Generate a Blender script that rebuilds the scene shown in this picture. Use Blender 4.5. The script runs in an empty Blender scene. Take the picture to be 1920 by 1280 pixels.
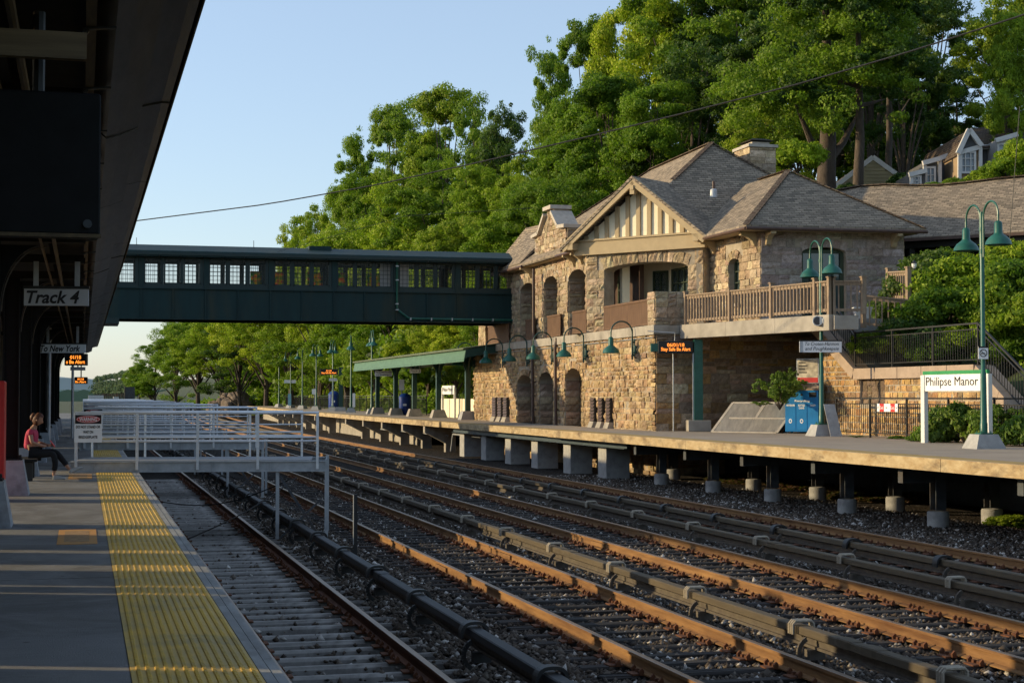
import bpy, bmesh, math, random
import numpy as np
from mathutils import Vector, Matrix
random.seed(7)
sc = bpy.context.scene
COL = sc.collection
R = math.radians
# ---------------------------------------------------------------- camera
F, PHI, TH = 3000.0, math.atan(101/3000.0), math.atan(0.2682)
CAM = Vector((0, 0, 1.6))
cd = bpy.data.cameras.new('camera'); cam = bpy.data.objects.new('camera', cd); COL.objects.link(cam)
cam.location = CAM; cam.rotation_euler = (math.pi/2+PHI, 0, -TH)
cd.lens = F/1920*36; cd.sensor_width = 36; cd.clip_end = 6000; cd.clip_start = 0.1
sc.camera = cam
_m = cam.rotation_euler.to_matrix()
def ray(px, py): return _m @ Vector(((px-960)/F, (640-py)/F, -1))
def PX(px, py, X): r = ray(px, py); return CAM + r*((X-CAM.x)/r.x)
def PY(px, py, Y): r = ray(px, py); return CAM + r*((Y-CAM.y)/r.y)
def PZ(px, py, z): r = ray(px, py); return CAM + r*((z-CAM.z)/r.z)
def PD(px, py, D):
    r = ray(px, py); return CAM + r*(D/(r.x*math.sin(TH)+r.y*math.cos(TH)))
def YX(px, X): return PX(px, 741, X).y          # y on the track-parallel plane X seen at column px
def XY(px, Y): return PY(px, 741, Y).x
def ULN(px, P0, d):                               # distance along a horizontal line from P0 (dir d) seen at column px
    r = ray(px, 741)
    # P0 + u d = CAM + t r  (2D)
    det = d[0]*(-r.y) + r.x*d[1]
    bx, by = CAM.x-P0[0], CAM.y-P0[1]
    return (bx*(-r.y) + r.x*by)/det
# ---------------------------------------------------------------- world, sun
SUN_EL, SUN_AZ = R(15), R(20)      # sun stands over -X, turned 20 deg to +Y
sdir = Vector((-math.cos(SUN_AZ)*math.cos(SUN_EL), math.sin(SUN_AZ)*math.cos(SUN_EL), math.sin(SUN_EL)))
SKYGAIN = (1.62, 1.62, 1.75)
w = bpy.data.worlds.new('World'); sc.world = w; w.use_nodes = True
nt = w.node_tree; bg = nt.nodes['Background']
sky = nt.nodes.new('ShaderNodeTexSky'); sky.sky_type = 'NISHITA'; sky.sun_disc = False
sky.sun_elevation = SUN_EL; sky.sun_rotation = math.atan2(sdir.x, sdir.y)
sky.air_density = 1.0; sky.dust_density = .7; sky.ozone_density = 2.0; sky.altitude = 0
gn = nt.nodes.new('ShaderNodeVectorMath'); gn.operation = 'MULTIPLY'; gn.inputs[1].default_value = SKYGAIN
hz_ = nt.nodes.new('ShaderNodeMix'); hz_.data_type = 'RGBA'; hz_.inputs[0].default_value = .42; hz_.inputs[7].default_value = (3.65, 4.3, 4.95, 1)
nt.links.new(sky.outputs[0], gn.inputs[0]); nt.links.new(gn.outputs[0], hz_.inputs[6]); nt.links.new(hz_.outputs[2], bg.inputs[0]); bg.inputs[1].default_value = 0.15
sl = bpy.data.lights.new('sun', 'SUN'); sl.energy = 5.0; sl.angle = R(0.6); sl.color = (1.0, 0.79, 0.46)
so = bpy.data.objects.new('sun', sl); COL.objects.link(so); so.rotation_euler = sdir.to_track_quat('Z', 'Y').to_euler()
sc.view_settings.view_transform = 'Standard'; sc.view_settings.look = 'None'; sc.view_settings.exposure = 0; sc.view_settings.gamma = 1
sc.render.engine = 'CYCLES'
cy = sc.cycles
cy.use_adaptive_sampling = True; cy.adaptive_threshold = 0.02; cy.use_denoising = True
try: cy.denoiser = 'OPENIMAGEDENOISE'
except Exception: pass
cy.max_bounces = 6; cy.diffuse_bounces = 3; cy.glossy_bounces = 3; cy.transmission_bounces = 4; cy.transparent_max_bounces = 12
cy.time_limit = 900
cy.caustics_reflective = False; cy.caustics_refractive = False
# ---------------------------------------------------------------- materials
def srgb(r, g, b):
    f = lambda c: (c/255/12.92) if c/255 <= .04045 else ((c/255+.055)/1.055)**2.4
    return (f(r), f(g), f(b))
class N:
    def __init__(s, name):
        s.m = bpy.data.materials.new(name); s.m.use_nodes = True; s.t = s.m.node_tree
        s.b = s.t.nodes['Principled BSDF']; s.out = s.t.nodes['Material Output']
    def n(s, typ, **kw):
        x = s.t.nodes.new(typ)
        for k, v in kw.items():
            if k.startswith('i_'):
                key = k[2:]; key = int(key) if key.isdigit() else key.replace('_', ' ')
                x.inputs[key].default_value = v
            else: setattr(x, k, v)
        return x
    def l(s, a, b): s.t.links.new(a, b)
    def coord(s, kind='Object', scale=(1, 1, 1), rot=(0, 0, 0)):
        tc = s.n('ShaderNodeTexCoord'); mp = s.n('ShaderNodeMapping')
        mp.inputs['Scale'].default_value = scale; mp.inputs['Rotation'].default_value = rot
        s.l(tc.outputs[kind], mp.inputs[0]); return mp.outputs[0]
    def noise(s, vec, scale, detail=4, rough=.55, dist=0):
        x = s.n('ShaderNodeTexNoise'); x.inputs['Scale'].default_value = scale; x.inputs['Detail'].default_value = detail
        x.inputs['Roughness'].default_value = rough; x.inputs['Distortion'].default_value = dist
        s.l(vec, x.inputs['Vector']); return x.outputs['Fac']
    def ramp(s, fac, stops):
        x = s.n('ShaderNodeValToRGB'); e = x.color_ramp.elements
        while len(e) < len(stops): e.new(.5)
        for el, (p, c) in zip(e, stops): el.position = p; el.color = (*c, 1) if len(c) == 3 else c
        s.l(fac, x.inputs[0]); return x.outputs[0]
    def mix(s, fac, a, b, mode='MIX'):
        x = s.n('ShaderNodeMix', data_type='RGBA', blend_type=mode)
        for v, i in ((fac, 0), (a, 6), (b, 7)):
            if hasattr(v, 'links') or hasattr(v, 'is_linked'): s.l(v, x.inputs[i])
            else: x.inputs[i].default_value = v if i == 0 else (*v, 1)
        return x.outputs[2]
    def math(s, op, a, b=0.0):
        x = s.n('ShaderNodeMath', operation=op)
        for i, v in enumerate((a, b)):
            if hasattr(v, 'is_linked'): s.l(v, x.inputs[i])
            else: x.inputs[i].default_value = v
        return x.outputs[0]
    def bump(s, h, strength=.3, dist=.02):
        x = s.n('ShaderNodeBump'); x.inputs['Strength'].default_value = strength; x.inputs['Distance'].default_value = dist
        s.l(h, x.inputs['Height']); s.l(x.outputs[0], s.b.inputs['Normal']); return x
def plain(name, c1, c2=None, rough=.6, metal=0, scale=3, bump=0, bscale=40, stretch=(1, 1, 1), spec=.4, dirt=None):
    k = N(name); v = k.coord('Object', stretch)
    c2 = c2 or tuple(x*.7 for x in c1)
    f = k.noise(v, scale, 6, .6)
    c = k.ramp(f, [(.3, c2), (.7, c1)])
    if dirt:
        f2 = k.noise(v, scale*.35, 5, .7)
        f2 = k.ramp(f2, [(.5, (0, 0, 0)), (.72, (1, 1, 1))])
        c = k.mix(f2, c, dirt)
    k.l(c, k.b.inputs['Base Color']); k.b.inputs['Roughness'].default_value = rough; k.b.inputs['Metallic'].default_value = metal
    k.b.inputs['Specular IOR Level'].default_value = spec
    if bump: k.bump(k.noise(v, bscale, 4), bump, .01)
    return k.m
def stone_mat(name, tint=(1, 1, 1), bump=1.0):
    k = N(name); at = k.n('ShaderNodeVertexColor', layer_name='Col'); v = k.coord('Object')
    f = k.noise(v, 6, 8, .65); g = k.noise(v, 28, 5, .7)
    c = k.mix(k.ramp(f, [(.42, (0, 0, 0)), (.75, (.75, .75, .75))]), at.outputs[0], (.12*tint[0], .085*tint[1], .06*tint[2]), 'MIX')
    c = k.mix(.7, c, k.ramp(g, [(.35, (.45, .42, .4)), (.6, (1, .98, .95))]), 'MULTIPLY')
    hs = k.n('ShaderNodeHueSaturation'); k.l(c, hs.inputs['Color']); hs.inputs['Value'].default_value = 1.8; hs.inputs['Saturation'].default_value = 1.0; c = hs.outputs[0]
    big = k.ramp(k.noise(v, .5, 4, .6), [(.35, (.62, .60, .58)), (.6, (1, 1, 1))])
    c = k.mix(.8, c, big, 'MULTIPLY')
    k.l(c, k.b.inputs['Base Color']); k.b.inputs['Roughness'].default_value = .9; k.b.inputs['Specular IOR Level'].default_value = .15
    k.bump(k.math('ADD', f, k.math('MULTIPLY', g, .45)), bump, .06)
    return k.m
def shingle_mat(name, c1, c2, c3):
    k = N(name); v = k.coord('UV')
    br = k.n('ShaderNodeTexBrick', offset=.5, squash=1.0); k.l(v, br.inputs['Vector'])
    br.inputs['Scale'].default_value = 1; br.inputs['Brick Width'].default_value = .30; br.inputs['Row Height'].default_value = .15
    br.inputs['Mortar Size'].default_value = .012; br.inputs['Mortar Smooth'].default_value = .3; br.inputs['Bias'].default_value = -.1
    br.inputs['Color1'].default_value = (*c1, 1); br.inputs['Color2'].default_value = (*c2, 1); br.inputs['Mortar'].default_value = (*[x*.25 for x in c3], 1)
    f = k.noise(v, 2.2, 6, .7)
    c = k.mix(k.ramp(f, [(.4, (0, 0, 0)), (.7, (.8, .8, .8))]), br.outputs[0], c3)
    h = k.math('FRACT', k.math('DIVIDE', k.n('ShaderNodeSeparateXYZ').outputs[1], .15))
    sep = [n for n in k.t.nodes if n.type == 'SEPXYZ'][0]; k.l(v, sep.inputs[0])
    c = k.mix(k.ramp(h, [(.0, (0, 0, 0)), (.78, (.0, .0, .0)), (.97, (.8, .8, .8))]), c, tuple(x*.3 for x in c3))
    k.l(c, k.b.inputs['Base Color']); k.b.inputs['Roughness'].default_value = .95; k.b.inputs['Specular IOR Level'].default_value = .1
    k.bump(k.math('ADD', k.math('MULTIPLY', h, -1), k.math('MULTIPLY', br.outputs['Fac'], -.8)), .8, .03)
    return k.m
def leaf_mat(name, c1, c2, c3, transl=.35):
    k = N(name); v = k.coord('Object'); oi = k.n('ShaderNodeObjectInfo'); ge = k.n('ShaderNodeNewGeometry')
    f = k.noise(v, .45, 3, .6)
    c = k.ramp(f, [(.32, c2), (.68, c1)])
    c = k.mix(k.math('MULTIPLY', ge.outputs['Random Per Island'], .55), c, c3)
    hs = k.n('ShaderNodeHueSaturation'); k.l(c, hs.inputs['Color'])
    k.l(k.math('ADD', k.math('MULTIPLY', oi.outputs['Random'], .7), .70), hs.inputs['Value'])
    k.l(k.math('ADD', k.math('MULTIPLY', oi.outputs['Random'], -.05), .522), hs.inputs['Hue'])
    c = hs.outputs[0]
    k.l(c, k.b.inputs['Base Color']); k.b.inputs['Roughness'].default_value = .6; k.b.inputs['Specular IOR Level'].default_value = .25
    tr = k.n('ShaderNodeBsdfTranslucent'); k.l(k.mix(.6, c, (.22, .42, .02), 'MIX'), tr.inputs[0])
    mx = k.n('ShaderNodeMixShader'); mx.inputs[0].default_value = transl
    k.l(k.b.outputs[0], mx.inputs[1]); k.l(tr.outputs[0], mx.inputs[2]); k.l(mx.outputs[0], k.out.inputs[0])
    return k.m
def emit_mat(name, c, s):
    k = N(name); k.b.inputs['Base Color'].default_value = (0, 0, 0, 1)
    k.b.inputs['Emission Color'].default_value = (*c, 1); k.b.inputs['Emission Strength'].default_value = s
    v = k.coord('Object'); f = k.noise(v, 30); k.l(k.ramp(f, [(.2, tuple(x*.8 for x in c)), (.6, c)]), k.b.inputs['Emission Color'])
    return k.m
def glass_mat(name, tint=(.05, .07, .07), clear=.0):
    k = N(name); k.b.inputs['Base Color'].default_value = (*tint, 1); k.b.inputs['Roughness'].default_value = .05
    k.b.inputs['Specular IOR Level'].default_value = .8
    v = k.coord('Object'); k.bump(k.noise(v, 1.5, 2), .05, .02)
    if clear:
        tr = k.n('ShaderNodeBsdfTransparent'); mx = k.n('ShaderNodeMixShader'); mx.inputs[0].default_value = clear
        k.l(k.b.outputs[0], mx.inputs[1]); k.l(tr.outputs[0], mx.inputs[2]); k.l(mx.outputs[0], k.out.inputs[0])
    return k.m
M = {}
M['stone'] = stone_mat('stone')
M['mortar'] = plain('mortar', (.42, .36, .28), (.26, .22, .17), .95, bump=.5, bscale=30)
M['shingle'] = shingle_mat('shingle', (.38, .305, .225), (.14, .118, .095), (.25, .205, .155))
M['flash'] = plain('copper_flashing', (.07, .11, .11), (.05, .075, .075), .5)
M['concrete'] = plain('concrete', (.40, .36, .30), (.28, .25, .21), .9, scale=2, bump=.3, dirt=(.18, .16, .13))
M['concrete_grey'] = plain('concrete_grey', (.42, .41, .39), (.29, .285, .28), .9, scale=4, bump=.25, dirt=(.2, .19, .18))
M['slab_edge'] = plain('slab_edge', (.52, .41, .24), (.34, .23, .11), .9, scale=4, bump=.8, bscale=14, stretch=(1, .6, 1.5), dirt=(.12, .085, .055))
M['coping'] = plain('coping', (.42, .32, .24), (.32, .24, .18), .9, scale=3, bump=.3)
M['coping_light'] = plain('coping_light', (.50, .45, .38), (.36, .32, .27), .9, scale=5, bump=.3)
M['asphalt'] = plain('platform_paving', (.17, .15, .125), (.12, .107, .09), .9, scale=2, bump=.3, bscale=60)
M['green'] = plain('green_paint', (.010, .105, .070), (.007, .075, .052), .38, scale=5, spec=.5, dirt=(.02, .12, .09))
M['green_dark'] = plain('dark_green_paint', (.006, .055, .042), (.004, .038, .032), .45, scale=4, spec=.5)
M['green_light'] = plain('lit_green_paint', (.07, .17, .10), (.045, .12, .07), .6, scale=3, stretch=(3, .5, 1))  # sunlight on the shelter fascia painted in as a paler green
M['bridge_green'] = plain('bridge_green_paint', (.004, .030, .031), (.003, .020, .021), .6, scale=1.2, spec=.3, stretch=(2.5, 1, .5), dirt=(.022, .034, .024))
M['bridge_frame'] = plain('bridge_frame_paint', (.006, .026, .024), (.004, .018, .018), .5, scale=1, spec=.4)
M['black'] = plain('black_iron', (.018, .018, .018), (.010, .010, .010), .5, scale=8)
M['black_matt'] = plain('black_matt', (.010, .010, .011), (.006, .006, .006), .7, scale=8, spec=.25)
M['dark_steel'] = plain('dark_steel', (.075, .085, .095), (.045, .05, .055), .6, scale=5, dirt=(.06, .04, .03))
M['galv'] = plain('galvanised_steel', (.46, .48, .50), (.31, .33, .35), .45, metal=.35, scale=6, bump=.1)
M['alu'] = plain('brushed_aluminium', (.78, .79, .80), (.60, .62, .63), .35, metal=.35, scale=9, stretch=(.3, 3, 3))
M['deck_plate'] = plain('deck_plate', (.28, .29, .30), (.2, .2, .21), .7, scale=8, bump=.3)
M['rust'] = plain('rusty_rail', (.32, .175, .07), (.17, .088, .04), .8, scale=3, bump=.35, bscale=30, stretch=(4, .35, 4), spec=.2, dirt=(.12, .055, .025))
M['rust_red'] = plain('rusty_red_rail', (.20, .085, .045), (.10, .042, .026), .8, scale=3, bump=.3, bscale=30, stretch=(4, .35, 4), spec=.2)
M['railhead'] = plain('worn_railhead', (.30, .20, .13), (.16, .10, .06), .38, metal=.6, scale=3, stretch=(6, .2, 1))
M['plate_rust'] = plain('rusty_plate', (.16, .060, .024), (.08, .032, .016), .9, scale=12)
M['tie_wood'] = plain('creosoted_timber', (.034, .028, .024), (.016, .014, .012), .9, scale=6, bump=.6, bscale=25, stretch=(.4, 4, 4))
M['tie_conc'] = plain('pale_tie', (.33, .31, .285), (.19, .18, .165), .9, scale=4, bump=.3, dirt=(.07, .06, .055))
M['cover'] = plain('cover_board', (.115, .088, .052), (.075, .057, .036), .85, scale=4, bump=.3, stretch=(4, .4, 4), dirt=(.07, .055, .035))
M['cover_black'] = plain('black_cover_board', (.030, .032, .034), (.016, .017, .018), .6, scale=4, stretch=(4, .4, 4))
M['bracket'] = plain('bracket_grey', (.12, .10, .075), (.07, .055, .045), .8, scale=8)
M['rope'] = plain('pale_insulator', (.42, .36, .28), (.28, .24, .18), .9, scale=30)
M['wood_rail'] = plain('weathered_wood', (.34, .25, .17), (.20, .145, .10), .9, scale=5, bump=.4, bscale=30, stretch=(3, 3, .5))
M['wood_red'] = plain('brown_boards', (.17, .095, .052), (.085, .045, .026), .8, scale=4, bump=.3, stretch=(4, 4, .4))
M['trim'] = plain('tan_trim', (.43, .33, .19), (.37, .28, .16), .7, scale=3)
M['cream'] = plain('cream_stucco', (.88, .80, .60), (.82, .74, .54), .9, scale=5, bump=.2)
M['brown_pipe'] = plain('brown_pipe', (.10, .055, .038), (.06, .035, .026), .5, scale=6)
M['win_green'] = plain('green_window_frame', (.045, .065, .035), (.03, .045, .025), .6)
M['white'] = plain('white_paint', (.74, .73, .70), (.62, .61, .58), .6, scale=4)
M['white_trim'] = plain('white_trim', (.60, .58, .55), (.48, .46, .44), .7)
M['sign_white'] = plain('sign_face', (.86, .86, .86), (.80, .80, .80), .5, scale=3)
M['ink'] = plain('black_ink', (.012, .012, .014), None, .6)
M['red'] = plain('red_paint', (.60, .03, .025), (.45, .02, .02), .5)
M['sign_green'] = plain('sign_green', (.03, .28, .09), (.02, .22, .07), .5)
M['blue'] = plain('blue_bin', (.012, .22, .55), (.008, .17, .45), .45, scale=3, dirt=(.01, .15, .38))
M['blue_dark'] = plain('blue_plastic', (.006, .045, .26), (.004, .03, .18), .4)
M['led_off'] = plain('display_face', (.012, .010, .010), None, .35)
M['led'] = emit_mat('amber_led', (1.0, .27, .03), 2.0)
M['glass_dark'] = glass_mat('dark_window_glass')
M['glass_clear'] = glass_mat('clear_glass', (.06, .07, .07), .88)
M['gutter'] = plain('canopy_gutter', (.12, .11, .10), (.05, .045, .04), .38, metal=.55, scale=1.5, bump=.5, bscale=3, stretch=(6, .8, 6))
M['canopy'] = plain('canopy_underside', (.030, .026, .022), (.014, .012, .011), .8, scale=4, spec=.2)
M['canopy_brown'] = plain('canopy_board', (.16, .11, .055), (.08, .055, .03), .7, scale=4, stretch=(6, .5, 6))  # brown raised to paint in streaky highlights along the gutter
M['lumber'] = plain('bare_lumber', (.26, .19, .11), (.14, .10, .06), .8, scale=3, stretch=(.5, 4, 8))
M['bark'] = plain('bark', (.11, .085, .065), (.05, .038, .03), .95, scale=6, bump=.8, bscale=12, stretch=(2, 2, .5))
M['rock'] = plain('rock', (.20, .15, .11), (.09, .07, .055), .95, scale=1.5, bump=.9, bscale=3)
M['grass'] = plain('hill_soil', (.05, .075, .018), (.025, .030, .012), .95, scale=.8, bump=.6, bscale=3)
M['siding_dark'] = plain('grey_siding', (.10, .10, .105), (.075, .075, .08), .8, scale=2)
M['siding_yellow'] = plain('yellow_siding', (.30, .25, .14), (.24, .20, .115), .8, scale=2)
M['roof_brown'] = shingle_mat('roof_brown', (.15, .12, .09), (.075, .05, .04), (.09, .065, .05))
M['leaf_a'] = leaf_mat('leaves_bright', (.27, .385, .015), (.08, .15, .012), (.34, .41, .018))
M['leaf_b'] = leaf_mat('leaves_mid', (.18, .28, .015), (.045, .095, .012), (.23, .31, .016))
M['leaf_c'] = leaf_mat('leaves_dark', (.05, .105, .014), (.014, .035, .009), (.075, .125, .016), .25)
M['leaf_far'] = leaf_mat('leaves_hazy', (.20, .26, .15), (.13, .18, .12), (.20, .25, .15), .2)  # distance haze painted in as a paler leaf colour
M['leaf_vine'] = leaf_mat('vine_leaves', (.12, .20, .03), (.05, .095, .018), (.15, .22, .04), .3)
M['leaf_red'] = leaf_mat('red_groundcover', (.09, .035, .02), (.04, .03, .015), (.12, .05, .02), .2)
M['skin'] = plain('skin', (.42, .22, .14), (.36, .18, .11), .5, scale=5)
M['hair'] = plain('red_brown_hair', (.14, .045, .018), (.07, .025, .012), .6, scale=30)
M['pink'] = plain('pink_top', (.55, .045, .10), (.42, .03, .075), .8, scale=10)
M['trouser'] = plain('black_trousers', (.010, .010, .012), None, .9)
M['shoe'] = plain('pale_shoe', (.42, .42, .42), (.3, .3, .3), .7)
# ---------------------------------------------------------------- mesh builder
class MB:
    def __init__(s, T=None): s.v, s.f, s.mi, s.c, s.T = [], [], [], [], T
    def pt(s, p):
        p = Vector(p); p = s.T @ p if s.T else p
        s.v.append((p.x, p.y, p.z)); return len(s.v)-1
    def face(s, pts, mi=0, col=None):
        s.f.append([s.pt(p) for p in pts]); s.mi.append(mi); s.c.append(col)
    def faces(s, pts, fs, mi=0, col=None):
        b = len(s.v)
        for p in pts: s.pt(p)
        for q in fs: s.f.append([b+i for i in q]); s.mi.append(mi); s.c.append(col)
    def box(s, x0, x1, y0, y1, z0, z1, mi=0, bev=0):
        x0, x1 = min(x0, x1), max(x0, x1); y0, y1 = min(y0, y1), max(y0, y1); z0, z1 = min(z0, z1), max(z0, z1)
        if bev:
            b = bev; pts = []; 
            for z, o in ((z0, b), (z0+b, 0), (z1-b, 0), (z1, b)):
                xa, xb, ya, yb = x0+o, x1-o, y0+o, y1-o
                c = b*.6 if o == 0 else 0
                pts += [(xa+c, ya, z), (xb-c, ya, z), (xb, ya+c, z), (xb, yb-c, z), (xb-c, yb, z), (xa+c, yb, z), (xa, yb-c, z), (xa, ya+c, z)]
            fs = [tuple(reversed(range(8))), tuple(range(24, 32))]
            for k in range(3):
                for i in range(8): fs.append((k*8+i, k*8+(i+1) % 8, k*8+8+(i+1) % 8, k*8+8+i))
            s.faces(pts, fs, mi); return
        s.faces([(x0, y0, z0), (x1, y0, z0), (x1, y1, z0), (x0, y1, z0), (x0, y0, z1), (x1, y0, z1), (x1, y1, z1), (x0, y1, z1)],
                [(3, 2, 1, 0), (4, 5, 6, 7), (0, 1, 5, 4), (1, 2, 6, 5), (2, 3, 7, 6), (3, 0, 4, 7)], mi)
    def frustum(s, cx, cy, z0, z1, a0, b0, a1, b1, mi=0):
        s.faces([(cx-a0, cy-b0, z0), (cx+a0, cy-b0, z0), (cx+a0, cy+b0, z0), (cx-a0, cy+b0, z0), (cx-a1, cy-b1, z1), (cx+a1, cy-b1, z1), (cx+a1, cy+b1, z1), (cx-a1, cy+b1, z1)],
                [(3, 2, 1, 0), (4, 5, 6, 7), (0, 1, 5, 4), (1, 2, 6, 5), (2, 3, 7, 6), (3, 0, 4, 7)], mi)
    def beam(s, p, q, wd, ht, mi=0, up=(0, 0, 1)):
        p, q = Vector(p), Vector(q); d = (q-p).normalized(); up = Vector(up)
        a = d.cross(up)
        a = a.normalized() if a.length > 1e-4 else Vector((1, 0, 0)); b = a.cross(d).normalized()
        a *= wd/2; b *= ht/2
        P = [p-a-b, p+a-b, p+a+b, p-a+b, q-a-b, q+a-b, q+a+b, q-a+b]
        s.faces(P, [(0, 1, 2, 3), (7, 6, 5, 4), (0, 4, 5, 1), (1, 5, 6, 2), (2, 6, 7, 3), (3, 7, 4, 0)], mi)
    def tube(s, path, r, n=10, mi=0, caps=True):
        path = [Vector(p) for p in path]; k = len(path)
        rs = r if isinstance(r, (list, tuple)) else [r]*k
        pts = []; ref = None
        for i in range(k):
            d = (path[min(i+1, k-1)]-path[max(i-1, 0)]).normalized()
            if ref is None:
                ref = d.cross(Vector((0, 0, 1)))
                if ref.length < 1e-3: ref = Vector((1, 0, 0))
            ref = (ref - d*ref.dot(d)).normalized(); b = d.cross(ref)
            for j in range(n):
                a = 2*math.pi*j/n; pts.append(path[i]+ref*math.cos(a)*rs[i]+b*math.sin(a)*rs[i])
        fs = [(i*n+j, i*n+(j+1) % n, (i+1)*n+(j+1) % n, (i+1)*n+j) for i in range(k-1) for j in range(n)]
        if caps: fs += [tuple(reversed(range(n))), tuple(range((k-1)*n, k*n))]
        s.faces(pts, fs, mi)
    def lathe(s, prof, loc=(0, 0, 0), n=20, mi=0, cap=True):
        lx, ly, lz = loc; pts = []
        for (r, z) in prof:
            for j in range(n): a = 2*math.pi*j/n; pts.append((lx+r*math.cos(a), ly+r*math.sin(a), lz+z))
        k = len(prof); fs = [(i*n+j, i*n+(j+1) % n, (i+1)*n+(j+1) % n, (i+1)*n+j) for i in range(k-1) for j in range(n)]
        if cap: fs += [tuple(reversed(range(n))), tuple(range((k-1)*n, k*n))]
        s.faces(pts, fs, mi)
    def prism(s, poly, O, u, v, w, t, mi=0):          # polygon in (u,v) plane at O, extruded along w by t
        O, u, v, w = Vector(O), Vector(u), Vector(v), Vector(w)
        a = [O+u*x+v*y for x, y in poly]; b = [p+w*t for p in a]; n = len(a)
        s.faces(a+b, [tuple(range(n)), tuple(reversed(range(n, 2*n)))]+[(i, i+n, (i+1) % n+n, (i+1) % n) for i in range(n)], mi)
    def build(s, name, mat, parent=None, smooth=False, fix=True, inv=None):
        if not s.f: return None
        me = bpy.data.meshes.new(name); me.from_pydata(s.v, [], s.f)
        mats = mat if isinstance(mat, (list, tuple)) else [mat]
        for m in mats: me.materials.append(M[m] if isinstance(m, str) else m)
        if len(mats) > 1: me.polygons.foreach_set('material_index', s.mi)
        if any(c is not None for c in s.c):
            ca = me.color_attributes.new('Col', 'FLOAT_COLOR', 'CORNER'); arr = []
            for q, c in zip(s.f, s.c): arr += list((*(c or (.3, .25, .2)), 1.0))*len(q)
            ca.data.foreach_set('color', arr)
        if fix and len(s.f) < 60000:
            bm = bmesh.new(); bm.from_mesh(me); bmesh.ops.remove_doubles(bm, verts=bm.verts, dist=1e-5)
            bmesh.ops.recalc_face_normals(bm, faces=bm.faces); bm.to_mesh(me); bm.free()
        uvs(me)
        if smooth:
            me.shade_smooth(); me.set_sharp_from_angle(angle=R(38))
        o = bpy.data.objects.new(name, me); COL.objects.link(o)
        if parent:
            o.parent = parent
            if parent.matrix_world != Matrix.Identity(4) and inv is None: pass
        return o
def uvs(me):
    n = len(me.loops)
    if not n: return
    uv = me.uv_layers.new(name='UVMap')
    co = np.empty(len(me.vertices)*3); me.vertices.foreach_get('co', co); co = co.reshape(-1, 3)
    vi = np.empty(n, int); me.loops.foreach_get('vertex_index', vi)
    nm = np.empty(len(me.polygons)*3); me.polygons.foreach_get('normal', nm); nm = nm.reshape(-1, 3)
    lt = np.empty(len(me.polygons), int); me.polygons.foreach_get('loop_total', lt)
    nn = np.repeat(nm, lt, axis=0)
    t = np.stack([-nn[:, 1], nn[:, 0], np.zeros(n)], 1); L = np.linalg.norm(t, axis=1)
    flat = L < .15
    t[flat] = (1, 0, 0); L[flat] = 1; t /= L[:, None]
    b = np.cross(nn, t)
    p = co[vi]; u = (p*t).sum(1); v = (p*b).sum(1)
    uv.data.foreach_set('uv', np.stack([u, v], 1).ravel())
def tag(o, label=None, cat=None, group=None, kind=None):
    if label: o['label'] = label
    if cat: o['category'] = cat
    if group: o['group'] = group
    if kind: o['kind'] = kind
    return o
def thing(name, label, cat, loc=(0, 0, 0), rz=0, group=None):
    o = bpy.data.objects.new(name, None); COL.objects.link(o); o.empty_display_size = .3
    o.location = loc; o.rotation_euler = (0, 0, rz); tag(o, label, cat, group); return o
def struct(name, mb, mat, **kw):
    return tag(mb.build(name, mat, **kw), kind='structure')
def dup(root, loc, rz=None, label=None, group=None, scale=None):
    r = root.copy(); COL.objects.link(r); r.location = loc
    if rz is not None: r.rotation_euler = (0, 0, rz)
    if scale is not None: r.scale = scale if hasattr(scale, '__len__') else (scale,)*3
    if label: r['label'] = label
    if group: r['group'] = group
    for ch in root.children:
        c = ch.copy(); COL.objects.link(c); c.parent = r
        for g in ch.children:
            d = g.copy(); COL.objects.link(d); d.parent = c
    return r
_tc = {}
def text_mesh(txt, size, shear=0, off=0, width=None, spacing=1.0):
    cu = bpy.data.curves.new('t', 'FONT'); cu.body = txt; cu.size = size; cu.shear = shear; cu.offset = off
    cu.align_x = 'CENTER'; cu.align_y = 'CENTER'; cu.extrude = 0.002; cu.resolution_u = 3; cu.space_character = spacing
    o = bpy.data.objects.new('t', cu); COL.objects.link(o)
    bpy.context.view_layer.update()
    me = bpy.data.meshes.new_from_object(o.evaluated_get(bpy.context.evaluated_depsgraph_get()))
    bpy.data.objects.remove(o)
    co = np.empty(len(me.vertices)*3); me.vertices.foreach_get('co', co); co = co.reshape(-1, 3)
    if len(co):
        co[:, 0] -= (co[:, 0].max()+co[:, 0].min())/2; co[:, 1] -= (co[:, 1].max()+co[:, 1].min())/2
        if width: co[:, 0] *= width/(co[:, 0].max()-co[:, 0].min())
        me.vertices.foreach_set('co', co.ravel()); me.update()
    return me
def put_text(name, txt, size, loc, u, mat, parent=None, **kw):
    """text centred at loc, reading along horizontal unit vector u, facing u x z; loc given in parent space"""
    me = text_mesh(txt, size, **kw); me.materials.append(M[mat])
    o = bpy.data.objects.new(name, me); COL.objects.link(o)
    u = Vector(u).normalized(); z = Vector((0, 0, 1)); n = u.cross(z)
    o.matrix_local = Matrix.Translation(loc) @ Matrix((u, z, n)).transposed().to_4x4()
    if parent: o.parent = parent
    return o
CU = Vector((math.cos(TH), -math.sin(TH), 0))      # image-right on the ground
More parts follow.
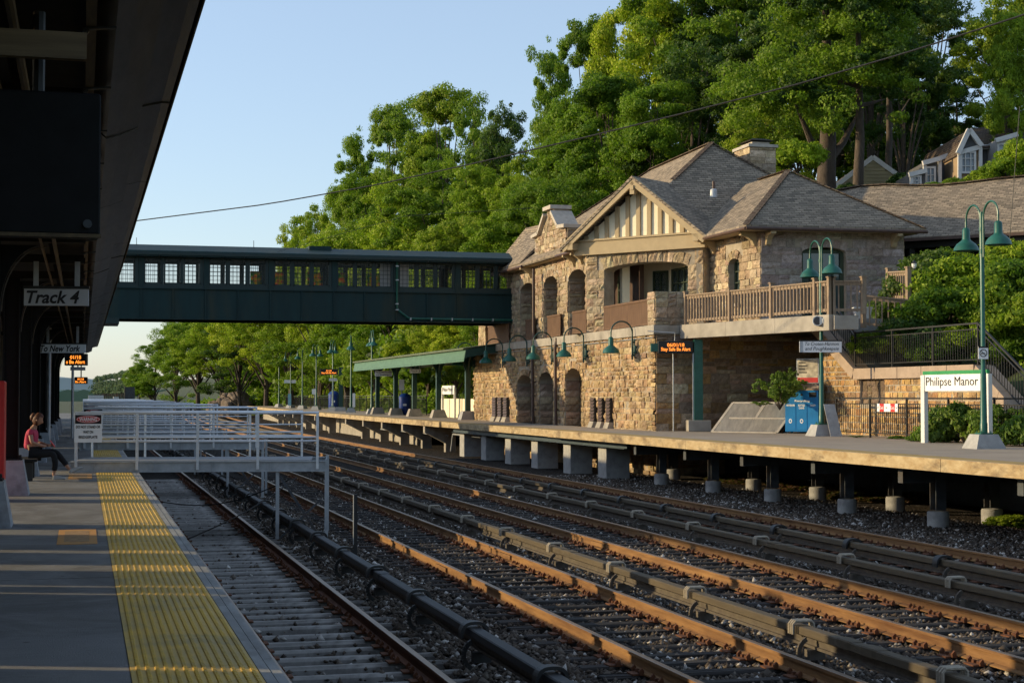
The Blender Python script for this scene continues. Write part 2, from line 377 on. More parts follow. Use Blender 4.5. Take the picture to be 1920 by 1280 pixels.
# ================================================================ GROUND, PLATFORMS, TRACKS
Z4, Z3 = 0.0, 0.25           # platform tops; rail top -1.22
RT = -1.22; GZ = -1.42
def bend(Y): return 0 if Y < 80 else 2.2*((Y-80)/115.0)**2
hx = [24.8, 26.5, 30, 40, 60, 100, 170]; hzv = [-1.45, 1.6, 4.0, 7.0, 13.0, 23.0, 29.0]
def hill(X, Y):
    X = X-bend(Y)*.9
    s = 4.6*max(0, min(1, (Y-46)/4))*max(0, min(1, (62-Y)/3))
    z = float(np.interp(X-s*max(0, 1-max(0, X-30)/8), hx, hzv))
    if X > 26: z += .5*math.sin(X*.31+Y*.17)+.35*math.sin(Y*.41)
    return z
g = MB()
xs = [-400, -60, -12, -4, 0, 6, 12, 18, 22, 24.5, 25.5, 26.5, 28, 30, 33, 36, 40, 45, 50, 60, 70, 85, 100, 130, 170, 400, 900]
ys = [-60, -20, 0]+list(range(8, 130, 4))+[140, 155, 170, 190, 210, 240, 280, 340, 420, 600, 1000, 2500]
P = [(x, y, (hill(x, y) if x > 24.6 else -1.75) if x > 24 and y < 430 else (-1.75 if x <= 24.6 else max(-1.75, 20*min(1, (x-26)/90)))) for y in ys for x in xs]
nx = len(xs); g.faces(P, [(j*nx+i, j*nx+i+1, (j+1)*nx+i+1, (j+1)*nx+i) for j in range(len(ys)-1) for i in range(nx-1)])
struct('ground', g, 'grass', smooth=True)
# ballast bed ------------------------------------------------------
k = N('ballast'); v = k.coord('Object')
vo = k.n('ShaderNodeTexVoronoi', feature='F1'); vo.inputs['Scale'].default_value = 15; k.l(v, vo.inputs['Vector'])
c = k.ramp(vo.outputs['Color'], [(.15, (.014, .012, .011)), (.55, (.05, .043, .036)), (.8, (.10, .09, .08)), (1, (.20, .19, .18))])
c = k.mix(k.ramp(vo.outputs['Distance'], [(.35, (0, 0, 0)), (.7, (1, 1, 1))]), c, (.012, .010, .009))
c = k.mix(k.ramp(k.noise(v, .9, 5, .7), [(.45, (0, 0, 0)), (.7, (.8, .8, .8))]), c, (.045, .032, .022))
k.l(c, k.b.inputs['Base Color']); k.b.inputs['Roughness'].default_value = .95; k.b.inputs['Specular IOR Level'].default_value = .1
inv = k.math('MULTIPLY', vo.outputs['Distance'], -1); k.bump(inv, 1.0, .05); M['ballast'] = k.m
g = MB(); ys = list(np.arange(6, 70, .25))+list(np.arange(70, 120, 2))+list(range(120, 420, 10))
xs = list(np.arange(1.3, 16.4, .25))+[16.6, 17.5, 18.5, 19.5, 20.5, 21.5, 23, 24.6]
rr = np.random.RandomState(3)
P = []
for y in ys:
    for x in xs:
        z = GZ-(.15 if x < 4 else .04)+.02*math.sin(x*2.1+y*.6)*math.sin(y*1.3)+rr.uniform(-.015, .015)
        z += .02*(min(abs(x-q_) for q_ in (4.25, 7.98, 12.6)) < .45); P.append((x+bend(y), y, z if x < 16.6 else GZ-.02))
nx = len(xs); g.faces(P, [(j*nx+i, j*nx+i+1, (j+1)*nx+i+1, (j+1)*nx+i) for j in range(len(ys)-1) for i in range(nx-1)])
struct('ballast_bed', g, 'ballast')
# loose stones: one stuff object
def stones(n, xr, yfn, smin, smax, seed, mats, name, label, zoff=0.0):
    q = np.random.RandomState(seed)
    X = q.uniform(*xr, n); Y = yfn(q, n)
    base = np.array([(1, 0, 0), (-1, 0, 0), (0, 1, 0), (0, -1, 0), (0, 0, 1), (0, 0, -1)], float)
    s = q.uniform(smin, smax, n)*(1+.5*(q.rand(n) > .93))
    V = base[None]*(1+q.uniform(-.35, .35, (n, 6, 1)))+q.uniform(-.25, .25, (n, 6, 3))
    V *= s[:, None, None]*q.uniform(.7, 1.3, (n, 1, 3))*np.array([1, 1, .75])
    a = q.uniform(0, 6.28, n); ca, sa = np.cos(a), np.sin(a)
    x = V[..., 0]*ca[:, None]-V[..., 1]*sa[:, None]; y = V[..., 0]*sa[:, None]+V[..., 1]*ca[:, None]
    V = np.stack([x+X[:, None], y+Y[:, None], V[..., 2]+(GZ+zoff-np.where((X < 3.95) & (q.rand(n) > .10), .15, np.where(X < 16.4, .03, 0))+.02*(np.minimum(np.minimum(abs(X-4.25), abs(X-7.98)), abs(X-12.6)) < .45))[:, None]+q.uniform(-.005, .02, (n, 1))], -1)
    tri = np.array([(0, 2, 4), (2, 1, 4), (1, 3, 4), (3, 0, 4), (2, 0, 5), (1, 2, 5), (3, 1, 5), (0, 3, 5)])
    Fc = (tri[None]+6*np.arange(n)[:, None, None]).reshape(-1, 3)
    me = bpy.data.meshes.new(name); me.vertices.add(n*6); me.vertices.foreach_set('co', V.ravel())
    me.loops.add(len(Fc)*3); me.loops.foreach_set('vertex_index', Fc.ravel().astype(np.int32))
    me.polygons.add(len(Fc)); me.polygons.foreach_set('loop_start', np.arange(0, len(Fc)*3, 3, dtype=np.int32))
    me.polygons.foreach_set('loop_total', np.full(len(Fc), 3, dtype=np.int32)); me.update(calc_edges=True)
    for m in mats: me.materials.append(M[m])
    o = bpy.data.objects.new(name, me); COL.objects.link(o); tag(o, label, 'gravel', kind='stuff'); return o
k = N('ballast_stone'); ge = k.n('ShaderNodeNewGeometry')
c = k.ramp(ge.outputs['Random Per Island'], [(0, (.018, .014, .011)), (.55, (.078, .058, .040)), (.85, (.15, .125, .10)), (1, (.62, .58, .53))])
v = k.coord('Object'); c = k.mix(k.ramp(k.noise(v, .9, 5, .7), [(.42, (0, 0, 0)), (.7, (.75, .75, .75))]), c, (.06, .036, .02))
k.l(c, k.b.inputs['Base Color']); k.b.inputs['Roughness'].default_value = .9; M['stone_loose'] = k.m
stones(175000, (1.3, 20.5), lambda q, n: 12+46*q.rand(n)**1.35, .022, .048, 5, ['stone_loose'], 'ballast_stones', 'grey and rust stained crushed stone ballast between the rails')
# ---------------------------------------------------------------- ties
RX = [s*2.735 for s in (.735, 1.285, 2.165, 2.72, 3.56, 4.17, 5.05, 5.80)]
for i in range(0, 8, 2):
    c_ = (RX[i]+RX[i+1])/2; RX[i], RX[i+1] = c_-.78, c_+.78
tracks = [((RX[i]+RX[i+1])/2, i) for i in range(0, 8, 2)]
tie_label = ['pale concrete tie under the rails of the track beside the yellow platform edge', 'dark timber tie under the rails of the second track from the yellow platform edge',
             'dark timber tie under the rails of the third track from the yellow platform edge', 'dark timber tie under the rails of the track beside the station building']
far = MB(); protos = []
for ti, (tx, _) in enumerate(tracks):
    mt = 'tie_conc' if ti == 0 else 'tie_wood'
    ms = []
    for vv in range(3):
        tw_ = .115 if ti else .082; b = MB(); b.box(-1.3, 1.3, -tw_, tw_, -.18, 0, 0, .02 if ti else .03)
        for q in range(len(b.v)):
            x, y, z = b.v[q]; b.v[q] = (x+random.uniform(-.02, .02), y+random.uniform(-.012, .012), z+random.uniform(-.006, .006))
        me = b.build('railway_tie', mt); ms.append(me.data); bpy.data.objects.remove(me)
    pb = MB(); pb.box(-.19, .19, -.10, .10, 0, .018)
    for sx in (-1, 1):
        pb.box(sx*.085-.02, sx*.085+.02, -.075, -.03, .015, .05); pb.box(sx*.085-.02, sx*.085+.02, .03, .075, .015, .05)
        pb.prism([(0, 0), (.05, .01), (.055, .05), (.02, .085), (0, .06)], (sx*.07, -.135, 0), (sx, 0, 0), (0, 0, 1), (0, 1, 0), .03)
        pb.prism([(0, 0), (.05, .01), (.055, .05), (.02, .085), (0, .06)], (sx*.07, .115, 0), (sx, 0, 0), (0, 0, 1), (0, 1, 0), .03)
    po = pb.build('tie_plate', 'plate_rust'); pm = po.data; bpy.data.objects.remove(po)
    y = 13.6 if ti == 0 else (14 if ti == 1 else (16 if ti == 2 else 20)); cnt = 0
    while y < 380:
        if cnt < 75:
            o = bpy.data.objects.new('railway_tie', ms[cnt % 3]); COL.objects.link(o)
            o.location = (tx+random.uniform(-.05, .05), y+random.uniform(-.03, .03), RT-.185+random.uniform(-.012, .010)); o.rotation_euler = (random.uniform(-.03, .03), 0, random.uniform(-.02, .02))
            tag(o, tie_label[ti], 'railway tie', 'ties of track %s' % ('one', 'two', 'three', 'four')[ti])
            for sx in (-.78, .78):
                p = bpy.data.objects.new('tie_plate', pm); COL.objects.link(p); p.parent = o; p.location = (sx, 0, 0)
            cnt += 1; y += .61
        else:
            far.box(tx-1.3+bend(y), tx+1.3+bend(y), y-.12, y+.12, RT-.35, RT-.185); y += .61 if y < 150 else 1.6
o = far.build('distant_ties', 'tie_wood'); tag(o, 'dark ties of all four tracks receding far down the line', 'railway ties', kind='stuff')
# ---------------------------------------------------------------- rails
prof = [(-.07, -.17), (.07, -.17), (.07, -.155), (.012, -.135), (.010, -.045), (.037, -.036), (.037, -.004), (.030, 0), (-.030, 0), (-.037, -.004), (-.037, -.036), (-.010, -.045), (-.012, -.135), (-.07, -.155)]
def extrude_y(mb, prof, X, ys, z, mis=None):
    n = len(prof); pts = [(X+bend(y)+a, y, z+b) for y in ys for a, b in prof]
    for k_ in range(len(ys)-1):
        for i in range(n):
            mb.f.append([len(mb.v)+k_*n+i, len(mb.v)+k_*n+(i+1) % n, len(mb.v)+(k_+1)*n+(i+1) % n, len(mb.v)+(k_+1)*n+i]); mb.mi.append(mis[i] if mis else 0); mb.c.append(None)
    mb.f.append([len(mb.v)+i for i in range(n)]); mb.mi.append(0); mb.c.append(None)
    for p in pts: mb.pt(p)
RY = [4, 20, 40, 60, 80, 95, 110, 125, 140, 160, 180, 200, 230, 260, 300, 350, 400]
mis = [0]*14
for i in (6, 7, 8): mis[i] = 1
rl = ['red brown rail running right beside the yellow edged platform', 'red brown rail, second from the yellow edged platform, lying on pale ties',
      'dark worn rail, third from the yellow platform, in shadow on timber ties', 'rusty orange rail, fourth from the yellow platform, crossed by shadows',
      'rusty orange rail, fifth from the yellow platform, right behind the middle third rail', 'rusty orange rail, sixth from the yellow platform',
      'rusty rail half hidden behind the hooped cover board nearest the station building', 'rusty rail closest to the station building platform']
for i, X in enumerate(RX):
    b = MB(); extrude_y(b, prof, X, RY, RT, mis)
    for y in (23.1+i*1.7, 41+i*2.3):
        b.box(X-.045, X+.045, y-.4, y+.4, RT-.12, RT-.05)      # joint bar
    o = b.build('steel_rail', ['rust_red' if i < 2 else 'rust', 'railhead']); tag(o, rl[i], 'rail', 'rails of the four tracks')
# ---------------------------------------------------------------- third rails
cp = [(-.07, -.055), (-.074, -.05), (-.074, .022), (-.062, .034), (.062, .034), (.074, .022), (.074, -.05), (.07, -.055)]
def third(X, zc, mat, hoops, label, y0, y1, step, blk=False):
    t = thing('third_rail', label, 'third rail', (0, 0, 0))
    ys_ = [y for y in np.arange(y0, y1, step)]
    b = MB()
    Y = sorted(set([y0, y1]+[y for y in RY if y0 < y < y1])); extrude_y(b, cp, X, Y, zc)
    b.build('cover_board', mat, t)
    b = MB(); extrude_y(b, [(-.035, -.19), (.035, -.19), (.03, -.17), (.01, -.155), (.01, -.09), (.035, -.08), (-.035, -.08), (-.01, -.09), (-.01, -.155), (-.035, -.16)], X+.02, Y, zc)
    b.build('conductor_rail', 'bracket', t)
    pb = MB()
    # curved support arm on the near side
    arc = [Vector((-.04-.13*math.sin(a), 0, .075-.18*(1-math.cos(a)))) for a in np.linspace(0, 2.4, 9)]
    pb.tube(arc, .022, 6)
    ob = None
    for i, y in enumerate(ys_):
        if y > 110: break
        if ob is None:
            m_ = MB()
            arc = [Vector((-.02-.20*math.sin(a)*.9, 0, -.20-.02+.17*math.cos(a))) for a in np.linspace(.5, 2.6, 9)]
            for q in range(len(arc)-1): m_.beam(arc[q], arc[q+1], .05, .035, up=(0, 1, 0))
            m_.box(-.10, .10, -.06, .06, -.30, -.19)
            ob = m_.build('bracket', 'bracket' if not blk else 'black', t)
            m2 = MB()
            if hoops:
                hp_ = lambda r, e: [(r*math.copysign(abs(math.cos(a))**.7, math.cos(a)), -.08+r*1.1*abs(math.sin(a))**.7) for a in np.linspace(0, math.pi, 17)]
                o_, i_ = hp_(.165, 0), hp_(.135, 0); nn = len(o_)
                pts = [(x, y_, z) for y_ in (-.075, .075) for L_ in (o_, i_) for x, z in L_]; fs = []
                for q in range(nn-1):
                    fs += [(q, q+1, 2*nn+q+1, 2*nn+q), (nn+q, 3*nn+q, 3*nn+q+1, nn+q+1), (q, nn+q, nn+q+1, q+1), (2*nn+q, 2*nn+q+1, 3*nn+q+1, 3*nn+q)]
                fs += [(0, 2*nn, 3*nn, nn), (nn-1, 2*nn-1, 4*nn-1, 3*nn-1)]
                m2.faces(pts, fs)
            else:
                for dy in (-.05, 0, .05):
                    pth = [(-.13, dy, -.06), (-.13, dy, .05), (-.10, dy, .085), (.10, dy, .085), (.13, dy, .05), (.13, dy, -.06)]
                    m2.tube(pth, .017, 6)
            oh = m2.build('hoop' if hoops else 'insulator_tie', 'black' if hoops else 'rope', t)
            ob.location = (X+bend(y), y, zc); oh.location = (X+bend(y), y+.35, zc); continue
        c = ob.copy(); COL.objects.link(c); c.parent = t; c.location = (X+bend(y), y, zc)
        c = oh.copy(); COL.objects.link(c); c.parent = t; c.location = (X+bend(y), y+.35, zc)
    # swollen joints in the cover
    b = MB()
    for y in np.arange(y0+5.5, min(y1, 100), step*3+.8):
        for dy in (-.28, .28):
            prof_ = [(a*1.14, bb*1.15+.006) for a, bb in cp]
            n = len(prof_); pts = [(X+bend(y)+a*s_, y+dy+e, zc+bb*s_) for e, s_ in ((-.2, .86), (-.12, 1), (.12, 1), (.2, .86)) for a, bb in prof_]
            b.faces(pts, [(k_*n+i, k_*n+(i+1) % n, (k_+1)*n+(i+1) % n, (k_+1)*n+i) for k_ in range(3) for i in range(n)])
    b.build('cover_joint', mat, t, smooth=False)
    return t
third(4.25, -1.02, 'cover_black', True, 'black covered third rail with black hoops between the first and second track', 8, 230, 3.05, True)
third(7.98, -1.06, 'cover', False, 'brown covered third rail with pale straps between the second and third track', 10, 230, 3.3)
third(12.08, -1.08, 'cover', False, 'brown covered third rail with pale straps, left of the pair near the station building', 10, 230, 3.4)
third(13.16, -1.02, 'cover', True, 'covered third rail with black hoops, right of the pair near the station building', 10, 230, 3.1)
# ================================================================ PLATFORM 4 (near left)
EX = 1.13
b = MB(); b.box(-7.5, EX-.13, -6, 150, -1.8, Z4-.004)
o = b.build('platform_left', 'asphalt'); tag(o, kind='structure')
# broomed paving with joints
k = N('broomed_paving'); v = k.coord('Object')
f = k.noise(k.coord('Object', (.6, 60, 1)), 1.0, 3, .6); f2 = k.noise(v, 1.3, 5, .6); f3 = k.noise(v, 90, 3, .6)
c = k.mix(f2, (.165, .165, .165), (.27, .26, .245)); c = k.mix(.35, c, k.ramp(f, [(.35, (.35, .35, .35)), (.65, (1, 1, 1))]), 'MULTIPLY')
c = k.mix(.4, c, k.ramp(f3, [(.3, (.5, .5, .5)), (.6, (1, 1, 1))]), 'MULTIPLY')
st_ = k.ramp(k.noise(v, .55, 7, .72, 1.2), [(.42, (1, 1, 1)), (.60, (.55, .53, .5))]); c = k.mix(.85, c, st_, 'MULTIPLY')
sp = k.n('ShaderNodeTexVoronoi'); sp.inputs['Scale'].default_value = 2.6; k.l(v, sp.inputs['Vector']); c = k.mix(k.ramp(sp.outputs['Distance'], [(.045, (.8, .8, .8)), (.07, (0, 0, 0))]), c, (.05, .045, .04))
k.l(c, k.b.inputs['Base Color']); k.b.inputs['Roughness'].default_value = .85; k.bump(k.math('ADD', f, f3), .8, .01); M['broomed'] = k.m
XT0, XT1 = .282, 1.00       # tactile strip
g = MB(); ysj = [-6, 2.2, 8.4, 14.6, 20.8, 27, 33.2, 39.4, 45.6, 60, 80, 150]
for a, c_ in zip(ysj[:-1], ysj[1:]):
    g.box(-7.4, XT0-.006, a+.014, c_-.014, -.05, .0)
tag(g.build('paving', 'broomed'), kind='structure')
# tactile strip with real domes
k = N('tactile_yellow'); v = k.coord('Object'); f = k.noise(v, 2.2, 6, .65); f3 = k.noise(v, 50, 3)
c = k.mix(f, (.56, .34, .028), (.68, .44, .06)); c = k.mix(k.ramp(f3, [(.3, (.3, .3, .3)), (.6, (0, 0, 0))]), c, (.26, .17, .04))
c = k.mix(k.ramp(k.noise(v, 1.1, 6, .75, .8), [(.45, (0, 0, 0)), (.68, (.8, .8, .8))]), c, (.26, .20, .07))
k.l(c, k.b.inputs['Base Color']); k.b.inputs['Roughness'].default_value = .6; M['tactile'] = k.m
g = MB()
for a, c_ in zip(ysj[:-1], ysj[1:]):
    y = a+.006
    while y < c_-.1:
        e = min(y+1.24, c_-.006); g.box(XT0, XT1, y, e-.006, -.04, .004); y += 1.24
vs, fs = [], []
xx = np.arange(XT0+.045, XT1-.02, .0535)
for y in np.arange(5.5, 60, .0535):
    for x in xx:
        i = len(vs); q = .0165; w_ = .009; h = .0125
        vs += [(x-q, y-q*.4, 0.003), (x-q*.4, y-q, 0.003), (x+q*.4, y-q, 0.003), (x+q, y-q*.4, 0.003), (x+q, y+q*.4, 0.003), (x+q*.4, y+q, 0.003), (x-q*.4, y+q, 0.003), (x-q, y+q*.4, 0.003)]
        vs += [(x-w_, y-w_, h), (x+w_, y-w_, h), (x+w_, y+w_, h), (x-w_, y+w_, h)]
        fs += [(i+8, i+9, i+10, i+11), (i+1, i+2, i+9, i+8), (i+3, i+4, i+10, i+9), (i+5, i+6, i+11, i+10), (i+7, i, i+8, i+11), (i, i+1, i+8), (i+2, i+3, i+9), (i+4, i+5, i+10), (i+6, i+7, i+11)]
nb = len(g.v); g.v += vs; g.f += [[nb+i for i in q] for q in fs]; g.mi += [0]*len(fs); g.c += [None]*len(fs)
tag(g.build('tactile_strip', 'tactile', fix=False), 'yellow raised dot warning strip along the left platform edge', 'warning strip')
g = MB()
y = -5.9
while y < 150:
    L = 3.05; g.box(XT1+.006, XT1+.066, y, y+L-.01, -.25, .003); g.box(XT1+.072, EX, y+.5, y+.5+L-.01, -.25, .0); y += L
tag(g.build('edge_board', plain('edge_board', (.34, .34, .33), (.2, .2, .195), .8, scale=5, bump=.3, stretch=(1, .3, 1), dirt=(.13, .12, .11))), 'grey weathered board edging the left platform', 'edging')
# painted floor marks
for nm, (px0, y0, px1, y1), txt, lb in (('mark', (106, 1021, 180, 992), 'WAIT', 'orange painted floor square with worn lettering nearest the camera on the left platform'),
                                 ('mark', (128, 898, 172, 889), 'WAIT', 'orange painted floor square beside the end of the first bridge plate')):
    a = PZ(px0, y0, 0); c_ = PZ(px1, y1, 0)
    if nm and c_.x-a.x > .9: c_.x = a.x+.9
    t = thing('floor_marking', lb, 'floor marking', ((a.x+c_.x)/2, (a.y+c_.y)/2, 0.004))
    b = MB(); hw, hh = abs(c_.x-a.x)/2, abs(c_.y-a.y)/2; b.box(-hw, hw, -hh, hh, -.004, .001)
    b.build('painted_square', plain('orange_paint', (.55, .27, .07), (.42, .20, .05), .8, scale=12, dirt=(.3, .2, .12)), t)
    b = MB(); b.box(-.14, .13, -hh*.72, hh*.75, .0015, .003); b.build('worn_patch', plain('worn_paint', (.42, .25, .11), (.22, .13, .06), .9, scale=14), t)
# ---------------------------------------------------------------- canopy posts with footings
PXX = -1.12
def make_post(label, group):
    t = thing('canopy_post', label, 'post', (PXX, 0, 0), group=group)
    b = MB(); b.frustum(0, 0, 0, .52, .30, .36, .21, .26); b.box(-.21, .21, -.26, .26, .52, .56); b.build('footing', plain('white_footing', (.36, .38, .41), (.25, .27, .29), .8, scale=4, bump=.2, dirt=(.15, .15, .16)), t)
    b = MB()
    b.box(-.12, .12, -.012, .012, .56, 3.5); b.box(-.13, -.11, -.11, .11, .56, 3.5); b.box(.11, .13, -.11, .11, .56, 3.5); b.box(-.19, .19, -.2, .2, .56, .585)
    for sx in (-.15, .15):
        for sy in (-.15, .15): b.lathe([(.02, 0), (.02, .05)], (sx, sy, .585), 6)
    b.build('column', 'black_matt', t)
    b = MB()
    for s in (-1, 1):
        P_ = [Vector((s*(.13+.5*(1-math.cos(a))), 0, 2.65+.8*math.sin(a))) for a in np.linspace(0, math.pi/2, 12)]
        b.prism([(p.x*s, p.z) for p in P_]+[(.13, 3.45)], (0, -.05, 0), (s, 0, 0), (0, 0, 1), (0, 1, 0), .1)
    b.build('bracket', 'black_matt', t)
    b = MB()
    for s in (-1, 1):
        P_ = [Vector((s*(.15+.52*(1-math.cos(a))), -.06, 2.63+.8*math.sin(a))) for a in np.linspace(0, math.pi/2, 14)]
        for i in range(13): b.beam(P_[i], P_[i+1], .012, .05, up=(0, 1, 0))
    b.build('bracket_flange', 'bracket', t)
    return t
pst = [20.6, 27.1, 33.4, 40.2, 46.9, 53.6, 60.3, 67, 73.7]
plb = ['dark canopy post on a pale footing nearest the camera on the left platform', 'second dark canopy post from the camera on a pale tapered footing',
       'dark canopy post just behind the seated person', 'dark canopy post beyond the seated person, its footing beside the bridge plate']
p0 = make_post(plb[0], 'canopy posts on the left platform'); p0.location.y = pst[0]
for i, y in enumerate(pst[1:], 1): dup(p0, (PXX, y, 0), label=plb[i] if i < 4 else 'dark canopy post in the receding row beyond the bench on the left platform')
# ---------------------------------------------------------------- canopy
t = thing('platform_canopy', 'dark platform canopy with a metal gutter running overhead along the left platform', 'canopy', (0, 0, 0))
CY0, CY1 = -4, 78.5
b = MB(); b.box(-3.4, .05, 40, CY1, 3.95, 4.15); b.box(-7.2, .05, CY0, 39.99, 3.95, 4.15); b.build('roof_deck', 'canopy', t)  # near deck widened out of view so its shadow covers the last track
b = MB()
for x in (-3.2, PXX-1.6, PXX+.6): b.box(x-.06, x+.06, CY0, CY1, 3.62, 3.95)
b.build('purlin', 'canopy', t)
xb = MB()
for y in np.arange(1.2, CY1, 3.25):
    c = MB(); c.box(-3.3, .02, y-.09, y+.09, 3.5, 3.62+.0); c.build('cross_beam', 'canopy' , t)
b = MB()
a = PD(-40, 78, 7.6); c_ = PD(163, 78, 7.6)
b.box(-1.9, c_.x, a.y-.03, a.y+.03, a.z-.065, a.z+.065); b.build('timber_nailer', 'lumber', t)
gp = [(.05, 3.70), (.16, 3.60), (.26, 3.63), (.40, 3.69), (.42, 3.86), (.58, 3.90), (.64, 3.90), (.66, 4.22), (.62, 4.24), (.05, 4.24)]
b = MB()
for y0 in np.arange(CY0, CY1, 2.4):
    y1 = min(y0+2.392, CY1); e = random.uniform(-.006, .006)
    b.prism([(x, z+e) for x, z in gp], (0, y0, 0), (1, 0, 0), (0, 0, 1), (0, 1, 0), y1-y0)
b.build('gutter', 'gutter', t)
b = MB(); b.box(.0, .055, CY0, CY1, 3.58, 3.68); b.box(.66, .672, CY0, CY1, 3.9, 4.25); b.build('gutter_board', 'canopy_brown', t)
b = MB()
for y in np.arange(CY0+.6, CY1, 1.75): b.tube([(.0, y, 3.56), (.0, y+.08, 3.57)], .018, 6); b.beam((0, y, 3.57), (.16, y, 3.585), .03, .012)
b.build('gutter_clip', 'black', t)
# electrical conduit and fittings under the canopy
b = MB(); b.tube([(-.35, CY0, 3.46), (-.35, CY1, 3.46)], .025, 8); b.tube([(-.5, CY0, 3.44), (-.5, CY1, 3.44)], .018, 8)
b.build('conduit', 'canopy_brown', t)
# added panels at the left, near ones out of view: their gaps shape lit bands
t = thing('shade_screen', 'added dark panel wall that shades the left platform and darkens its back', 'shade_screen', (0, 0, 0))
b = MB()
for y0, y1 in ((-5, 10.9), (11.04, 14.56), (14.68, 15.08), (15.2, 16.35), (16.9, 18.05), (18.38, 20.2)): b.box(-3.3, -3.2, y0, y1, 0, 3.4)
b.build('panel', 'black_matt', t)
b = MB()
for y in (36.5, 52, 68, 84, 100): b.box(-2.6, -2.5, y, y+14.6, .05, 3.55)
b.build('far_panel', 'black_matt', t)  # dark sheets added to stand in for deep shade behind the posts
b = MB()
for y in (36.4, 52, 67.6, 84, 100): b.box(-2.7, -2.5, y-.2, y, 0, 3.6)
b.build('frame_post', 'black', t)
# hanging back of a display panel close to the camera
t = thing('hanging_display', 'large black back of a display box hanging under the canopy close to the camera', 'display', (0, 0, 0))
DP = 7.8; a = PD(-60, 440, DP); c_ = PD(190, 172, DP)
b = MB(); b.box(-1.6, c_.x, a.y-.12, a.y+.12, a.z, c_.z, 0, .012); b.build('housing', 'black_matt', t)
b = MB(); b.box(-1.6, c_.x+.004, a.y-.135, a.y-.118, a.z-.012, a.z+.006); b.build('edge_trim', 'canopy_brown', t)
b = MB(); b.tube([(c_.x-.06, a.y-.14, a.z+.055), (c_.x-.06, a.y-.11, a.z+.055)], .022, 10); b.build('lock', 'dark_steel', t)
b = MB(); b.tube([(c_.x-.3, a.y, c_.z), (c_.x-.3, a.y, 3.5)], .03, 8); b.tube([(c_.x-1.2, a.y, c_.z), (c_.x-1.2, a.y, 3.5)], .03, 8); b.build('hanger', 'black', t)
# ---------------------------------------------------------------- hanging signs
def hang_sign(px0, px1, py0, py1, D, txt, label, face='sign_white', shear=.25, rows=1, width=.82, ink='ink', size=None, topz=3.5):
    a = PD(px0, py1, D); c_ = PD(px1, py0, D)
    W = (c_.x-a.x)/math.cos(TH)*1.0; W = (px1-px0)/F*D; H = c_.z-a.z
    ctr = PD((px0+px1)/2, (py0+py1)/2, D)
    t = thing('hanging_sign', label, 'sign', (ctr.x, ctr.y, ctr.z), rz=-TH*.55)
    b = MB(); b.box(-W/2, W/2, -.02, .02, -H/2, H/2); b.build('board', face, t)
    b = MB(); b.box(-W/2-.01, W/2+.01, -.03, .03, H/2-.005, H/2+.035); b.build('top_rail', 'black', t)
    b = MB()
    for s in (-.32, .32): b.box(s*W-.035, s*W+.035, -.008, .008, H/2+.03, topz-ctr.z)
    b.build('strap', 'galv', t)
    put_text('lettering', txt, size or H*1.02, (-W*.05, -.0225, 0), (1, 0, 0), ink, t, shear=shear, off=.006*H/.25, width=W*width)
    return t
ts = hang_sign(47, 165, 541, 573, 22.7, 'Track 4', 'grey hanging sign reading Track 4 under the left canopy', face=plain('grey_sign', (.45, .46, .48), (.38, .39, .41), .6))
hang_sign(75, 160, 645, 661.5, 44, 'To New York', 'white hanging sign reading To New York under the left canopy', width=.86)
def led_box(parent, W, H, D, l1, l2, s=1.0, face=-1):
    b = MB(); b.box(-W/2, W/2, -D/2, D/2, -H/2, H/2, 0, .015); b.build('housing', 'black', parent)
    b = MB(); b.box(-W/2+.05, W/2-.05, -D/2-.006, -D/2+.004, -H/2+.05, H/2-.05); b.build('screen', 'led_off', parent)
    if l1: put_text('message', l1, H*.40, (0, -D/2-.009, H*.19), (1, 0, 0), 'led', parent, off=.004)
    if l2: put_text('message', l2, H*.40, (0, -D/2-.009, -H*.2), (1, 0, 0), 'led', parent, off=.004, width=W*.84)
c_ = PD(143, 674, 48.5)
t = thing('hanging_display', 'small hanging display with amber text below the To New York sign', 'display', (c_.x, c_.y, c_.z), -TH*.6)
led_box(t, .66, .36, .25, '01/18', 's Be Alert'); b = MB(); b.tube([(0, 0, .16), (0, 0, 3.6-c_.z)], .03, 8); b.build('hanger', 'black', t)
c_ = PD(152, 713, 80)
t = thing('hanging_display', 'farther small amber display at the far end of the canopy', 'display', (c_.x, c_.y, c_.z), -TH*.6)
led_box(t, .62, .34, .25, '01/18', 'Be Alert'); b = MB(); b.tube([(0, 0, .16), (0, 0, 3.6-c_.z)], .03, 8); b.build('hanger', 'black', t)
c_ = PD(146, 691, 50)
t = thing('small_sign', 'small grey number plate hanging under the amber display on the left platform', 'sign', (c_.x, c_.y, c_.z), -TH*.5)
b = MB(); b.box(-.23, .23, -.01, .01, -.055, .055); b.build('board', 'galv', t); b = MB(); b.box(-.02, .02, -.006, .006, .05, .12); b.build('strap', 'black', t)
# red box at the left edge
c_ = PD(1, 785, 24.5)
t = thing('red_cabinet', 'tall red cabinet behind the canopy posts at the far left', 'cabinet', (c_.x-.28, c_.y, 0), 0)
b = MB(); b.box(-.35, .35, -.3, .3, .0, 1.82, 0, .02); b.build('body', 'red', t)
# wood joist underside light post (slim galvanised drain pipe)
for px, D, lb in ((92, 47, 'thin pale downpipe beside the posts beyond the seated person'), (136, 60, 'thin pale downpipe at the far end of the left canopy posts')):
    c_ = PD(px, 741, D); b = MB(); b.tube([(c_.x, c_.y, 0), (c_.x, c_.y, 3.6)], .05, 8)
    tag(b.build('downpipe', 'galv', smooth=True), lb, 'downpipe')
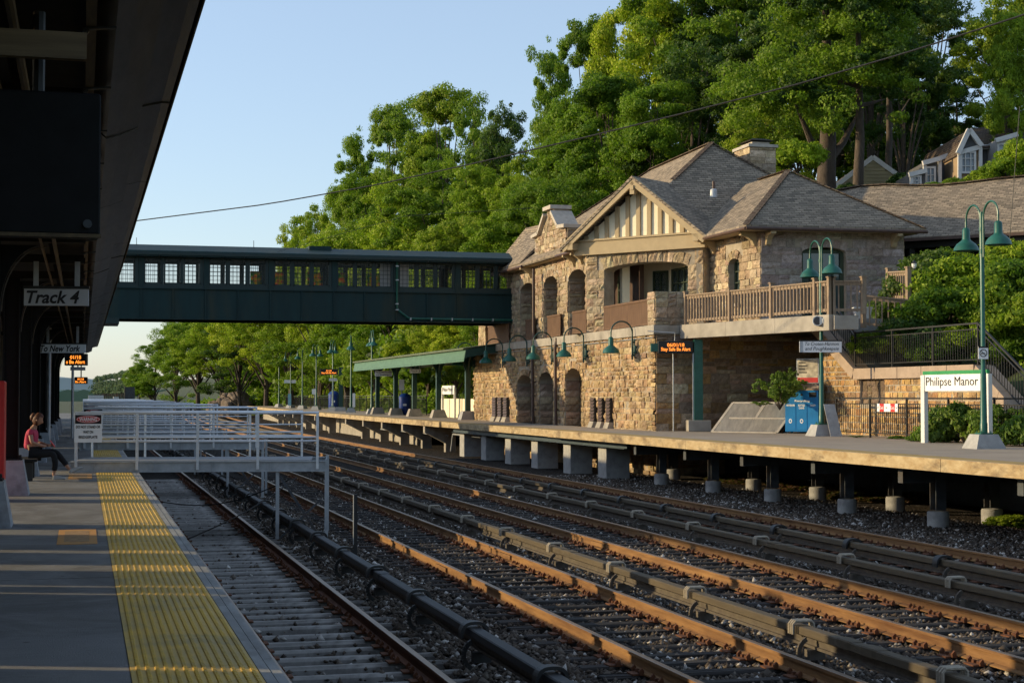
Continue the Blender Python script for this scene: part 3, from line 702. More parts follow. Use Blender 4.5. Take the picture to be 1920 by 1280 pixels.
# ---------------------------------------------------------------- bench
t = thing('platform_bench', 'low dark bench on the left platform with a person sitting on it', 'bench', (-1.05, 31.95, 0), 0)
b = MB(); b.box(-.28, .24, -.75, .75, .36, .41, 0, .01); b.build('seat', 'black_matt', t)
for y in (-.6, .6):
    b = MB(); b.box(-.22, .16, y-.05, y+.05, 0, .36, 0, .01); b.build('leg', 'black', t)
# ---------------------------------------------------------------- seated person
def skin_mesh(name, nodes, edges, mat, parent, sub=2):
    me = bpy.data.meshes.new(name); me.from_pydata([n[0] for n in nodes], edges, [])
    o = bpy.data.objects.new(name, me); COL.objects.link(o)
    sk = o.modifiers.new('s', 'SKIN'); sb = o.modifiers.new('b', 'SUBSURF'); sb.levels = sub; sb.render_levels = sub
    for i, n in enumerate(nodes):
        d = me.skin_vertices[0].data[i]; r = n[1]; d.radius = r if isinstance(r, tuple) else (r, r)
        d.use_root = (i == 0)
    sk.use_smooth_shade = True
    bpy.context.view_layer.update()
    m2 = bpy.data.meshes.new_from_object(o.evaluated_get(bpy.context.evaluated_depsgraph_get()))
    bpy.data.objects.remove(o); m2.name = name
    m2.materials.clear(); m2.materials.append(M[mat])
    o = bpy.data.objects.new(name, m2); COL.objects.link(o); o.parent = parent; return o
t = thing('person', 'seated person in a pink top and black cropped trousers looking at a phone', 'person', (-.95, 31.9, 0), R(-12)); t.scale = (.92, .92, .92)
# local: faces +x ; seat height .46
nd = [((0, 0, .56), (.15, .13)), ((.0, 0, .74), (.12, .15)), ((.01, 0, .95), (.12, .165)), ((.05, 0, 1.04), (.07, .09)), ((.075, 0, 1.09), .052), ((.10, 0, 1.14), .055),
      # right arm (near side -y)
      ((.03, -.17, .99), .052), ((.08, -.23, .77), .043), ((.30, -.13, .69), .033), ((.36, -.11, .70), .024),
      ((.03, .17, .99), .052), ((.08, .23, .77), .043), ((.32, .10, .70), .033), ((.38, .06, .71), .024),
      # legs
      ((.12, -.10, .53), (.085, .085)), ((.50, -.12, .53), .062), ((.54, -.12, .30), .048), ((.50, -.12, .10), .034), ((.56, -.12, .05), .035), ((.68, -.12, .035), .028),
      ((.12, .10, .53), (.085, .085)), ((.50, .08, .56), .062), ((.66, .02, .38), .048), ((.80, -.02, .22), .034), ((.87, -.03, .19), .035), ((.95, -.04, .24), .028)]
ed = [(0, 1), (1, 2), (2, 3), (3, 4), (4, 5), (2, 6), (6, 7), (7, 8), (8, 9), (2, 10), (10, 11), (11, 12), (12, 13), (0, 14), (14, 15), (15, 16), (16, 17), (17, 18), (18, 19), (0, 20), (20, 21), (21, 22), (22, 23), (23, 24), (24, 25)]
body = skin_mesh('body', nd, ed, 'skin', t)
# head, joined into the body mesh
bm = bmesh.new(); bm.from_mesh(body.data)
hm = bmesh.new(); bmesh.ops.create_uvsphere(hm, u_segments=20, v_segments=14, radius=1)
for v_ in hm.verts:
    x, y, z = v_.co; s = 1-.25*max(0, -z)
    x2 = x*.098*s+.012*max(0, x)*(-z > .1); v_.co = (x2, y*.076*s, z*.125)
    if x > .85 and -.25 < z < .15 and abs(y) < .3: v_.co.x += .022
T_ = Matrix.Translation((.145, 0, 1.235)) @ Matrix.Rotation(R(22), 4, 'Y')
bmesh.ops.transform(hm, matrix=T_, verts=hm.verts)
for (dx, dy) in ((0, -.077), (0, .077)):
    bmesh.ops.create_uvsphere(hm, u_segments=6, v_segments=5, radius=.022, matrix=T_ @ Matrix.Translation((dx, dy, -.01)))
# fingers round the phone
for sgn, bx_, by_ in ((1, .38, -.11), (-1, .40, .06)):
    for q in range(5):
        p0_ = Vector((bx_-.01, by_, .70)); L_ = (.05, .075, .08, .072, .055)[q]
        off = Vector((.0, sgn*.02, .016)) if q == 0 else Vector((.01, 0, -.02+.014*(q-1)))
        st = p0_+off; mid = st+Vector((L_*.6, sgn*.02, .01)); en = mid+Vector((L_*.15, sgn*.03, .012))
        tmp = MB(); tmp.tube([st, mid, en], [.009, .008, .006], 6)
        vv = [hm.verts.new(p) for p in tmp.v]
        for f_ in tmp.f: hm.faces.new([vv[i] for i in f_])
tm = bpy.data.meshes.new('tmp'); hm.to_mesh(tm); bm.from_mesh(tm); bm.to_mesh(body.data); bm.free(); hm.free(); body.data.shade_smooth()
skin_mesh('top', [((0, 0, .60), (.165, .15)), ((.0, 0, .76), (.14, .17)), ((.01, 0, .94), (.135, .18)), ((.045, 0, 1.03), (.09, .10)), ((.03, -.18, .98), .07), ((.05, -.215, .90), .062), ((.03, .18, .98), .07), ((.05, .215, .90), .062)],
          [(0, 1), (1, 2), (2, 3), (2, 4), (4, 5), (2, 6), (6, 7)], 'pink', t)
skin_mesh('trousers', [((0, 0, .56), (.165, .15)), ((.12, -.10, .535), .10), ((.50, -.12, .535), .076), ((.54, -.12, .32), .062), ((.51, -.12, .17), .056),
                       ((.12, .10, .535), .10), ((.50, .08, .565), .076), ((.66, .02, .39), .062), ((.75, -.01, .28), .056)],
          [(0, 1), (1, 2), (2, 3), (3, 4), (0, 5), (5, 6), (6, 7), (7, 8)], 'trouser', t)
for nm, p, ry in (('shoe', (.58, -.12, .045), 0), ('shoe', (.90, -.035, .20), R(-25))):
    b = MB(); pr = [(-.09, .0), (.17, .0), (.18, .03), (.10, .06), (.0, .085), (-.08, .085)]
    b.prism(pr, (0, -.042, -.04), (1, 0, 0), (0, 0, 1), (0, 1, 0), .084)
    o = b.build(nm, 'shoe', t); o.location = p; o.rotation_euler = (0, ry, 0)
    mo = o.modifiers.new('bev', 'BEVEL'); mo.width = .015; mo.segments = 2
hb = bmesh.new(); bmesh.ops.create_uvsphere(hb, u_segments=24, v_segments=16, radius=1)
rr = np.random.RandomState(4)
for v_ in list(hb.verts):
    x, y, z = v_.co
    if x > .45 and z < .55: bmesh.ops.delete(hb, geom=[v_], context='VERTS'); continue
    j = 1+.05*math.sin(y*14+z*9); v_.co = (x*.115*j, y*.093*j, z*.135*j+.01)
bmesh.ops.transform(hb, matrix=T_, verts=hb.verts)
bmesh.ops.create_uvsphere(hb, u_segments=14, v_segments=10, radius=.055, matrix=T_ @ Matrix.Translation((-.12, 0, .02)) @ Matrix.Scale(1.5, 4, (0, 0, 1)))
me = bpy.data.meshes.new('hair'); hb.to_mesh(me); hb.free(); me.materials.append(M['hair']); me.shade_smooth()
o = bpy.data.objects.new('hair', me); COL.objects.link(o); o.parent = t
b = MB(T=Matrix.Rotation(R(-12), 4, 'Z').to_4x4()); b.box(-.005, .005, -.04, .04, -.075, .075, 0, .003)
o = b.build('phone', 'red'); o.location = Matrix.Translation((-.95, 31.9, 0)) @ Matrix.Rotation(R(-12), 4, 'Z') @ Vector((.42, -.03, .68)); o.rotation_euler = (0, R(-35), 0)
tag(o, 'small phone in a red case held by the seated person', 'phone')
# ---------------------------------------------------------------- bridge plates
def bridgeplate(label, L=5.25, W=2.1, sign=True):
    t = thing('bridge_plate', label, 'bridge plate', (0, 0, 0), 0, 'railed bridge plates lying across the first track')
    b = MB()
    for y in (0, W):
        b.box(0, L, y-.006, y+.006, 0, .22); b.box(0, L, y-.05, y+.05, .205, .225); b.box(0, L, y-.05, y+.05, -.0, .02)
        for x in np.arange(.5, L, 1.2): b.box(x-.006, x+.006, y-.045, y+.045, .02, .205)
    b.box(-.02, 0, -.05, W+.05, 0, .225); b.box(L, L+.012, -.05, W+.05, 0, .225)
    b.build('beam', 'galv', t)
    b = MB(); b.box(.05, L-.3, .06, W-.06, .19, .24); b.build('deck', 'deck_plate', t)
    b = MB()
    for x in np.arange(.1, L-.3, .6): b.box(x, x+.04, .06, W-.06, .14, .19)
    b.build('deck_rib', 'galv', t)
    for y, x1 in ((0, L-.17), (W, L-.55)):
        xs_ = [.12+(x1-.12)*i/4 for i in range(5)]
        if y: xs_ = [x+.0 for x in xs_]
        for x in xs_:
            b = MB(); b.box(x-.028, x+.028, y-.075, y-.02, .05, 1.22) if y == 0 else b.tube([(x, y, .05), (x, y, 1.22)], .026, 8); b.build('post', 'alu', t)
        b = MB()
        for z in (.72, .64) if y == 0 else (.78, .70): b.tube([(xs_[0], y-.04, z), (xs_[-1], y-.04, z)], .019, 8)
        b.tube([(xs_[0]-.03, y-.04, 1.23), (xs_[-1]+.03, y-.04, 1.23)], .032, 10)
        b.tube([(xs_[0], y-.04, .95 if y else .40), (xs_[-1], y-.04, .95 if y else .40)], .015, 8) if y else None
        b.build('handrail', 'alu', t)
    for x, y in ((L+.02, .02), (L+.02, W-.02), (L-1.0, .05)):
        b = MB(); b.box(x-.036, x+.036, y-.036, y+.036, -1.42, .26 if x > L else 0); b.build('leg', 'galv', t)
    b = MB(); b.beam((L-.1, 0.05, -1.4), (L-.95, .05, -.1), .05, .05); b.beam((L-.95, 0.05, -1.4), (L-.1, .05, -.6), .04, .04); b.build('brace', 'dark_steel', t)
    return t
def warn(px0, D, Y, parent_loc, rz, lb):
    t = thing('warning_sign', lb, 'sign', parent_loc, rz, None)
    b = MB(); b.box(-.28, .28, -.006, .006, -.30, .28); b.build('board', 'sign_white', t)
    b = MB(); b.box(-.265, .265, -.010, -.006, .085, .268); b.build('header', 'ink', t)
    b = MB(); b.lathe([(1, 0), (1, .003)], (0, 0, 0), 28)
    b.v = [(x*.245, -.010-z, y*.075+.176) for x, y, z in b.v]; b.build('oval', 'red', t)
    b = MB(); b.lathe([(1, 0), (1, .003)], (0, 0, 0), 28)
    b.v = [(x*.232, -.0125-z, y*.066+.176) for x, y, z in b.v]; b.build('ring', 'sign_white', t)
    b = MB(); b.lathe([(1, 0), (1, .003)], (0, 0, 0), 28)
    b.v = [(x*.222, -.0145-z, y*.058+.176) for x, y, z in b.v]; b.build('oval', 'red', t)
    put_text('lettering', 'WARNING', .105, (0, -.0185, .176), (1, 0, 0), 'sign_white', t, off=.002, width=.36)
    for i, s in enumerate(('DO NOT STAND OR', 'WAIT ON', 'BRIDGEPLATE')): put_text('lettering', s, .078, (0, -.009, .02-.105*i), (1, 0, 0), 'ink', t, off=.0015, width=(.49, .2, .38)[i])
    return t
RZB = R(-9)
bp = None; Ds = [33.2, 46.8, 60.5, 74, 88, 102, 116, 131, 146]
bl = ['silver railed bridge plate nearest the camera, with a DO NOT STAND warning sign', 'second railed bridge plate from the camera', 'third railed bridge plate from the camera, its warning sign just showing above the second',
      'fourth railed bridge plate in the receding row']+['far railed bridge plate in the dense row receding to the horizon']*5
wl = ['white DO NOT STAND OR WAIT ON BRIDGEPLATE warning sign on the nearest bridge plate rail', 'warning sign on the second bridge plate, half hidden by the nearest one', 'small warning sign on the third bridge plate']
for i, D in enumerate(Ds):
    a = PD(133 if i == 0 else 150, 741, D); loc = (max(a.x, -.25) if i == 0 else -.05, a.y, .005)
    if bp is None: bp = bridgeplate(bl[0]); bp.location = loc; bp.rotation_euler = (0, 0, RZB)
    else: dup(bp, loc, RZB, bl[i])
    if i < 3:
        q = Matrix.Translation(loc) @ Matrix.Rotation(RZB, 4, 'Z') @ Vector((.37, -.085, .925)); warn(0, 0, 0, q, RZB, wl[i])
# pole standing between the first two tracks
a = PZ(665, 1040, GZ); c_ = PD(665, 928, (a.y*math.cos(TH)+a.x*math.sin(TH)))
t = thing('track_marker_post', 'slim dark post with a pale edge standing on the ballast beside the black third rail', 'post', (a.x, a.y, GZ))
b = MB(); b.box(-.02, .045, -.03, .03, 0, c_.z-GZ+.02); b.build('shaft', 'black', t); b = MB(); b.box(-.03, -.018, -.025, .025, .2, c_.z-GZ); b.build('pale_edge', 'galv', t)
# cables hanging between plate and track
b = MB()
for (p, q, sag) in ((PZ(540, 900, -.4), PZ(300, 940, -1.2), .3), (PZ(556, 895, -.5), PZ(352, 1010, -1.2), .12)):
    b.tube([p.lerp(q, i/14)-Vector((0, 0, sag*math.sin(math.pi*i/14))) for i in range(15)], .014, 6)
tag(b.build('black_cable', 'black_matt'), 'black cables drooping from the nearest bridge plate across the pale ties', 'cable')
# ================================================================ PLATFORM 3 (right, station side)
E3 = 17.6
def edge(Y): return E3+bend(Y)
ysp = [6]+list(range(10, 80, 4))+list(range(80, 200, 8))+[206]
# deck
g = MB()
def ribbon(g, x0, x1, z0, z1, ys, mi=0):
    pts = [(x+bend(y), y, z) for y in ys for x, z in ((x0, z0), (x1, z0), (x1, z1), (x0, z1))]
    n = len(ys); g.faces(pts, [(k*4+i, k*4+(i+1) % 4, k*4+4+(i+1) % 4, k*4+4+i) for k in range(n-1) for i in range(4)]+[(3, 2, 1, 0), tuple(range(4*n-4, 4*n))], mi)
ribbon(g, E3+.75, 25.6, Z3-.22, Z3, ysp)
struct('platform_right', g, plain('right_paving', (.34, .28, .215), (.25, .205, .16), .9, scale=.7, bump=.3, bscale=50))
segs = [(6, 30.5), (30.52, 38), (38.02, 45.4), (45.42, 52.9), (52.92, 60.3), (60.32, 70), (70.02, 80), (80.02, 92), (92.02, 120), (120.02, 206)]
g = MB()
for y0, y1 in segs:
    yy = [y0]+[y for y in range(int(y0)+2, int(y1), 4)]+[y1]
    ribbon(g, E3+(.12 if y0 > 60 and y0 < 80 else 0), E3+.2, Z3-.27, Z3+.002, yy)
o = g.build('platform_edge_beam', 'slab_edge'); tag(o, kind='structure')
g = MB(); ribbon(g, E3+.203, E3+.747, Z3-.20, Z3+.004, ysp)
k = N('tactile_far'); v = k.coord('Object')
vo = k.n('ShaderNodeTexVoronoi', feature='F1', distance='CHEBYCHEV'); vo.inputs['Scale'].default_value = 14; vo.inputs['Randomness'].default_value = 0; k.l(v, vo.inputs['Vector'])
c = k.mix(k.noise(v, .6, 5, .6), (.42, .27, .06), (.52, .36, .10)); c = k.mix(k.ramp(vo.outputs['Distance'], [(.25, (0, 0, 0)), (.4, (.5, .5, .5))]), c, (.2, .13, .04))
k.l(c, k.b.inputs['Base Color']); k.b.inputs['Roughness'].default_value = .7; k.bump(k.math('MULTIPLY', vo.outputs['Distance'], -1), .6, .02)
tag(g.build('tactile_strip', k.m), 'yellow warning strip along the edge of the right platform by the station building', 'warning strip')
# support structure --------------------------------------------------
def steel_support(label):
    t = thing('platform_support', label, 'support column', (0, 0, 0), group='steel columns under the right platform')
    b = MB(); b.lathe([(.25, -.15), (.25, .33), (.23, .37)], (0, 0, GZ), 20); b.build('round_footing', 'concrete_grey', t, smooth=True)
    b = MB(); b.box(-.012, .012, -.13, .13, GZ+.4, Z3-.5); b.box(-.13, .13, -.14, -.12, GZ+.4, Z3-.5); b.box(-.13, .13, .12, .14, GZ+.4, Z3-.5); b.build('steel_column', 'dark_steel', t); return t
s0 = None; fr = []
for px in (1240, 1337, 1448, 1587, 1757, 1990): fr.append((18.95, px))
for px in (1262, 1412, 1532, 1677, 1858): fr.append((20.6, px))
for X, px in fr:
    Y = YX(px, X); lb = 'steel column on a round footing in the %s row under the right platform' % ('front' if X < 20 else 'back')
    if s0 is None: s0 = steel_support(lb); s0.location = (X, Y, 0)
    else: dup(s0, (X, Y, 0), label=lb)
g = MB()
for Y in [YX(px, 18.95) for px in (1240, 1337, 1448, 1587, 1757, 1990)]+[20, 14]:
    g.box(E3+.45, 23.2, Y-.008, Y+.008, Z3-.62, Z3-.24); g.box(E3+.4, 23.2, Y-.11, Y+.11, Z3-.64, Z3-.62)
    g.box(E3+.4, E3+.41, Y-.11, Y+.11, Z3-.62, Z3-.24)
tag(g.build('floor_beam', 'dark_steel'), 'dark steel beams carrying the right platform slab', 'beams', kind='structure')
g = MB(); g.box(18.1, 18.25, YX(1175, 18.1), YX(850, 18.1), Z3-.48, Z3-.26); g.box(18.0, 18.35, YX(1175, 18.1), YX(850, 18.1), Z3-.50, Z3-.48)
g.box(19.6, 19.75, 8, 75, Z3-.48, Z3-.24)
tag(g.build('edge_girder', plain('blue_steel', (.07, .10, .12), (.04, .06, .075), .5, scale=3)), kind='structure')
# square concrete piers
t0 = None
for i, (px, w_) in enumerate(((1121, 0), (1056, 0), (996, 0), (947, 0), (902, 0), (862, 1))):
    X = 18.3; Y = YX(px, X)
    if t0 is None:
        b = MB(); b.box(0, .9, -.95, 0, GZ-.1, Z3-.50, 0, .02); t0 = b.build('concrete_pier', 'concrete_grey')
        o = t0
    else: o = t0.copy(); COL.objects.link(o)
    o.location = (X, Y, 0)
    tag(o, ['square concrete pier nearest the steel columns under the right platform', 'second square concrete pier from the steel columns', 'third square concrete pier, below the middle arch', 'fourth square concrete pier under the platform, left of the middle arch',
            'fifth square concrete pier under the platform', 'sunlit concrete pier at the far end of the square ones'][i], 'pier', 'square concrete piers under the right platform')
# cantilevered bracket piers farther on
b = MB(); X0 = 0
b.prism([(0, 0), (0, -.45), (.1, -.45), (1.15, -1.0), (1.15, -1.75), (1.7, -1.75), (1.7, 0)], (0, 0, 0), (1, 0, 0), (0, 0, 1), (0, 1, 0), .45)
t0 = b.build('bracket_pier', 'concrete'); first = True
for i, px in enumerate((807, 765, 726, 690, 657, 598, 575, 556, 540, 527, 516, 507)):
    o = t0 if first else t0.copy()
    if not first: COL.objects.link(o)
    first = False
    X = 18.0; Y = YX(px, X)
    for _ in range(3): X = 18.0+bend(Y); Y = YX(px, X)
    o.location = (X-.3, Y, Z3-.22); tag(o, 'stepped concrete bracket pier holding the far part of the right platform', 'pier', 'stepped bracket piers')
g = MB(); ribbon(g, E3+2.1, E3+2.3, GZ, Z3-.24, [y for y in ysp if y >= 96]); tag(g.build('platform_back_wall', 'concrete'), kind='structure')
g = MB(); g.box(23.7, 23.9, 8, 57, GZ-.1, Z3-.24); struct('platform_rear_wall', g, 'dark_steel')
# pipes under the platform
g = MB(); g.tube([(18.9, YX(840, 18.9), -.55), (18.9, YX(700, 18.9), -.62)], .05, 8); g.tube([(18.7, YX(850, 18.7), -.42), (18.7, YX(850, 18.7)-6, -.42)], .05, 8)
g.tube([(18.7, YX(850, 18.7), -.42), (18.7, YX(846, 18.7), -1.3)], .06, 8)
tag(g.build('service_pipe', 'galv', smooth=True), 'pale service pipes running under the right platform edge', 'pipe')
# ================================================================ LAMPS
BELL = [(.03, .62), (.075, .60), (.10, .56), (.105, .30), (.12, .27), (.16, .24), (.25, .17), (.315, .08), (.335, .0), (.345, -.015), (.335, -.02), (.30, .07), (.20, .15), (.1, .2), (.0, .22)]
def gooseneck(b, x0, x1, z0, ztop, y=0, r=.027):
    w_ = abs(x1-x0)/2; cx = (x0+x1)/2; s = 1 if x1 > x0 else -1
    pth = [(x0, y, z0)]+[(cx-s*w_*math.cos(a), y, ztop-w_+w_*math.sin(a)) for a in np.linspace(0, math.pi, 15)]
    b.tube(pth, r, 8)
    return ztop-w_
def double_lamp(label, loc, H=6.35, sp=.52, rz=0, group=None):
    t = thing('street_lamp', label, 'street lamp', loc, rz, group)
    b = MB(); b.frustum(0, 0, 0, .38, .42, .42, .27, .27); b.build('concrete_base', 'concrete_grey', t)
    b = MB(); b.box(-.17, .17, -.17, .17, .38, .42); b.lathe([(.10, 0), (.10, .25), (.09, .27), (.075, 1.6), (.06, 1.62), (.058, H-.65)], (0, 0, .42), 14)
    for q in range(4): b.tube([(.13*(1 if q & 1 else -1), .13*(1 if q & 2 else -1), .42), (.13*(1 if q & 1 else -1), .13*(1 if q & 2 else -1), .47)], .015, 6)
    b.lathe([(.075, 0), (.075, .12)], (0, 0, H-1.35), 12); b.lathe([(.075, 0), (.075, .1)], (0, 0, H-.75), 12); b.build('pole', 'green', t, smooth=True)
    b = MB()
    for s in (-1, 1):
        gooseneck(b, s*.085, s*(.085+sp), H-1.45, H)
    b.build('arm', 'green', t, smooth=True)
    for s in (-1, 1):
        b = MB(); b.lathe([(r_, z+H-1.18) for r_, z in BELL], (s*(.085+sp), 0, 0), 24, cap=False); b.tube([(s*(.085+sp), 0, H-.6), (s*(.085+sp), 0, H-sp/2)], .03, 8)
        b.build('lamp_shade', 'green', t, smooth=True)
        b = MB(); b.lathe([(.0, .0), (.06, .02), (.09, .08), (.06, .14)], (s*(.085+sp), 0, H-1.14), 12); b.build('bulb', 'white', t, smooth=True)
    return t
pa = PZ(1541, 817, Z3); pb_ = PZ(1845, 840.5, Z3)
dl = double_lamp('green double headed street lamp on the right platform carrying the To Croton-Harmon sign', pa, H=6.55, sp=.80, rz=R(88), group='double headed green lamps')
dup(dl, pb_, R(86), label='green double headed street lamp beside the Philipse Manor sign at the right', scale=(.97, .97, .955))
for i, px in enumerate((697, 658, 624, 593, 567, 545, 523)):
    X = 20.3; Y = YX(px, X)
    for _ in range(4): X = 20.3+bend(Y)*.9; Y = YX(px, X)
    dup(dl, (X, Y, Z3), R(88-10*i), label=['double headed lamp post rising behind the green shelter', 'distant double headed lamp post just left of the green shelter'][i] if i < 2 else 'distant green double headed lamp post on the far right platform', scale=(.95, .95, .93))
# wall lamps on the podium
def wall_lamp(label):
    t = thing('wall_lamp', label, 'wall lamp', (0, 0, 0), 0, 'gooseneck lamps on the stone base wall')
    b = MB(); gooseneck(b, -.14, -1.02, -.55, .95, r=.03); b.build('arm', 'green_dark', t, smooth=True)
    b = MB(); b.box(-.06, 0, -.09, .09, -.45, .25); b.tube([(-.14, 0, -.5), (-.14, 0, .3)], .04, 8); b.box(-.15, 0, -.03, .03, -.4, -.33); b.box(-.15, 0, -.03, .03, .1, .17)
    b.lathe([(.10, 0), (.11, .05), (.10, .3)], (-.04, -.13, -.3), 10); b.build('wall_bracket', 'green_dark', t, smooth=True)
    b = MB(); b.lathe([(r_, z-.28) for r_, z in BELL], (-1.02, 0, 0), 24, cap=False); b.tube([(-1.02, 0, .3), (-1.02, 0, .55)], .03, 8); b.build('lamp_shade', 'green', t, smooth=True)
    b = MB(); b.lathe([(.0, .0), (.06, .02), (.09, .08), (.06, .14)], (-1.02, 0, -.25), 12); b.build('bulb', 'white', t, smooth=True)
    return t
wl = None; nm = ['gooseneck wall lamp nearest the amber display, on the sunlit stone wall', 'second gooseneck wall lamp from the amber display', 'middle gooseneck wall lamp above the arches', 'gooseneck wall lamp above the leftmost arch',
                 'gooseneck wall lamp near the bridge end of the stone wall', 'last gooseneck wall lamp, in front of the green shelter roof']
for px, lb in zip((1192, 1100, 1040, 993, 947, 891), nm):
    L_ = (20.98, YX(px, 20.98), 3.55)
    if wl is None: wl = wall_lamp(lb); wl.location = L_
    else: dup(wl, L_, label=lb)
# ================================================================ GREEN SHELTER
t = thing('platform_shelter', 'green open shelter with a sloping roof fascia on the far right platform', 'shelter', (0, 0, 0))
xr = 19.2; y0 = YX(871, xr); y1 = YX(674, xr+.4)
b = MB(); pr = [(-.55, 3.45), (-.50, 3.42), (-.42, 4.0), (.2, 4.12), (1.9, 4.25), (3.6, 4.02), (3.7, 3.6), (3.5, 3.55), (1.9, 3.95), (-.3, 3.6)]
b.prism([(x+xr+.5, z) for x, z in pr], (0, y0, 0), (1, 0, 0), (0, 0, 1), (0, 1, 0), y1-y0); b.build('roof', 'green_dark', t)
b = MB(); b.faces([(xr-.06, y0-.02, 3.36), (xr-.06, y1+.02, 3.36), (xr+.06, y1+.02, 3.98), (xr+.06, y0-.02, 3.98), (xr-.02, y0-.02, 3.36), (xr-.02, y1+.02, 3.36), (xr+.1, y1+.02, 3.98), (xr+.1, y0-.02, 3.98)],
                  [(0, 1, 2, 3), (7, 6, 5, 4), (0, 4, 5, 1), (3, 2, 6, 7), (0, 3, 7, 4), (1, 5, 6, 2)]); b.build('fascia', 'green_light', t)
b = MB(); b.beam((xr+.02, y0-.05, 4.02), (xr+.02, y1+.05, 4.02), .22, .08); b.faces([(xr-.05, y0-.1, 4.07), (xr-.05, y1+.1, 4.07), (xr+2.3, y1+.1, 4.4), (xr+2.3, y0-.1, 4.4), (xr-.05, y0-.1, 4.03), (xr-.05, y1+.1, 4.03), (xr+2.3, y1+.1, 4.34), (xr+2.3, y0-.1, 4.34)],
                  [(0, 1, 2, 3), (7, 6, 5, 4), (0, 4, 5, 1), (3, 2, 6, 7), (0, 3, 7, 4), (1, 5, 6, 2)]); b.build('roof_edge', plain('roof_felt', (.14, .17, .10), (.09, .11, .07), .9), t)
for px in (877, 822, 777, 742, 708):
    X = 20.7; Y = YX(px, X)
    b = MB(); b.frustum(X, Y, Z3, Z3+.48, .48, .42, .32, .28); b.build('footing', 'concrete' if px < 870 else 'concrete_grey', t)
    b = MB(); b.box(X-.14, X+.14, Y-.14, Y+.14, Z3+.48, 4.0); b.build('post', 'green_dark', t)
    b = MB()
    for s in (-1, 1):
        P_ = [(X+s*(.14+.95*(1-math.cos(a))), 2.75+1.1*math.sin(a)) for a in np.linspace(0, math.pi/2, 10)]
        b.prism([(p, z) for p, z in P_]+[(X+s*.14, 3.85)], (0, Y-.04, 0), (1, 0, 0), (0, 0, 1), (0, 1, 0), .08)
        b.prism([(y_-X+Y, z) for y_, z in P_]+[(Y+s*.14, 3.85)], (X-.04, 0, 0), (0, 1, 0), (0, 0, 1), (1, 0, 0), .08)
    b.build('bracket', 'green_dark', t)
# signs hanging in the shelter
def shelter_sign(px0, px1, py0, py1, X, l, lb):
    Y = YX((px0+px1)/2, X); a = PX(px0, py1, X); D = X*math.sin(TH)+Y*math.cos(TH); c_ = PD((px0+px1)/2, (py0+py1)/2, D)
    W, H = (px1-px0)/F*D, (py1-py0)/F*D
    t = thing('hanging_sign', lb, 'sign', c_, -TH)
    b = MB(); b.box(-W/2, W/2, -.02, .02, -H/2, H/2); b.build('board', 'sign_white', t)
    b = MB(); b.box(-W*.4, -W*.35, -.01, .01, H/2, 3.7-c_.z); b.box(W*.35, W*.4, -.01, .01, H/2, 3.7-c_.z); b.build('strap', 'galv', t)
    for i, s in enumerate(l): put_text('lettering', s, H*.8/len(l), (0, -.023, H*(.25 if len(l) == 2 and i == 0 else (-.25 if len(l) == 2 else 0))), (1, 0, 0), 'ink', t, shear=.2, width=W*.86)
shelter_sign(768, 789, 692, 699, 20.2, ['Track 3'], 'small white Track 3 sign hanging under the green shelter roof')
shelter_sign(703, 735, 695, 705, 20.0, ['To Croton-Harmon', 'and Poughkeepsie'], 'small white hanging sign with two lines at the far end of the green shelter')
# ---------------------------------------------------------------- things around the shelter
def panel_sign(px0, px1, py0, py1, D, label, txt=None, green=True, post=True, shear=0, depth=.05, name='station_sign', cat='sign', rz=None, mat='sign_white', postw=.07):
    c_ = PD((px0+px1)/2, (py0+py1)/2, D); W, H = (px1-px0)/F*D, (py1-py0)/F*D
    t = thing(name, label, cat, (c_.x, c_.y, Z3), -TH if rz is None else rz); zc = c_.z-Z3
    b = MB(); b.box(-W/2, W/2, -depth/2, depth/2, zc-H/2, zc+H/2*(.82 if green else 1)); b.build('board', mat, t)
    if green: b = MB(); b.box(-W/2-.005, W/2+.005, -depth/2-.005, depth/2+.005, zc+H/2*.82, zc+H/2*1.0); b.build('green_stripe', 'sign_green', t)
    if post:
        for s in (-1, 1):
            b = MB(); b.box(s*W/2-postw*(s > 0), s*W/2+postw*(s < 0), -.09, -.03, 0, zc+H/2*.8) if postw > .05 else b.box(s*W/2-.02, s*W/2+.02, -.02, .02, 0, zc)
            o = b.build('post', 'white', t); o.location.x = s*(postw*.5 if postw > .05 else 0)
    if txt: put_text('lettering', txt, H*.62, (0 if postw < .06 else -.06, -depth/2-.004, zc-H*.09), (1, 0, 0), 'ink', t, shear=shear, off=.012 if H > .3 else .003, width=W*.80)
    return t
def track_sign(px0, px1, py0, py1, X, label, txt, green=True, postw=.10):
    ya, yb = YX(px0, X), YX(px1, X); W = ya-yb; top = PX(px0, py0, X).z-Z3; bot = PX(px0, py1, X).z-Z3
    t = thing('station_sign', label, 'sign', (X, (ya+yb)/2, Z3), -math.pi/2)
    b = MB(); b.box(-W/2, W/2, -.03, .03, bot, top-(.10 if green else 0)); b.build('board', 'sign_white', t)
    if green: b = MB(); b.box(-W/2-.01, W/2+.01, -.04, .04, top-.10, top); b.build('green_stripe', 'sign_green', t)
    for s in (-1, 1): b = MB(); b.box(s*(W/2+.0)-postw, s*(W/2+.0)+postw, -.06, .06, 0, top-.11); b.build('post', 'white', t)
    put_text('lettering', txt, (top-bot)*.62, (-W*.04, -.036, (top+bot)/2-(.05 if green else 0)), (1, 0, 0), 'ink', t, off=0, width=W*.82)
track_sign(1733, 1853, 696, 733, 23.2, 'white station sign on two posts reading Philipse Manor, at the right by the vines', 'Philipse Manor')
track_sign(830, 853, 723, 739, 21.5, 'small far station sign reading Philipse Manor beside the green shelter', 'Philipse Manor', green=False, postw=.08)
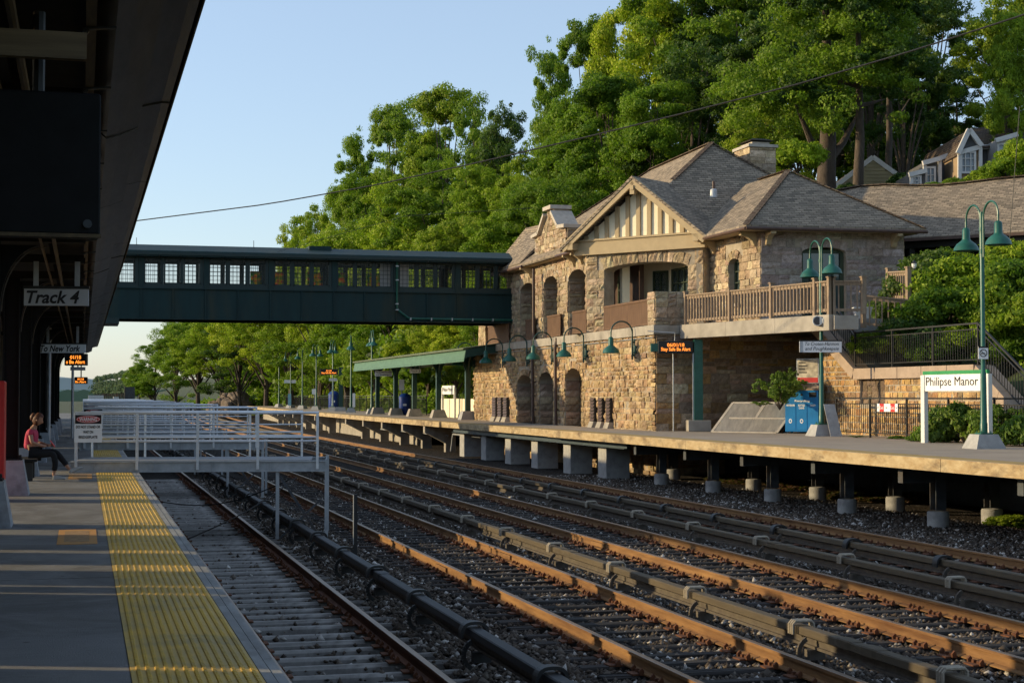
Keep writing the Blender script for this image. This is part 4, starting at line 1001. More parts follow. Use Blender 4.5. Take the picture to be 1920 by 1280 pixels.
def small_board(px0, px1, py0, py1, X, label, mat='sign_white', txt=None, name='notice_board', cat='notice', legs=True):
    Y = YX((px0+px1)/2, X)
    for _ in range(4): Xb = X+bend(Y)*.9; Y = YX((px0+px1)/2, Xb)
    D = Xb*math.sin(TH)+Y*math.cos(TH); c_ = PD((px0+px1)/2, (py0+py1)/2, D); W, H = (px1-px0)/F*D, (py1-py0)/F*D
    t = thing(name, label, cat, (c_.x, c_.y, Z3), -TH); zc = c_.z-Z3
    b = MB(); b.box(-W/2, W/2, -.02, .02, zc-H/2, zc+H/2); b.build('board', mat, t)
    if legs: b = MB(); b.box(-.03, .03, .02, .06, 0, zc+H/2-.02); b.build('post', 'galv', t)
    if txt: put_text('lettering', txt, H*.6, (0, -.024, zc), (1, 0, 0), 'ink', t, width=W*.8)
small_board(478, 495, 744, 758, 22.6, 'pale framed board at the far left end of the right platform')
small_board(540, 546, 738, 760, 20.0, 'light blue narrow panel at the foot of a distant lamp', mat=plain('pale_blue', (.25, .5, .6), None), legs=True)
small_board(533, 555, 712, 718, 20.3, 'small white sign on a distant lamp post', legs=False)
small_board(617, 632, 709, 714, 20.3, 'small pale sign beside the distant amber display', legs=True)
small_board(585, 594, 729, 739, 20.3, 'small cream notice near the far blue bin')
small_board(748, 758, 711, 731, 21.6, 'white notice with red marks above the blue bin in the shelter')
small_board(661, 666, 737, 763, 21.0, 'narrow white and pink panel left of the shelter')
# blue rounded bins
def blue_bin(px, py, X, label, h, w_):
    a = PZ(px, py, Z3); D = F*1.35/(py-741); Y = YX(px, X)
    t = thing('waste_bin', label, 'bin', (X+bend(Y), Y, Z3), -TH, 'blue rounded bins')
    b = MB(); b.lathe([(w_*.95, 0), (w_, .05), (w_, h*.78)], (0, 0, 0), 20); b.build('body', 'blue_dark', t, smooth=True)
    b = MB(); b.lathe([(w_*1.05, h*.78), (w_*1.05, h*.83), (w_*.7, h*.95), (w_*.25, h), (0, h)], (0, 0, 0), 20); b.build('lid', 'blue_dark', t, smooth=True)
    b = MB(); b.box(-w_*.3, w_*.3, -w_-.01, -w_+.05, h*.42, h*.52); b.build('label_plate', 'sign_white', t)
blue_bin(756, 774, 21.3, 'blue rounded bin standing inside the green shelter', 1.5, .42)
blue_bin(613, 767, 20.9, 'farther blue rounded bin by the distant amber display', 1.75, .48)
# distant amber display
X = 19.8; Y = YX(617, X)
for _ in range(4): X = 19.8+bend(Y); Y = YX(617, X)
D = X*math.sin(TH)+Y*math.cos(TH); c_ = PD(617, 697, D)
t = thing('train_display', 'distant amber train display on a thick green post', 'display', (c_.x, c_.y, c_.z), -TH); led_box(t, 1.5, .5, .3, '01/18', 'Stay Safe Be Alert')
b = MB(); b.box(.85, 1.2, -.15, .15, Z3-c_.z, .4); b.build('post', 'green_dark', t)
b = MB(); b.frustum(1.02, 0, Z3-c_.z-.01, Z3-c_.z+.35, .5, .4, .4, .3); b.build('concrete_base', 'concrete_grey', t)
# near amber display
c_ = PD(1266, 651, 60.2)
t = thing('train_display', 'amber train display reading Stay Safe Be Alert in front of the stone wall corner', 'display', (c_.x, c_.y, c_.z), -TH*.9)
led_box(t, 1.32, .46, .32, '06/01/18', 'Stay Safe Be Alert')
b = MB(); b.box(.70, 1.02, -.16, .16, Z3-c_.z+.42, .30); b.box(-.92, -.66, -.12, .12, -.16, .14); b.build('post', 'green', t)
b = MB(); b.box(.64, .69, -.1, -.02, Z3-c_.z+.42, -.2); b.build('conduit', 'galv', t)
b = MB(); b.box(.44, 1.30, -.35, .35, Z3-c_.z, Z3-c_.z+.42, 0, .02); b.build('concrete_base', 'concrete', t)
b = MB(); b.tube([(0, .1, .25), (0, .1, .55), (-1.0, .3, .62)], .02, 6); b.tube([(-.05, .2, -.2), (-.05, .2, Z3-c_.z-1)], .025, 6); b.build('cable_pipe', 'galv', t)
# cream barrier wall behind the far sign
a = PX(888, 780, 21.9); y0_ = YX(890, 21.9); y1_ = YX(817, 21.9)
b = MB()
for q in range(3): b.box(21.9, 22.0, y0_+(y1_-y0_)*q/3+.03, y0_+(y1_-y0_)*(q+1)/3-.03, Z3, Z3+1.15)
tag(b.build('barrier_wall', 'cream'), 'low cream barrier panels between the shelter and the stone building', 'barrier')
# ---------------------------------------------------------------- iron fences
def fence(name, label, P, h, z0=Z3, mat='black', step=.13, post=2.4, kind=None, cat='fence', mid=True, rake=None):
    """P: list of (x,y,z) points"""
    t = thing(name, label, cat, (0, 0, 0))
    bp_, br, bk = MB(), MB(), MB()
    for a, c in zip(P[:-1], P[1:]):
        a, c = Vector(a), Vector(c); L = (c.xy-a.xy).length; n = max(1, round(L/step)); up = Vector((0, 0, h))
        br.beam(a+up, c+up, .06, .05); br.beam(a+up*.12, c+up*.12, .035, .03)
        if mid: br.beam(a+up*.86, c+up*.86, .03, .03)
        for i in range(1, n):
            p = a.lerp(c, i/n); bk.beam(p+up*.12, p+up*(.86 if mid else 1), .018, .018, up=(1, 0, 0))
        m_ = max(1, round(L/post))
        for i in range(m_+1): p = a.lerp(c, i/m_); bp_.beam(p, p+up*1.03, .055, .055, up=(1, 0, 0))
    bp_.build('posts', mat, t).name = 'fence_post'; br.build('rails', mat, t).name = 'fence_rail'; bk.build('pickets', mat, t).name = 'picket_panel'
    return t
xf = 24.4
fence('iron_fence', 'black iron fence along the back of the right platform below the stair wall', [(xf, YX(1568, xf), Z3), (xf, YX(1700, xf), Z3), (xf, YX(1960, xf), Z3)], 1.26)
P_ = []
for px in (800, 700, 640, 590, 550, 520, 482):
    X = 22.6; Y = YX(px, X)
    for _ in range(4): X = 22.6+bend(Y)*.9; Y = YX(px, X)
    P_.append((X, Y, Z3))
fence('iron_fence', 'black fence along the back of the far right platform under the trees', P_, 1.3, step=.22, post=4)
# exit sign on the fence
D = 51.5; c_ = PD(1664, 764, D); W = 52/F*D; H = 15/F*D
c_ = PX(1664, 764, xf-.08); D = c_.x*math.sin(TH)+c_.y*math.cos(TH)
t = thing('exit_sign', 'white and red exit arrow sign fixed to the iron fence', 'sign', c_, R(-88))
b = MB(); b.box(-.62, .62, -.01, .01, -.125, .125); b.build('board', 'sign_white', t)
for s in (-.33, .33):
    b = MB(); b.box(s-.13, s+.13, -.016, -.011, -.125, .125); b.build('red_patch', 'red', t)
    put_text('lettering', 'Exit', .15, (s, -.019, 0), (1, 0, 0), 'sign_white', t)
put_text('arrow', '<', .16, (-.55, -.013, 0), (1, 0, 0), 'ink', t); put_text('arrow', '>', .16, (.55, -.013, 0), (1, 0, 0), 'ink', t); put_text('lettering', 'to', .1, (-.05, -.013, 0), (1, 0, 0), 'ink', t)
# lamp post signs
q = PD(1538.5, 649.5, pa.x*math.sin(TH)+pa.y*math.cos(TH)-.15); D = 54.5
t = thing('direction_sign', 'white sign with two italic lines reading To Croton-Harmon and Poughkeepsie', 'sign', q, -TH)
W, H = 77/F*D, 21/F*D
b = MB(); b.box(-W/2, W/2, -.03, .03, -H/2, H/2); b.build('board', 'sign_white', t); b = MB(); b.box(-W/2, W/2, -.034, .034, H/2-.02, H/2+.02); b.build('top_rail', 'black', t)
b = MB(); b.box(-W/2-.004, -W/2+.11, -.036, -.0305, -H/2, H/2-.02); b.build('end_cap', 'galv', t)
put_text('lettering', 'To Croton-Harmon', .16, (.04, -.034, .09), (1, 0, 0), 'ink', t, shear=.25, width=W*.8); put_text('lettering', 'and Poughkeepsie', .16, (.04, -.034, -.085), (1, 0, 0), 'ink', t, shear=.25, width=W*.8)
q = PD(1843.5, 661, pb_.x*math.sin(TH)+pb_.y*math.cos(TH)-.12)
t = thing('no_smoking_sign', 'small white no smoking sign on the right hand lamp post', 'sign', q, -TH)
b = MB(); b.box(-.125, .125, -.01, .01, -.16, .16); b.build('board', 'sign_white', t); b = MB(); b.box(-.125, .125, -.013, -.009, .12, .16); b.build('header', 'ink', t)
b = MB(); ring = [(.09*math.cos(a), -.015, .09*math.sin(a)-.01) for a in np.linspace(0, 2*math.pi, 25)]; b.tube(ring, .010, 6); b.beam((-.06, -.015, .05), (.06, -.015, -.07), .012, .012); b.beam((-.06, -.015, -.02), (.045, -.015, -.02), .012, .02); b.build('symbol', 'ink', t)
q = PD(1538, 602, pa.x*math.sin(TH)+pa.y*math.cos(TH)-.05)
t = thing('loudspeaker', 'pair of white round loudspeakers clamped to the lamp post above the To Croton-Harmon sign', 'loudspeaker', q, -TH)
for s, nm_ in ((-1, 'horn'), (1, 'horn')):
    b = MB(); b.tube([(s*.08, .05, 0), (s*.12, -.1, 0), (s*.16+.02, -.28, 0)], [.15, .165, .17], 16); b.build(nm_, 'white', t, smooth=True)
    b = MB(); b.tube([(s*.16+.02, -.281, 0), (s*.16+.02, -.287, 0)], .14, 16); b.build('grille', 'dark_steel', t)
# poster board
c_ = PD(1515, 695, 58.5)
t = thing('poster_board', 'framed advertising poster with a red strip at its foot behind the recycling bins', 'poster', (c_.x, c_.y, c_.z), R(-50)); t.scale = (1.25, 1, 1)
W, H = 36/F*58.5, 46/F*58.5
b = MB(); b.box(-W/2, W/2, -.03, .03, -H/2, H/2); b.build('frame', 'galv', t)
k = N('poster_print'); v = k.coord('Object', (1, 1, 1)); f = k.noise(v, 3.2, 3, .5)
k.l(k.ramp(f, [(.3, (.05, .06, .06)), (.45, (.30, .26, .20)), (.6, (.62, .55, .42))]), k.b.inputs['Base Color'])
b = MB(); b.box(-W/2+.03, W/2-.03, -.036, -.031, -H/2+.2, H/2-.03); b.build('print', k.m, t); b = MB(); b.box(-W/2+.03, W/2-.03, -.037, -.031, -H/2+.02, -H/2+.2); b.build('red_strip', 'red', t)
for i in range(4): b = MB(); b.box(-W/2+.07, -W/2+.07+(.22, .28, .2, .26)[i], -.040, -.037, .28-.12*i, .32-.12*i); b.build('text_line', 'ink', t)
b = MB(); b.box(-.04, .04, -.02, .04, Z3-c_.z, -H/2); b.build('post', 'green_dark', t)
# ---------------------------------------------------------------- recycling bins
D = F*1.35/(812-741); c_ = PD(1503, 741, D-.3)
t = thing('recycling_bin', 'bright blue three door recycling bin with white lettering and a rusty top', 'recycling bin', (c_.x, c_.y, Z3), R(-46)); t.scale = (1.35, 1.15, 1.16)
b = MB(); b.box(-.46, .46, 0, .5, .05, 1.32, 0, .02); b.build('body', 'blue', t)
b = MB(); b.faces([(-.47, 0-.01, 1.32), (.47, -.01, 1.32), (.47, .55, 1.32), (-.47, .55, 1.32), (-.36, .12, 1.52), (.47, .12, 1.52), (.47, .5, 1.52), (-.36, .5, 1.52)], [(3, 2, 1, 0), (4, 5, 6, 7), (0, 1, 5, 4), (1, 2, 6, 5), (2, 3, 7, 6), (3, 0, 4, 7)])
b.build('lid', plain('rusty_lid', (.40, .33, .25), (.28, .16, .09), .7, scale=8, dirt=(.01, .1, .3)), t)
for i in range(3):
    x = -.31+.31*i
    b = MB(); b.box(x-.145, x+.145, -.012, -.001, .12, .92); b.build('door', 'blue', t)
    if i == 1: b = MB(); b.tube([(x, -.012, 1.18), (x, .0, 1.18)], .035, 12)
    else: b = MB(); b.box(x-.10, x+.10, -.010, -.001, 1.11, 1.26)
    b.build('slot', 'ink', t)
    if i < 2: b = MB(); b.lathe([(.045, 0), (.045, .004)], (0, 0, 0), 14); b.v = [(x+a_, -.014-z_, .38+1.6*y_) for a_, y_, z_ in b.v]; b.build('symbol', 'sign_white', t); b = MB(); b.lathe([(.022, 0), (.022, .006)], (0, 0, 0), 14); b.v = [(x+a_, -.014-z_, .38+1.6*y_) for a_, y_, z_ in b.v]; b.build('symbol_hole', 'blue', t)
for tx_, x, z, w_ in (('Recycling', .02, .99, .42), ('NEWSPAPER', -.30, .86, .24), ('BOTTLES', .0, .86, .18), ('CANS', .0, .78, .15), ('TRASH', .31, .86, .15)): put_text('lettering', tx_, .08, (x, -.014, z), (1, 0, 0), 'sign_white', t, off=.003, width=w_)
c2 = PD(1549, 741, D+.35)
t = thing('recycling_bin', 'dark blue bin standing against the right side of the bright recycling bin', 'recycling bin', (c2.x, c2.y, Z3), -TH*.5); t.scale = (1.05, 1.1, 1.12)
b = MB(); b.box(-.32, .38, 0, .5, .05, 1.32, 0, .02); b.build('body', 'blue_dark', t); b = MB(); b.box(-.34, .40, -.02, .52, 1.32, 1.37, 0, .01); b.build('lid', 'blue_dark', t)
b = MB(); b.box(-.15, .17, -.01, .0, 1.08, 1.24); b.build('slot', 'bracket', t); put_text('lettering', 'CANS', .11, (.1, -.012, .82), (1, 0, 0), 'sign_white', t, off=.003)
# leaning grey board
c_ = PD(1563, 741, 52.6)
t = thing('leaning_board', 'grey weathered board leaning against the dark blue bin', 'board', (c_.x, c_.y, Z3), -TH)
b = MB(); b.faces([(-.10, 0, 0), (.28, 0, 0), (.10, .35, 1.06), (-.26, .35, 1.06), (-.10, .05, 0), (.28, .05, 0), (.10, .40, 1.06), (-.26, .40, 1.06)], [(0, 1, 2, 3), (7, 6, 5, 4), (0, 4, 5, 1), (1, 5, 6, 2), (2, 6, 7, 3), (3, 7, 4, 0)]); b.build('plank', 'concrete_grey', t)
# ---------------------------------------------------------------- old slatted panels and bike rack
c_ = PZ(1395, 811, Z3)
t = thing('slatted_panel', 'old corrugated metal panel in a cream frame leaning back on the platform', 'panel', (c_.x, c_.y, Z3), R(-52)); t.scale = (1.35, 1, 1)
def leanpt(u, v, w_=0): return Vector((u+.28*v, .55*v+w_*.85, .82*v-w_*.5))   # leaning plane
W = 2.0; 
b = MB()
for a, c in (((-.98, .0), (.98, .0)), ((-.98, 1.3), (.98, 1.3)), ((-.98, 0), (-.98, 1.3)), ((.98, 0), (.98, 1.3)), ((-.75, .62), (.95, .62)), ((.05, .62), (.02, 1.3))): b.beam(leanpt(*a, -.02), leanpt(*c, -.02), .07, .05, up=(0, -1, 0))
b.build('frame', 'coping_light', t)
b = MB(); n = 28
for i in range(n):
    u0, u1 = -.95+1.9*i/n, -.95+1.9*(i+1)/n; um = (u0+u1)/2
    b.faces([leanpt(u0, .03), leanpt(um, .03, -.05), leanpt(u1, .03), leanpt(u1, 1.28), leanpt(um, 1.28, -.05), leanpt(u0, 1.28)], [(0, 1, 4, 5), (1, 2, 3, 4)])
b.build('corrugated_sheet', plain('old_sheet', (.66, .60, .50), (.46, .41, .34), .7, scale=3, stretch=(4, 1, 1)), t)
t = thing('slatted_panel', 'dark red edged metal panels stacked behind the corrugated panel', 'panel', (c_.x+.2, c_.y+.1, Z3), R(-52)); t.scale = (1.35, 1, 1)
for i, m_ in ((0, 'plate_rust'), (1, 'dark_steel'), (2, 'galv')):
    b = MB(); f_ = [leanpt(-.9+.0, .0, .06+.09*i), leanpt(.95+.09*i, .0, .06+.09*i), leanpt(.95+.09*i, 1.33, .06+.09*i), leanpt(-.9, 1.33, .06+.09*i)]
    for a, c in zip(f_, f_[1:]+f_[:1]): b.beam(a, c, .05, .05, up=(0, -1, 0))
    if i == 1: b.face(f_)
    b.build('panel_frame', m_, t)
b = MB(); b.beam((1.62, .9, 1.02), (1.15, .0, .0), .04, .04); b.beam((1.25, .2, .4), (1.75, .45, .15), .03, .03); b.build('prop', 'galv', t)
c_ = PZ(1345, 800, Z3)
t = thing('bike_rack', 'looped grey pipe bike rack lying beside the corrugated panel', 'bike rack', (c_.x, c_.y+.3, Z3), -TH)
for i in range(4):
    b = MB(); dx, dy = -.12-.13*i, .18*i
    P_ = [Vector((dx+.55, dy, .10+.02*i)), Vector((dx+.05, dy, .28+.02*i)), Vector((dx-.08, dy, .42)), Vector((dx-.02, dy, .75+.05*i)), Vector((dx+.10, dy, .93+.04*i)), Vector((dx+.25, dy, .93+.04*i)), Vector((dx+.6, dy, .72+.04*i))]
    Q = []
    for a, c in zip(P_, P_[1:]): Q += [a.lerp(c, k_/3) for k_ in range(3)]
    for _ in range(2): Q = [Q[0]]+[(Q[i_-1]+Q[i_]*2+Q[i_+1])/4 for i_ in range(1, len(Q)-1)]+[Q[-1]]
    b.tube(Q, .028, 8); b.build('loop', 'alu', t, smooth=True)
# ================================================================ STONE STATION BUILDING
PAL = [(.38, .27, .175), (.33, .23, .15), (.42, .31, .21), (.30, .22, .155), (.36, .25, .15), (.27, .20, .14), (.44, .34, .24), (.25, .19, .145)]
PALP = [(.40, .285, .155), (.36, .25, .14), (.43, .32, .185), (.33, .24, .145), (.38, .265, .15), (.30, .22, .14), (.45, .34, .20)]
PAL2 = [(.36, .28, .19), (.32, .25, .165), (.40, .32, .215), (.29, .23, .155), (.34, .27, .185), (.42, .34, .235), (.28, .225, .155)]
PALY = [(.46, .29, .12), (.38, .23, .10), (.30, .19, .10), (.50, .34, .16), (.24, .16, .09), (.42, .28, .14)]
def arch_top(o, u):
    if o.get('rise', 0) <= 0: return o['v1']
    h = (o['u1']-o['u0'])/2; x = max(-1, min(1, (u-(o['u0']+o['u1'])/2)/h)); return o['v1']+o['rise']*math.sqrt(max(0, 1-x*x))
def masonry(ws, st, O, u, W, H, ops=(), course=(.22, .40), blk=(.35, .85), prot=(.03, .08), depth=.5, pal=PAL, seed=1, gap=.014, top=None, back=None, ring=.32, quoin=0, rough=.028, vbase=0):
    """ws: mesh of mortar wall, st: mesh of stones.  u x z is the outward normal."""
    q = random.Random(seed); O = Vector(O); u = Vector(u).normalized(); z = Vector((0, 0, 1)); n = u.cross(z)
    at = lambda a, v, d=0.0: O+u*a+z*v+n*d
    tp = top or (lambda a: H)
    cuts = {0.0, W}
    for o in ops:
        cuts |= {o['u0'], o['u1']}
        if o.get('rise', 0) > 0: cuts |= {o['u0']+(o['u1']-o['u0'])*(1-math.cos(math.pi*i/12))/2 for i in range(13)}
    if top:
        for a in getattr(top, 'cuts', ()): cuts.add(a)
    cuts = sorted(c for c in cuts if 0 <= c <= W)
    for a, b in zip(cuts[:-1], cuts[1:]):
        if b-a < 1e-5: continue
        m_ = (a+b)/2; oo = sorted([o for o in ops if o['u0'] < m_ < o['u1']], key=lambda o: o['v0']); e = 1e-4
        lo_a = lo_b = 0.0
        for o in oo:
            if o['v0'] > lo_a+1e-4: ws.face([at(a, lo_a), at(b, lo_b), at(b, o['v0']), at(a, o['v0'])])
            ta, tb = arch_top(o, a), arch_top(o, b)
            ws.face([at(a, ta), at(b, tb), at(b, tb, -depth), at(a, ta, -depth)])          # soffit
            ws.face([at(a, o['v0']), at(b, o['v0']), at(b, o['v0'], -depth), at(a, o['v0'], -depth)])
            lo_a, lo_b = ta, tb
        ws.face([at(a, lo_a), at(b, lo_b), at(b, tp(b-e)), at(a, tp(a+e))])
        ws.face([at(a, tp(a+e)), at(b, tp(b-e)), at(b, tp(b-e), -depth), at(a, tp(a+e), -depth)])
    for o in ops:
        for uu in (o['u0'], o['u1']): ws.face([at(uu, o['v0']), at(uu, o['v1']), at(uu, o['v1'], -depth), at(uu, o['v0'], -depth)])
    ws.face([at(0, 0), at(0, tp(1e-4)), at(0, tp(1e-4), -depth), at(0, 0, -depth)]); ws.face([at(W, 0), at(W, tp(W-1e-4)), at(W, tp(W-1e-4), -depth), at(W, 0, -depth)])
    def stone(fr, a, b, c, d):            # fr(a,v,depth)->point ; block a..b x c..d
        col = q.choice(pal); s = q.uniform(.8, 1.12); col = tuple(x*s*q.uniform(.94, 1.06) for x in col); p = q.uniform(*prot)
        nu = max(2, min(5, int((b-a)/.14))); nv = 2 if d-c < .45 else 3; pts = []; idx = {}
        for j in range(nv+1):
            for i in range(nu+1):
                fu, fv = i/nu, j/nv; edge_ = i in (0, nu) or j in (0, nv)
                dd = p*.55 if edge_ else p; dd += q.uniform(-rough, rough)*(.5 if edge_ else 1)
                ju = 0 if i in (0, nu) else q.uniform(-.15, .15)/nu; jv = 0 if j in (0, nv) else q.uniform(-.15, .15)/nv
                pts.append(fr(a+(b-a)*(fu+ju)+(q.uniform(-.008, .008) if edge_ else 0), c+(d-c)*(fv+jv)+(q.uniform(-.008, .008) if edge_ else 0), dd))
        nn = nu+1; fs = [(j*nn+i, j*nn+i+1, (j+1)*nn+i+1, (j+1)*nn+i) for j in range(nv) for i in range(nu)]
        rim = [(i, 0) for i in range(nu)]+[(nu, j) for j in range(nv)]+[(nu-i, nv) for i in range(nu)]+[(0, nv-j) for j in range(nv)]
        k0 = len(pts)
        for (i, j) in rim: pts.append(fr(a+(b-a)*i/nu, c+(d-c)*j/nv, -.03))
        for t_ in range(len(rim)):
            i, j = rim[t_]; i2, j2 = rim[(t_+1) % len(rim)]
            fs.append((j*nn+i, k0+t_, k0+(t_+1) % len(rim), j2*nn+i2))
        st.faces(pts, fs, 0, col)
    v = 0.0; row = 0
    while v < H+3 - .05:
        c = q.uniform(*course); ve = v+c
        if not top and ve > H-.12: ve = H
        iv = [(0.0, W)]
        vm = v+.02
        for o in ops:
            if ve > o['v0']+.02:
                if vm < o['v1']: ex = (o['u0'], o['u1'])
                else:
                    r0 = o.get('rise', 0); hh = (o['u1']-o['u0'])/2+ring; t_ = (vm-o['v1'])/(r0+ring) if (r0+ring) > 0 else 9
                    if t_ >= 1: continue
                    w_ = hh*math.sqrt(1-t_*t_) if r0 > .3 else hh-ring*.15; cc = (o['u0']+o['u1'])/2; ex = (cc-w_, cc+w_)
                ni = []
                for a, b in iv:
                    if ex[1] <= a or ex[0] >= b: ni.append((a, b)); continue
                    if ex[0] > a+.06: ni.append((a, ex[0]))
                    if ex[1] < b-.06: ni.append((ex[1], b))
                iv = ni
        for a, b in iv:
            p = a
            while p < b-.01:
                L = q.uniform(*blk)
                if p+L > b-blk[0]*.6: L = b-p
                if p+L > p+blk[1]*1.3: L /= 2
                e = min(b, p+L)
                t_ = ve
                if top:
                    tm_ = min(tp(p+.01), tp(e-.01)); 
                    if tm_ < v+.08: p = e; continue
                    t_ = min(ve, tm_)
                if c > .27 and t_ > ve-.01 and q.random() < .28:
                    vm_ = v+c*q.uniform(.38, .62); stone(at, p+gap/2, e-gap/2, v+gap/2, vm_-gap/2); um_ = p+(e-p)*q.uniform(.35, .65)
                    if q.random() < .5 and e-p > .5: stone(at, p+gap/2, um_-gap/2, vm_+gap/2, t_-gap/2); stone(at, um_+gap/2, e-gap/2, vm_+gap/2, t_-gap/2)
                    else: stone(at, p+gap/2, e-gap/2, vm_+gap/2, t_-gap/2)
                else: stone(at, p+gap/2, e-gap/2, v+gap/2, t_-gap/2)
                p = e
        v = ve; row += 1
        if v >= (H if not top else 99)-1e-3: break
        if top and v > max(tp(W*i/20+1e-3 if i == 0 else W*i/20-1e-3) for i in range(21)): break
    for o in ops:                                   # voussoirs
        if 'rise' not in o: continue
        hh = (o['u1']-o['u0'])/2; cc = (o['u0']+o['u1'])/2; r0 = o['rise']
        if r0 > .35*hh:
            nb = max(7, int(math.pi*hh/.26)) | 1
            def fr(t_, r_, d): a_ = math.pi*(1-t_); return at(cc+(hh+r_)*math.cos(a_), o['v1']+(r0+r_)*math.sin(a_), d)
            for i in range(nb): stone(fr, (i+.03)/nb, (i+.97)/nb, .0, ring*q.uniform(.85, 1.1))
        else:
            nb = max(5, int(2*hh/.24)) | 1
            def fr(t_, r_, d):
                x = -1+2*t_; return at(cc+x*(hh+r_*.35*abs(x)), o['v1']+r0*math.sqrt(max(0, 1-x*x*.98))+r_, d)
            for i in range(nb): stone(fr, (i+.03)/nb, (i+.97)/nb, .0, ring*q.uniform(.9, 1.1))
B = thing('station_building', 'sandstone station building with shingled hip roofs and tan timbered gable by the right platform', 'station building', (0, 0, 0))
PT = 4.27; XF = 21.0
ws, st = MB(), MB()
Y0 = 57.2; Y1 = 86.4; W = Y1-Y0; HB = PT-.34-(-1.5)
uo = lambda px: Y1-YX(px, XF)                       # facade u runs towards the camera
ops = [dict(u0=uo(a), u1=uo(b), v0=1.5+Z3, v1=1.5+zs, rise=.55) for a, b, zs in ((970, 998, 2.05), (1012, 1038, 2.15), (1060, 1092, 2.25))]
masonry(ws, st, (XF, Y1, -1.5), (0, -1, 0), W, HB, ops, seed=11, depth=.75, course=(.15, .33), blk=(.2, .66), prot=(.01, .12), gap=.03, rough=.045, pal=PALP)
masonry(ws, st, (XF, Y0, -1.5), (1, 0, 0), 9.5, HB, [], seed=12, depth=.4, course=(.26, .42), blk=(.4, 1.0), pal=[tuple(x*.8 for x in c) for c in PALY[:3]]+PAL)
for o in ops: masonry(ws, st, (XF+.7, Y1-o['u0'], -1.5+o['v0']), (0, -1, 0), o['u1']-o['u0'], 3.0, [], seed=int(o['u0']*7), depth=.1, prot=(.04, .07), rough=.02, pal=[tuple(x*.3 for x in c) for c in PAL])  # niche backs: recess shade put into the darkened stone colours
for o in ops:   # stone reveals
    masonry(ws, st, (XF+.02, Y1-o['u0']-.0, -1.5+o['v0']), (1, 0, 0), .68, o['v1']-o['v0'], [], seed=5, depth=.02, prot=(.03, .05), rough=.015, pal=PAL)
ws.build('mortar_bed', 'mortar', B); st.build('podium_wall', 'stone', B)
b = MB(); b.box(XF+.02, 30.3, Y0+.05, Y1-.05, PT-.36, PT-.01); b.build('podium_floor', 'concrete', B)
# cornice
b = MB()
for i in range(11): y0_ = Y0-.08+(Y1-Y0)*i/11; b.box(XF-.14, XF+.5, y0_, y0_+(Y1-Y0)/11-.012, PT-.36, PT)
b.build('cornice', 'concrete', B)
b = MB(); b.box(XF-.14, 22.1, Y0-.14, Y0-.085, PT-.34, PT-.01); b.build('cornice_end', 'concrete', B)
# vents with louvres
for grp in ((1113, 1121, 1128, 1136, 1143, 1151), (928, 935, 938.5, 945.5, 949, 956)):
    for a, c in zip(grp[::2], grp[1::2]):
        ya, yb = YX(a, XF), YX(c, XF); z0, z1 = Z3+.25, Z3+1.25
        fr = MB(); fr.box(XF-.15, XF+.02, yb, ya, z0, z1); vo = fr.build('vent', 'ink', B)
        s = MB()
        for i in range(7): z_ = z0+.04+(z1-z0)*i/7; s.faces([(XF-.20, yb+.02, z_), (XF-.20, ya-.02, z_), (XF-.155, ya-.02, z_+.09), (XF-.155, yb+.02, z_+.09), (XF-.20, yb+.02, z_-.02), (XF-.20, ya-.02, z_-.02)], [(0, 1, 2, 3), (0, 1, 5, 4)])
        lo = s.build('louvre', 'brown_pipe', vo)
        s = MB(); s.frustum(XF-.12, (ya+yb)/2, Z3, z0, .18, (ya-yb)/2+.02, .08, (ya-yb)/2); s.build('sill', 'concrete', vo)
# downpipes
for px, zt, zb in ((1003, PT, Z3), (1046, PT, Z3)):
    y = YX(px-2, XF-.12); b = MB(); b.tube([(XF-.13, y, zt+3.4 if px == 1003 else zt-.05), (XF-.13, y, zt+.15 if px == 1003 else zt-.2), (XF-.2, y, zt-.5), (XF-.16, y, zb)], .075, 10)
    for z_ in (.9, 2.2, 3.4): b.box(XF-.24, XF, y-.09, y+.09, z_, z_+.05)
    b.build('downspout', 'brown_pipe', B, smooth=True)
# horizontal conduit along the cornice
b = MB(); b.tube([(XF-.06, Y1-4, PT-.46), (XF-.06, Y0+.2, PT-.46)], .022, 6); b.build('conduit', 'galv', B)
# ---------------------------------------------------------------- upper arcade
XU = 21.3; YU1 = 80.4; G0 = Vector((21.45, 65.1, 0)); GD = Vector((3.0, -4.1, 0)).normalized(); GN = GD.cross(Vector((0, 0, 1)))
YU0 = 66.3; EZ = 8.1; WU = YU1-YU0; uu = lambda px: YU1-YX(px, XU)
ws, st = MB(), MB()
ops = [dict(u0=uu(a), u1=uu(b), v0=.02, v1=zs-PT, rise=.42) for a, b, zs in ((976, 1003, 6.75), (1020, 1046, 6.8), (1066, 1099, 6.8))]
class Top:
    cuts = ()
    def __call__(s, a): return EZ-PT
gu0, gu1 = uu(1003), uu(1064)
gc = (gu0+gu1)/2; gw = (gu1-gu0)/2
class GT:
    cuts = (gu0, gu0+.001, gc-gw*.5, gc-.62, gc-.55, gc+.55, gc+.62, gc+gw*.55, gu1-.001, gu1)
    def __call__(s, a):
        d = abs(a-gc)
        if d > gw: return EZ-PT-.05
        if d < .56: return 10.35-PT
        if d < .62+.0: return 10.15-PT
        if d < gw*.62: return 10.1-PT-(d-.62)*.62
        return 9.3-PT-(d-gw*.62)*.10
masonry(ws, st, (XU, YU1, PT), (0, -1, 0), WU, EZ-PT, ops, seed=21, depth=.75, course=(.2, .36), blk=(.28, .72), rough=.042, gap=.02, pal=PAL2, top=GT(), prot=(.02, .09))
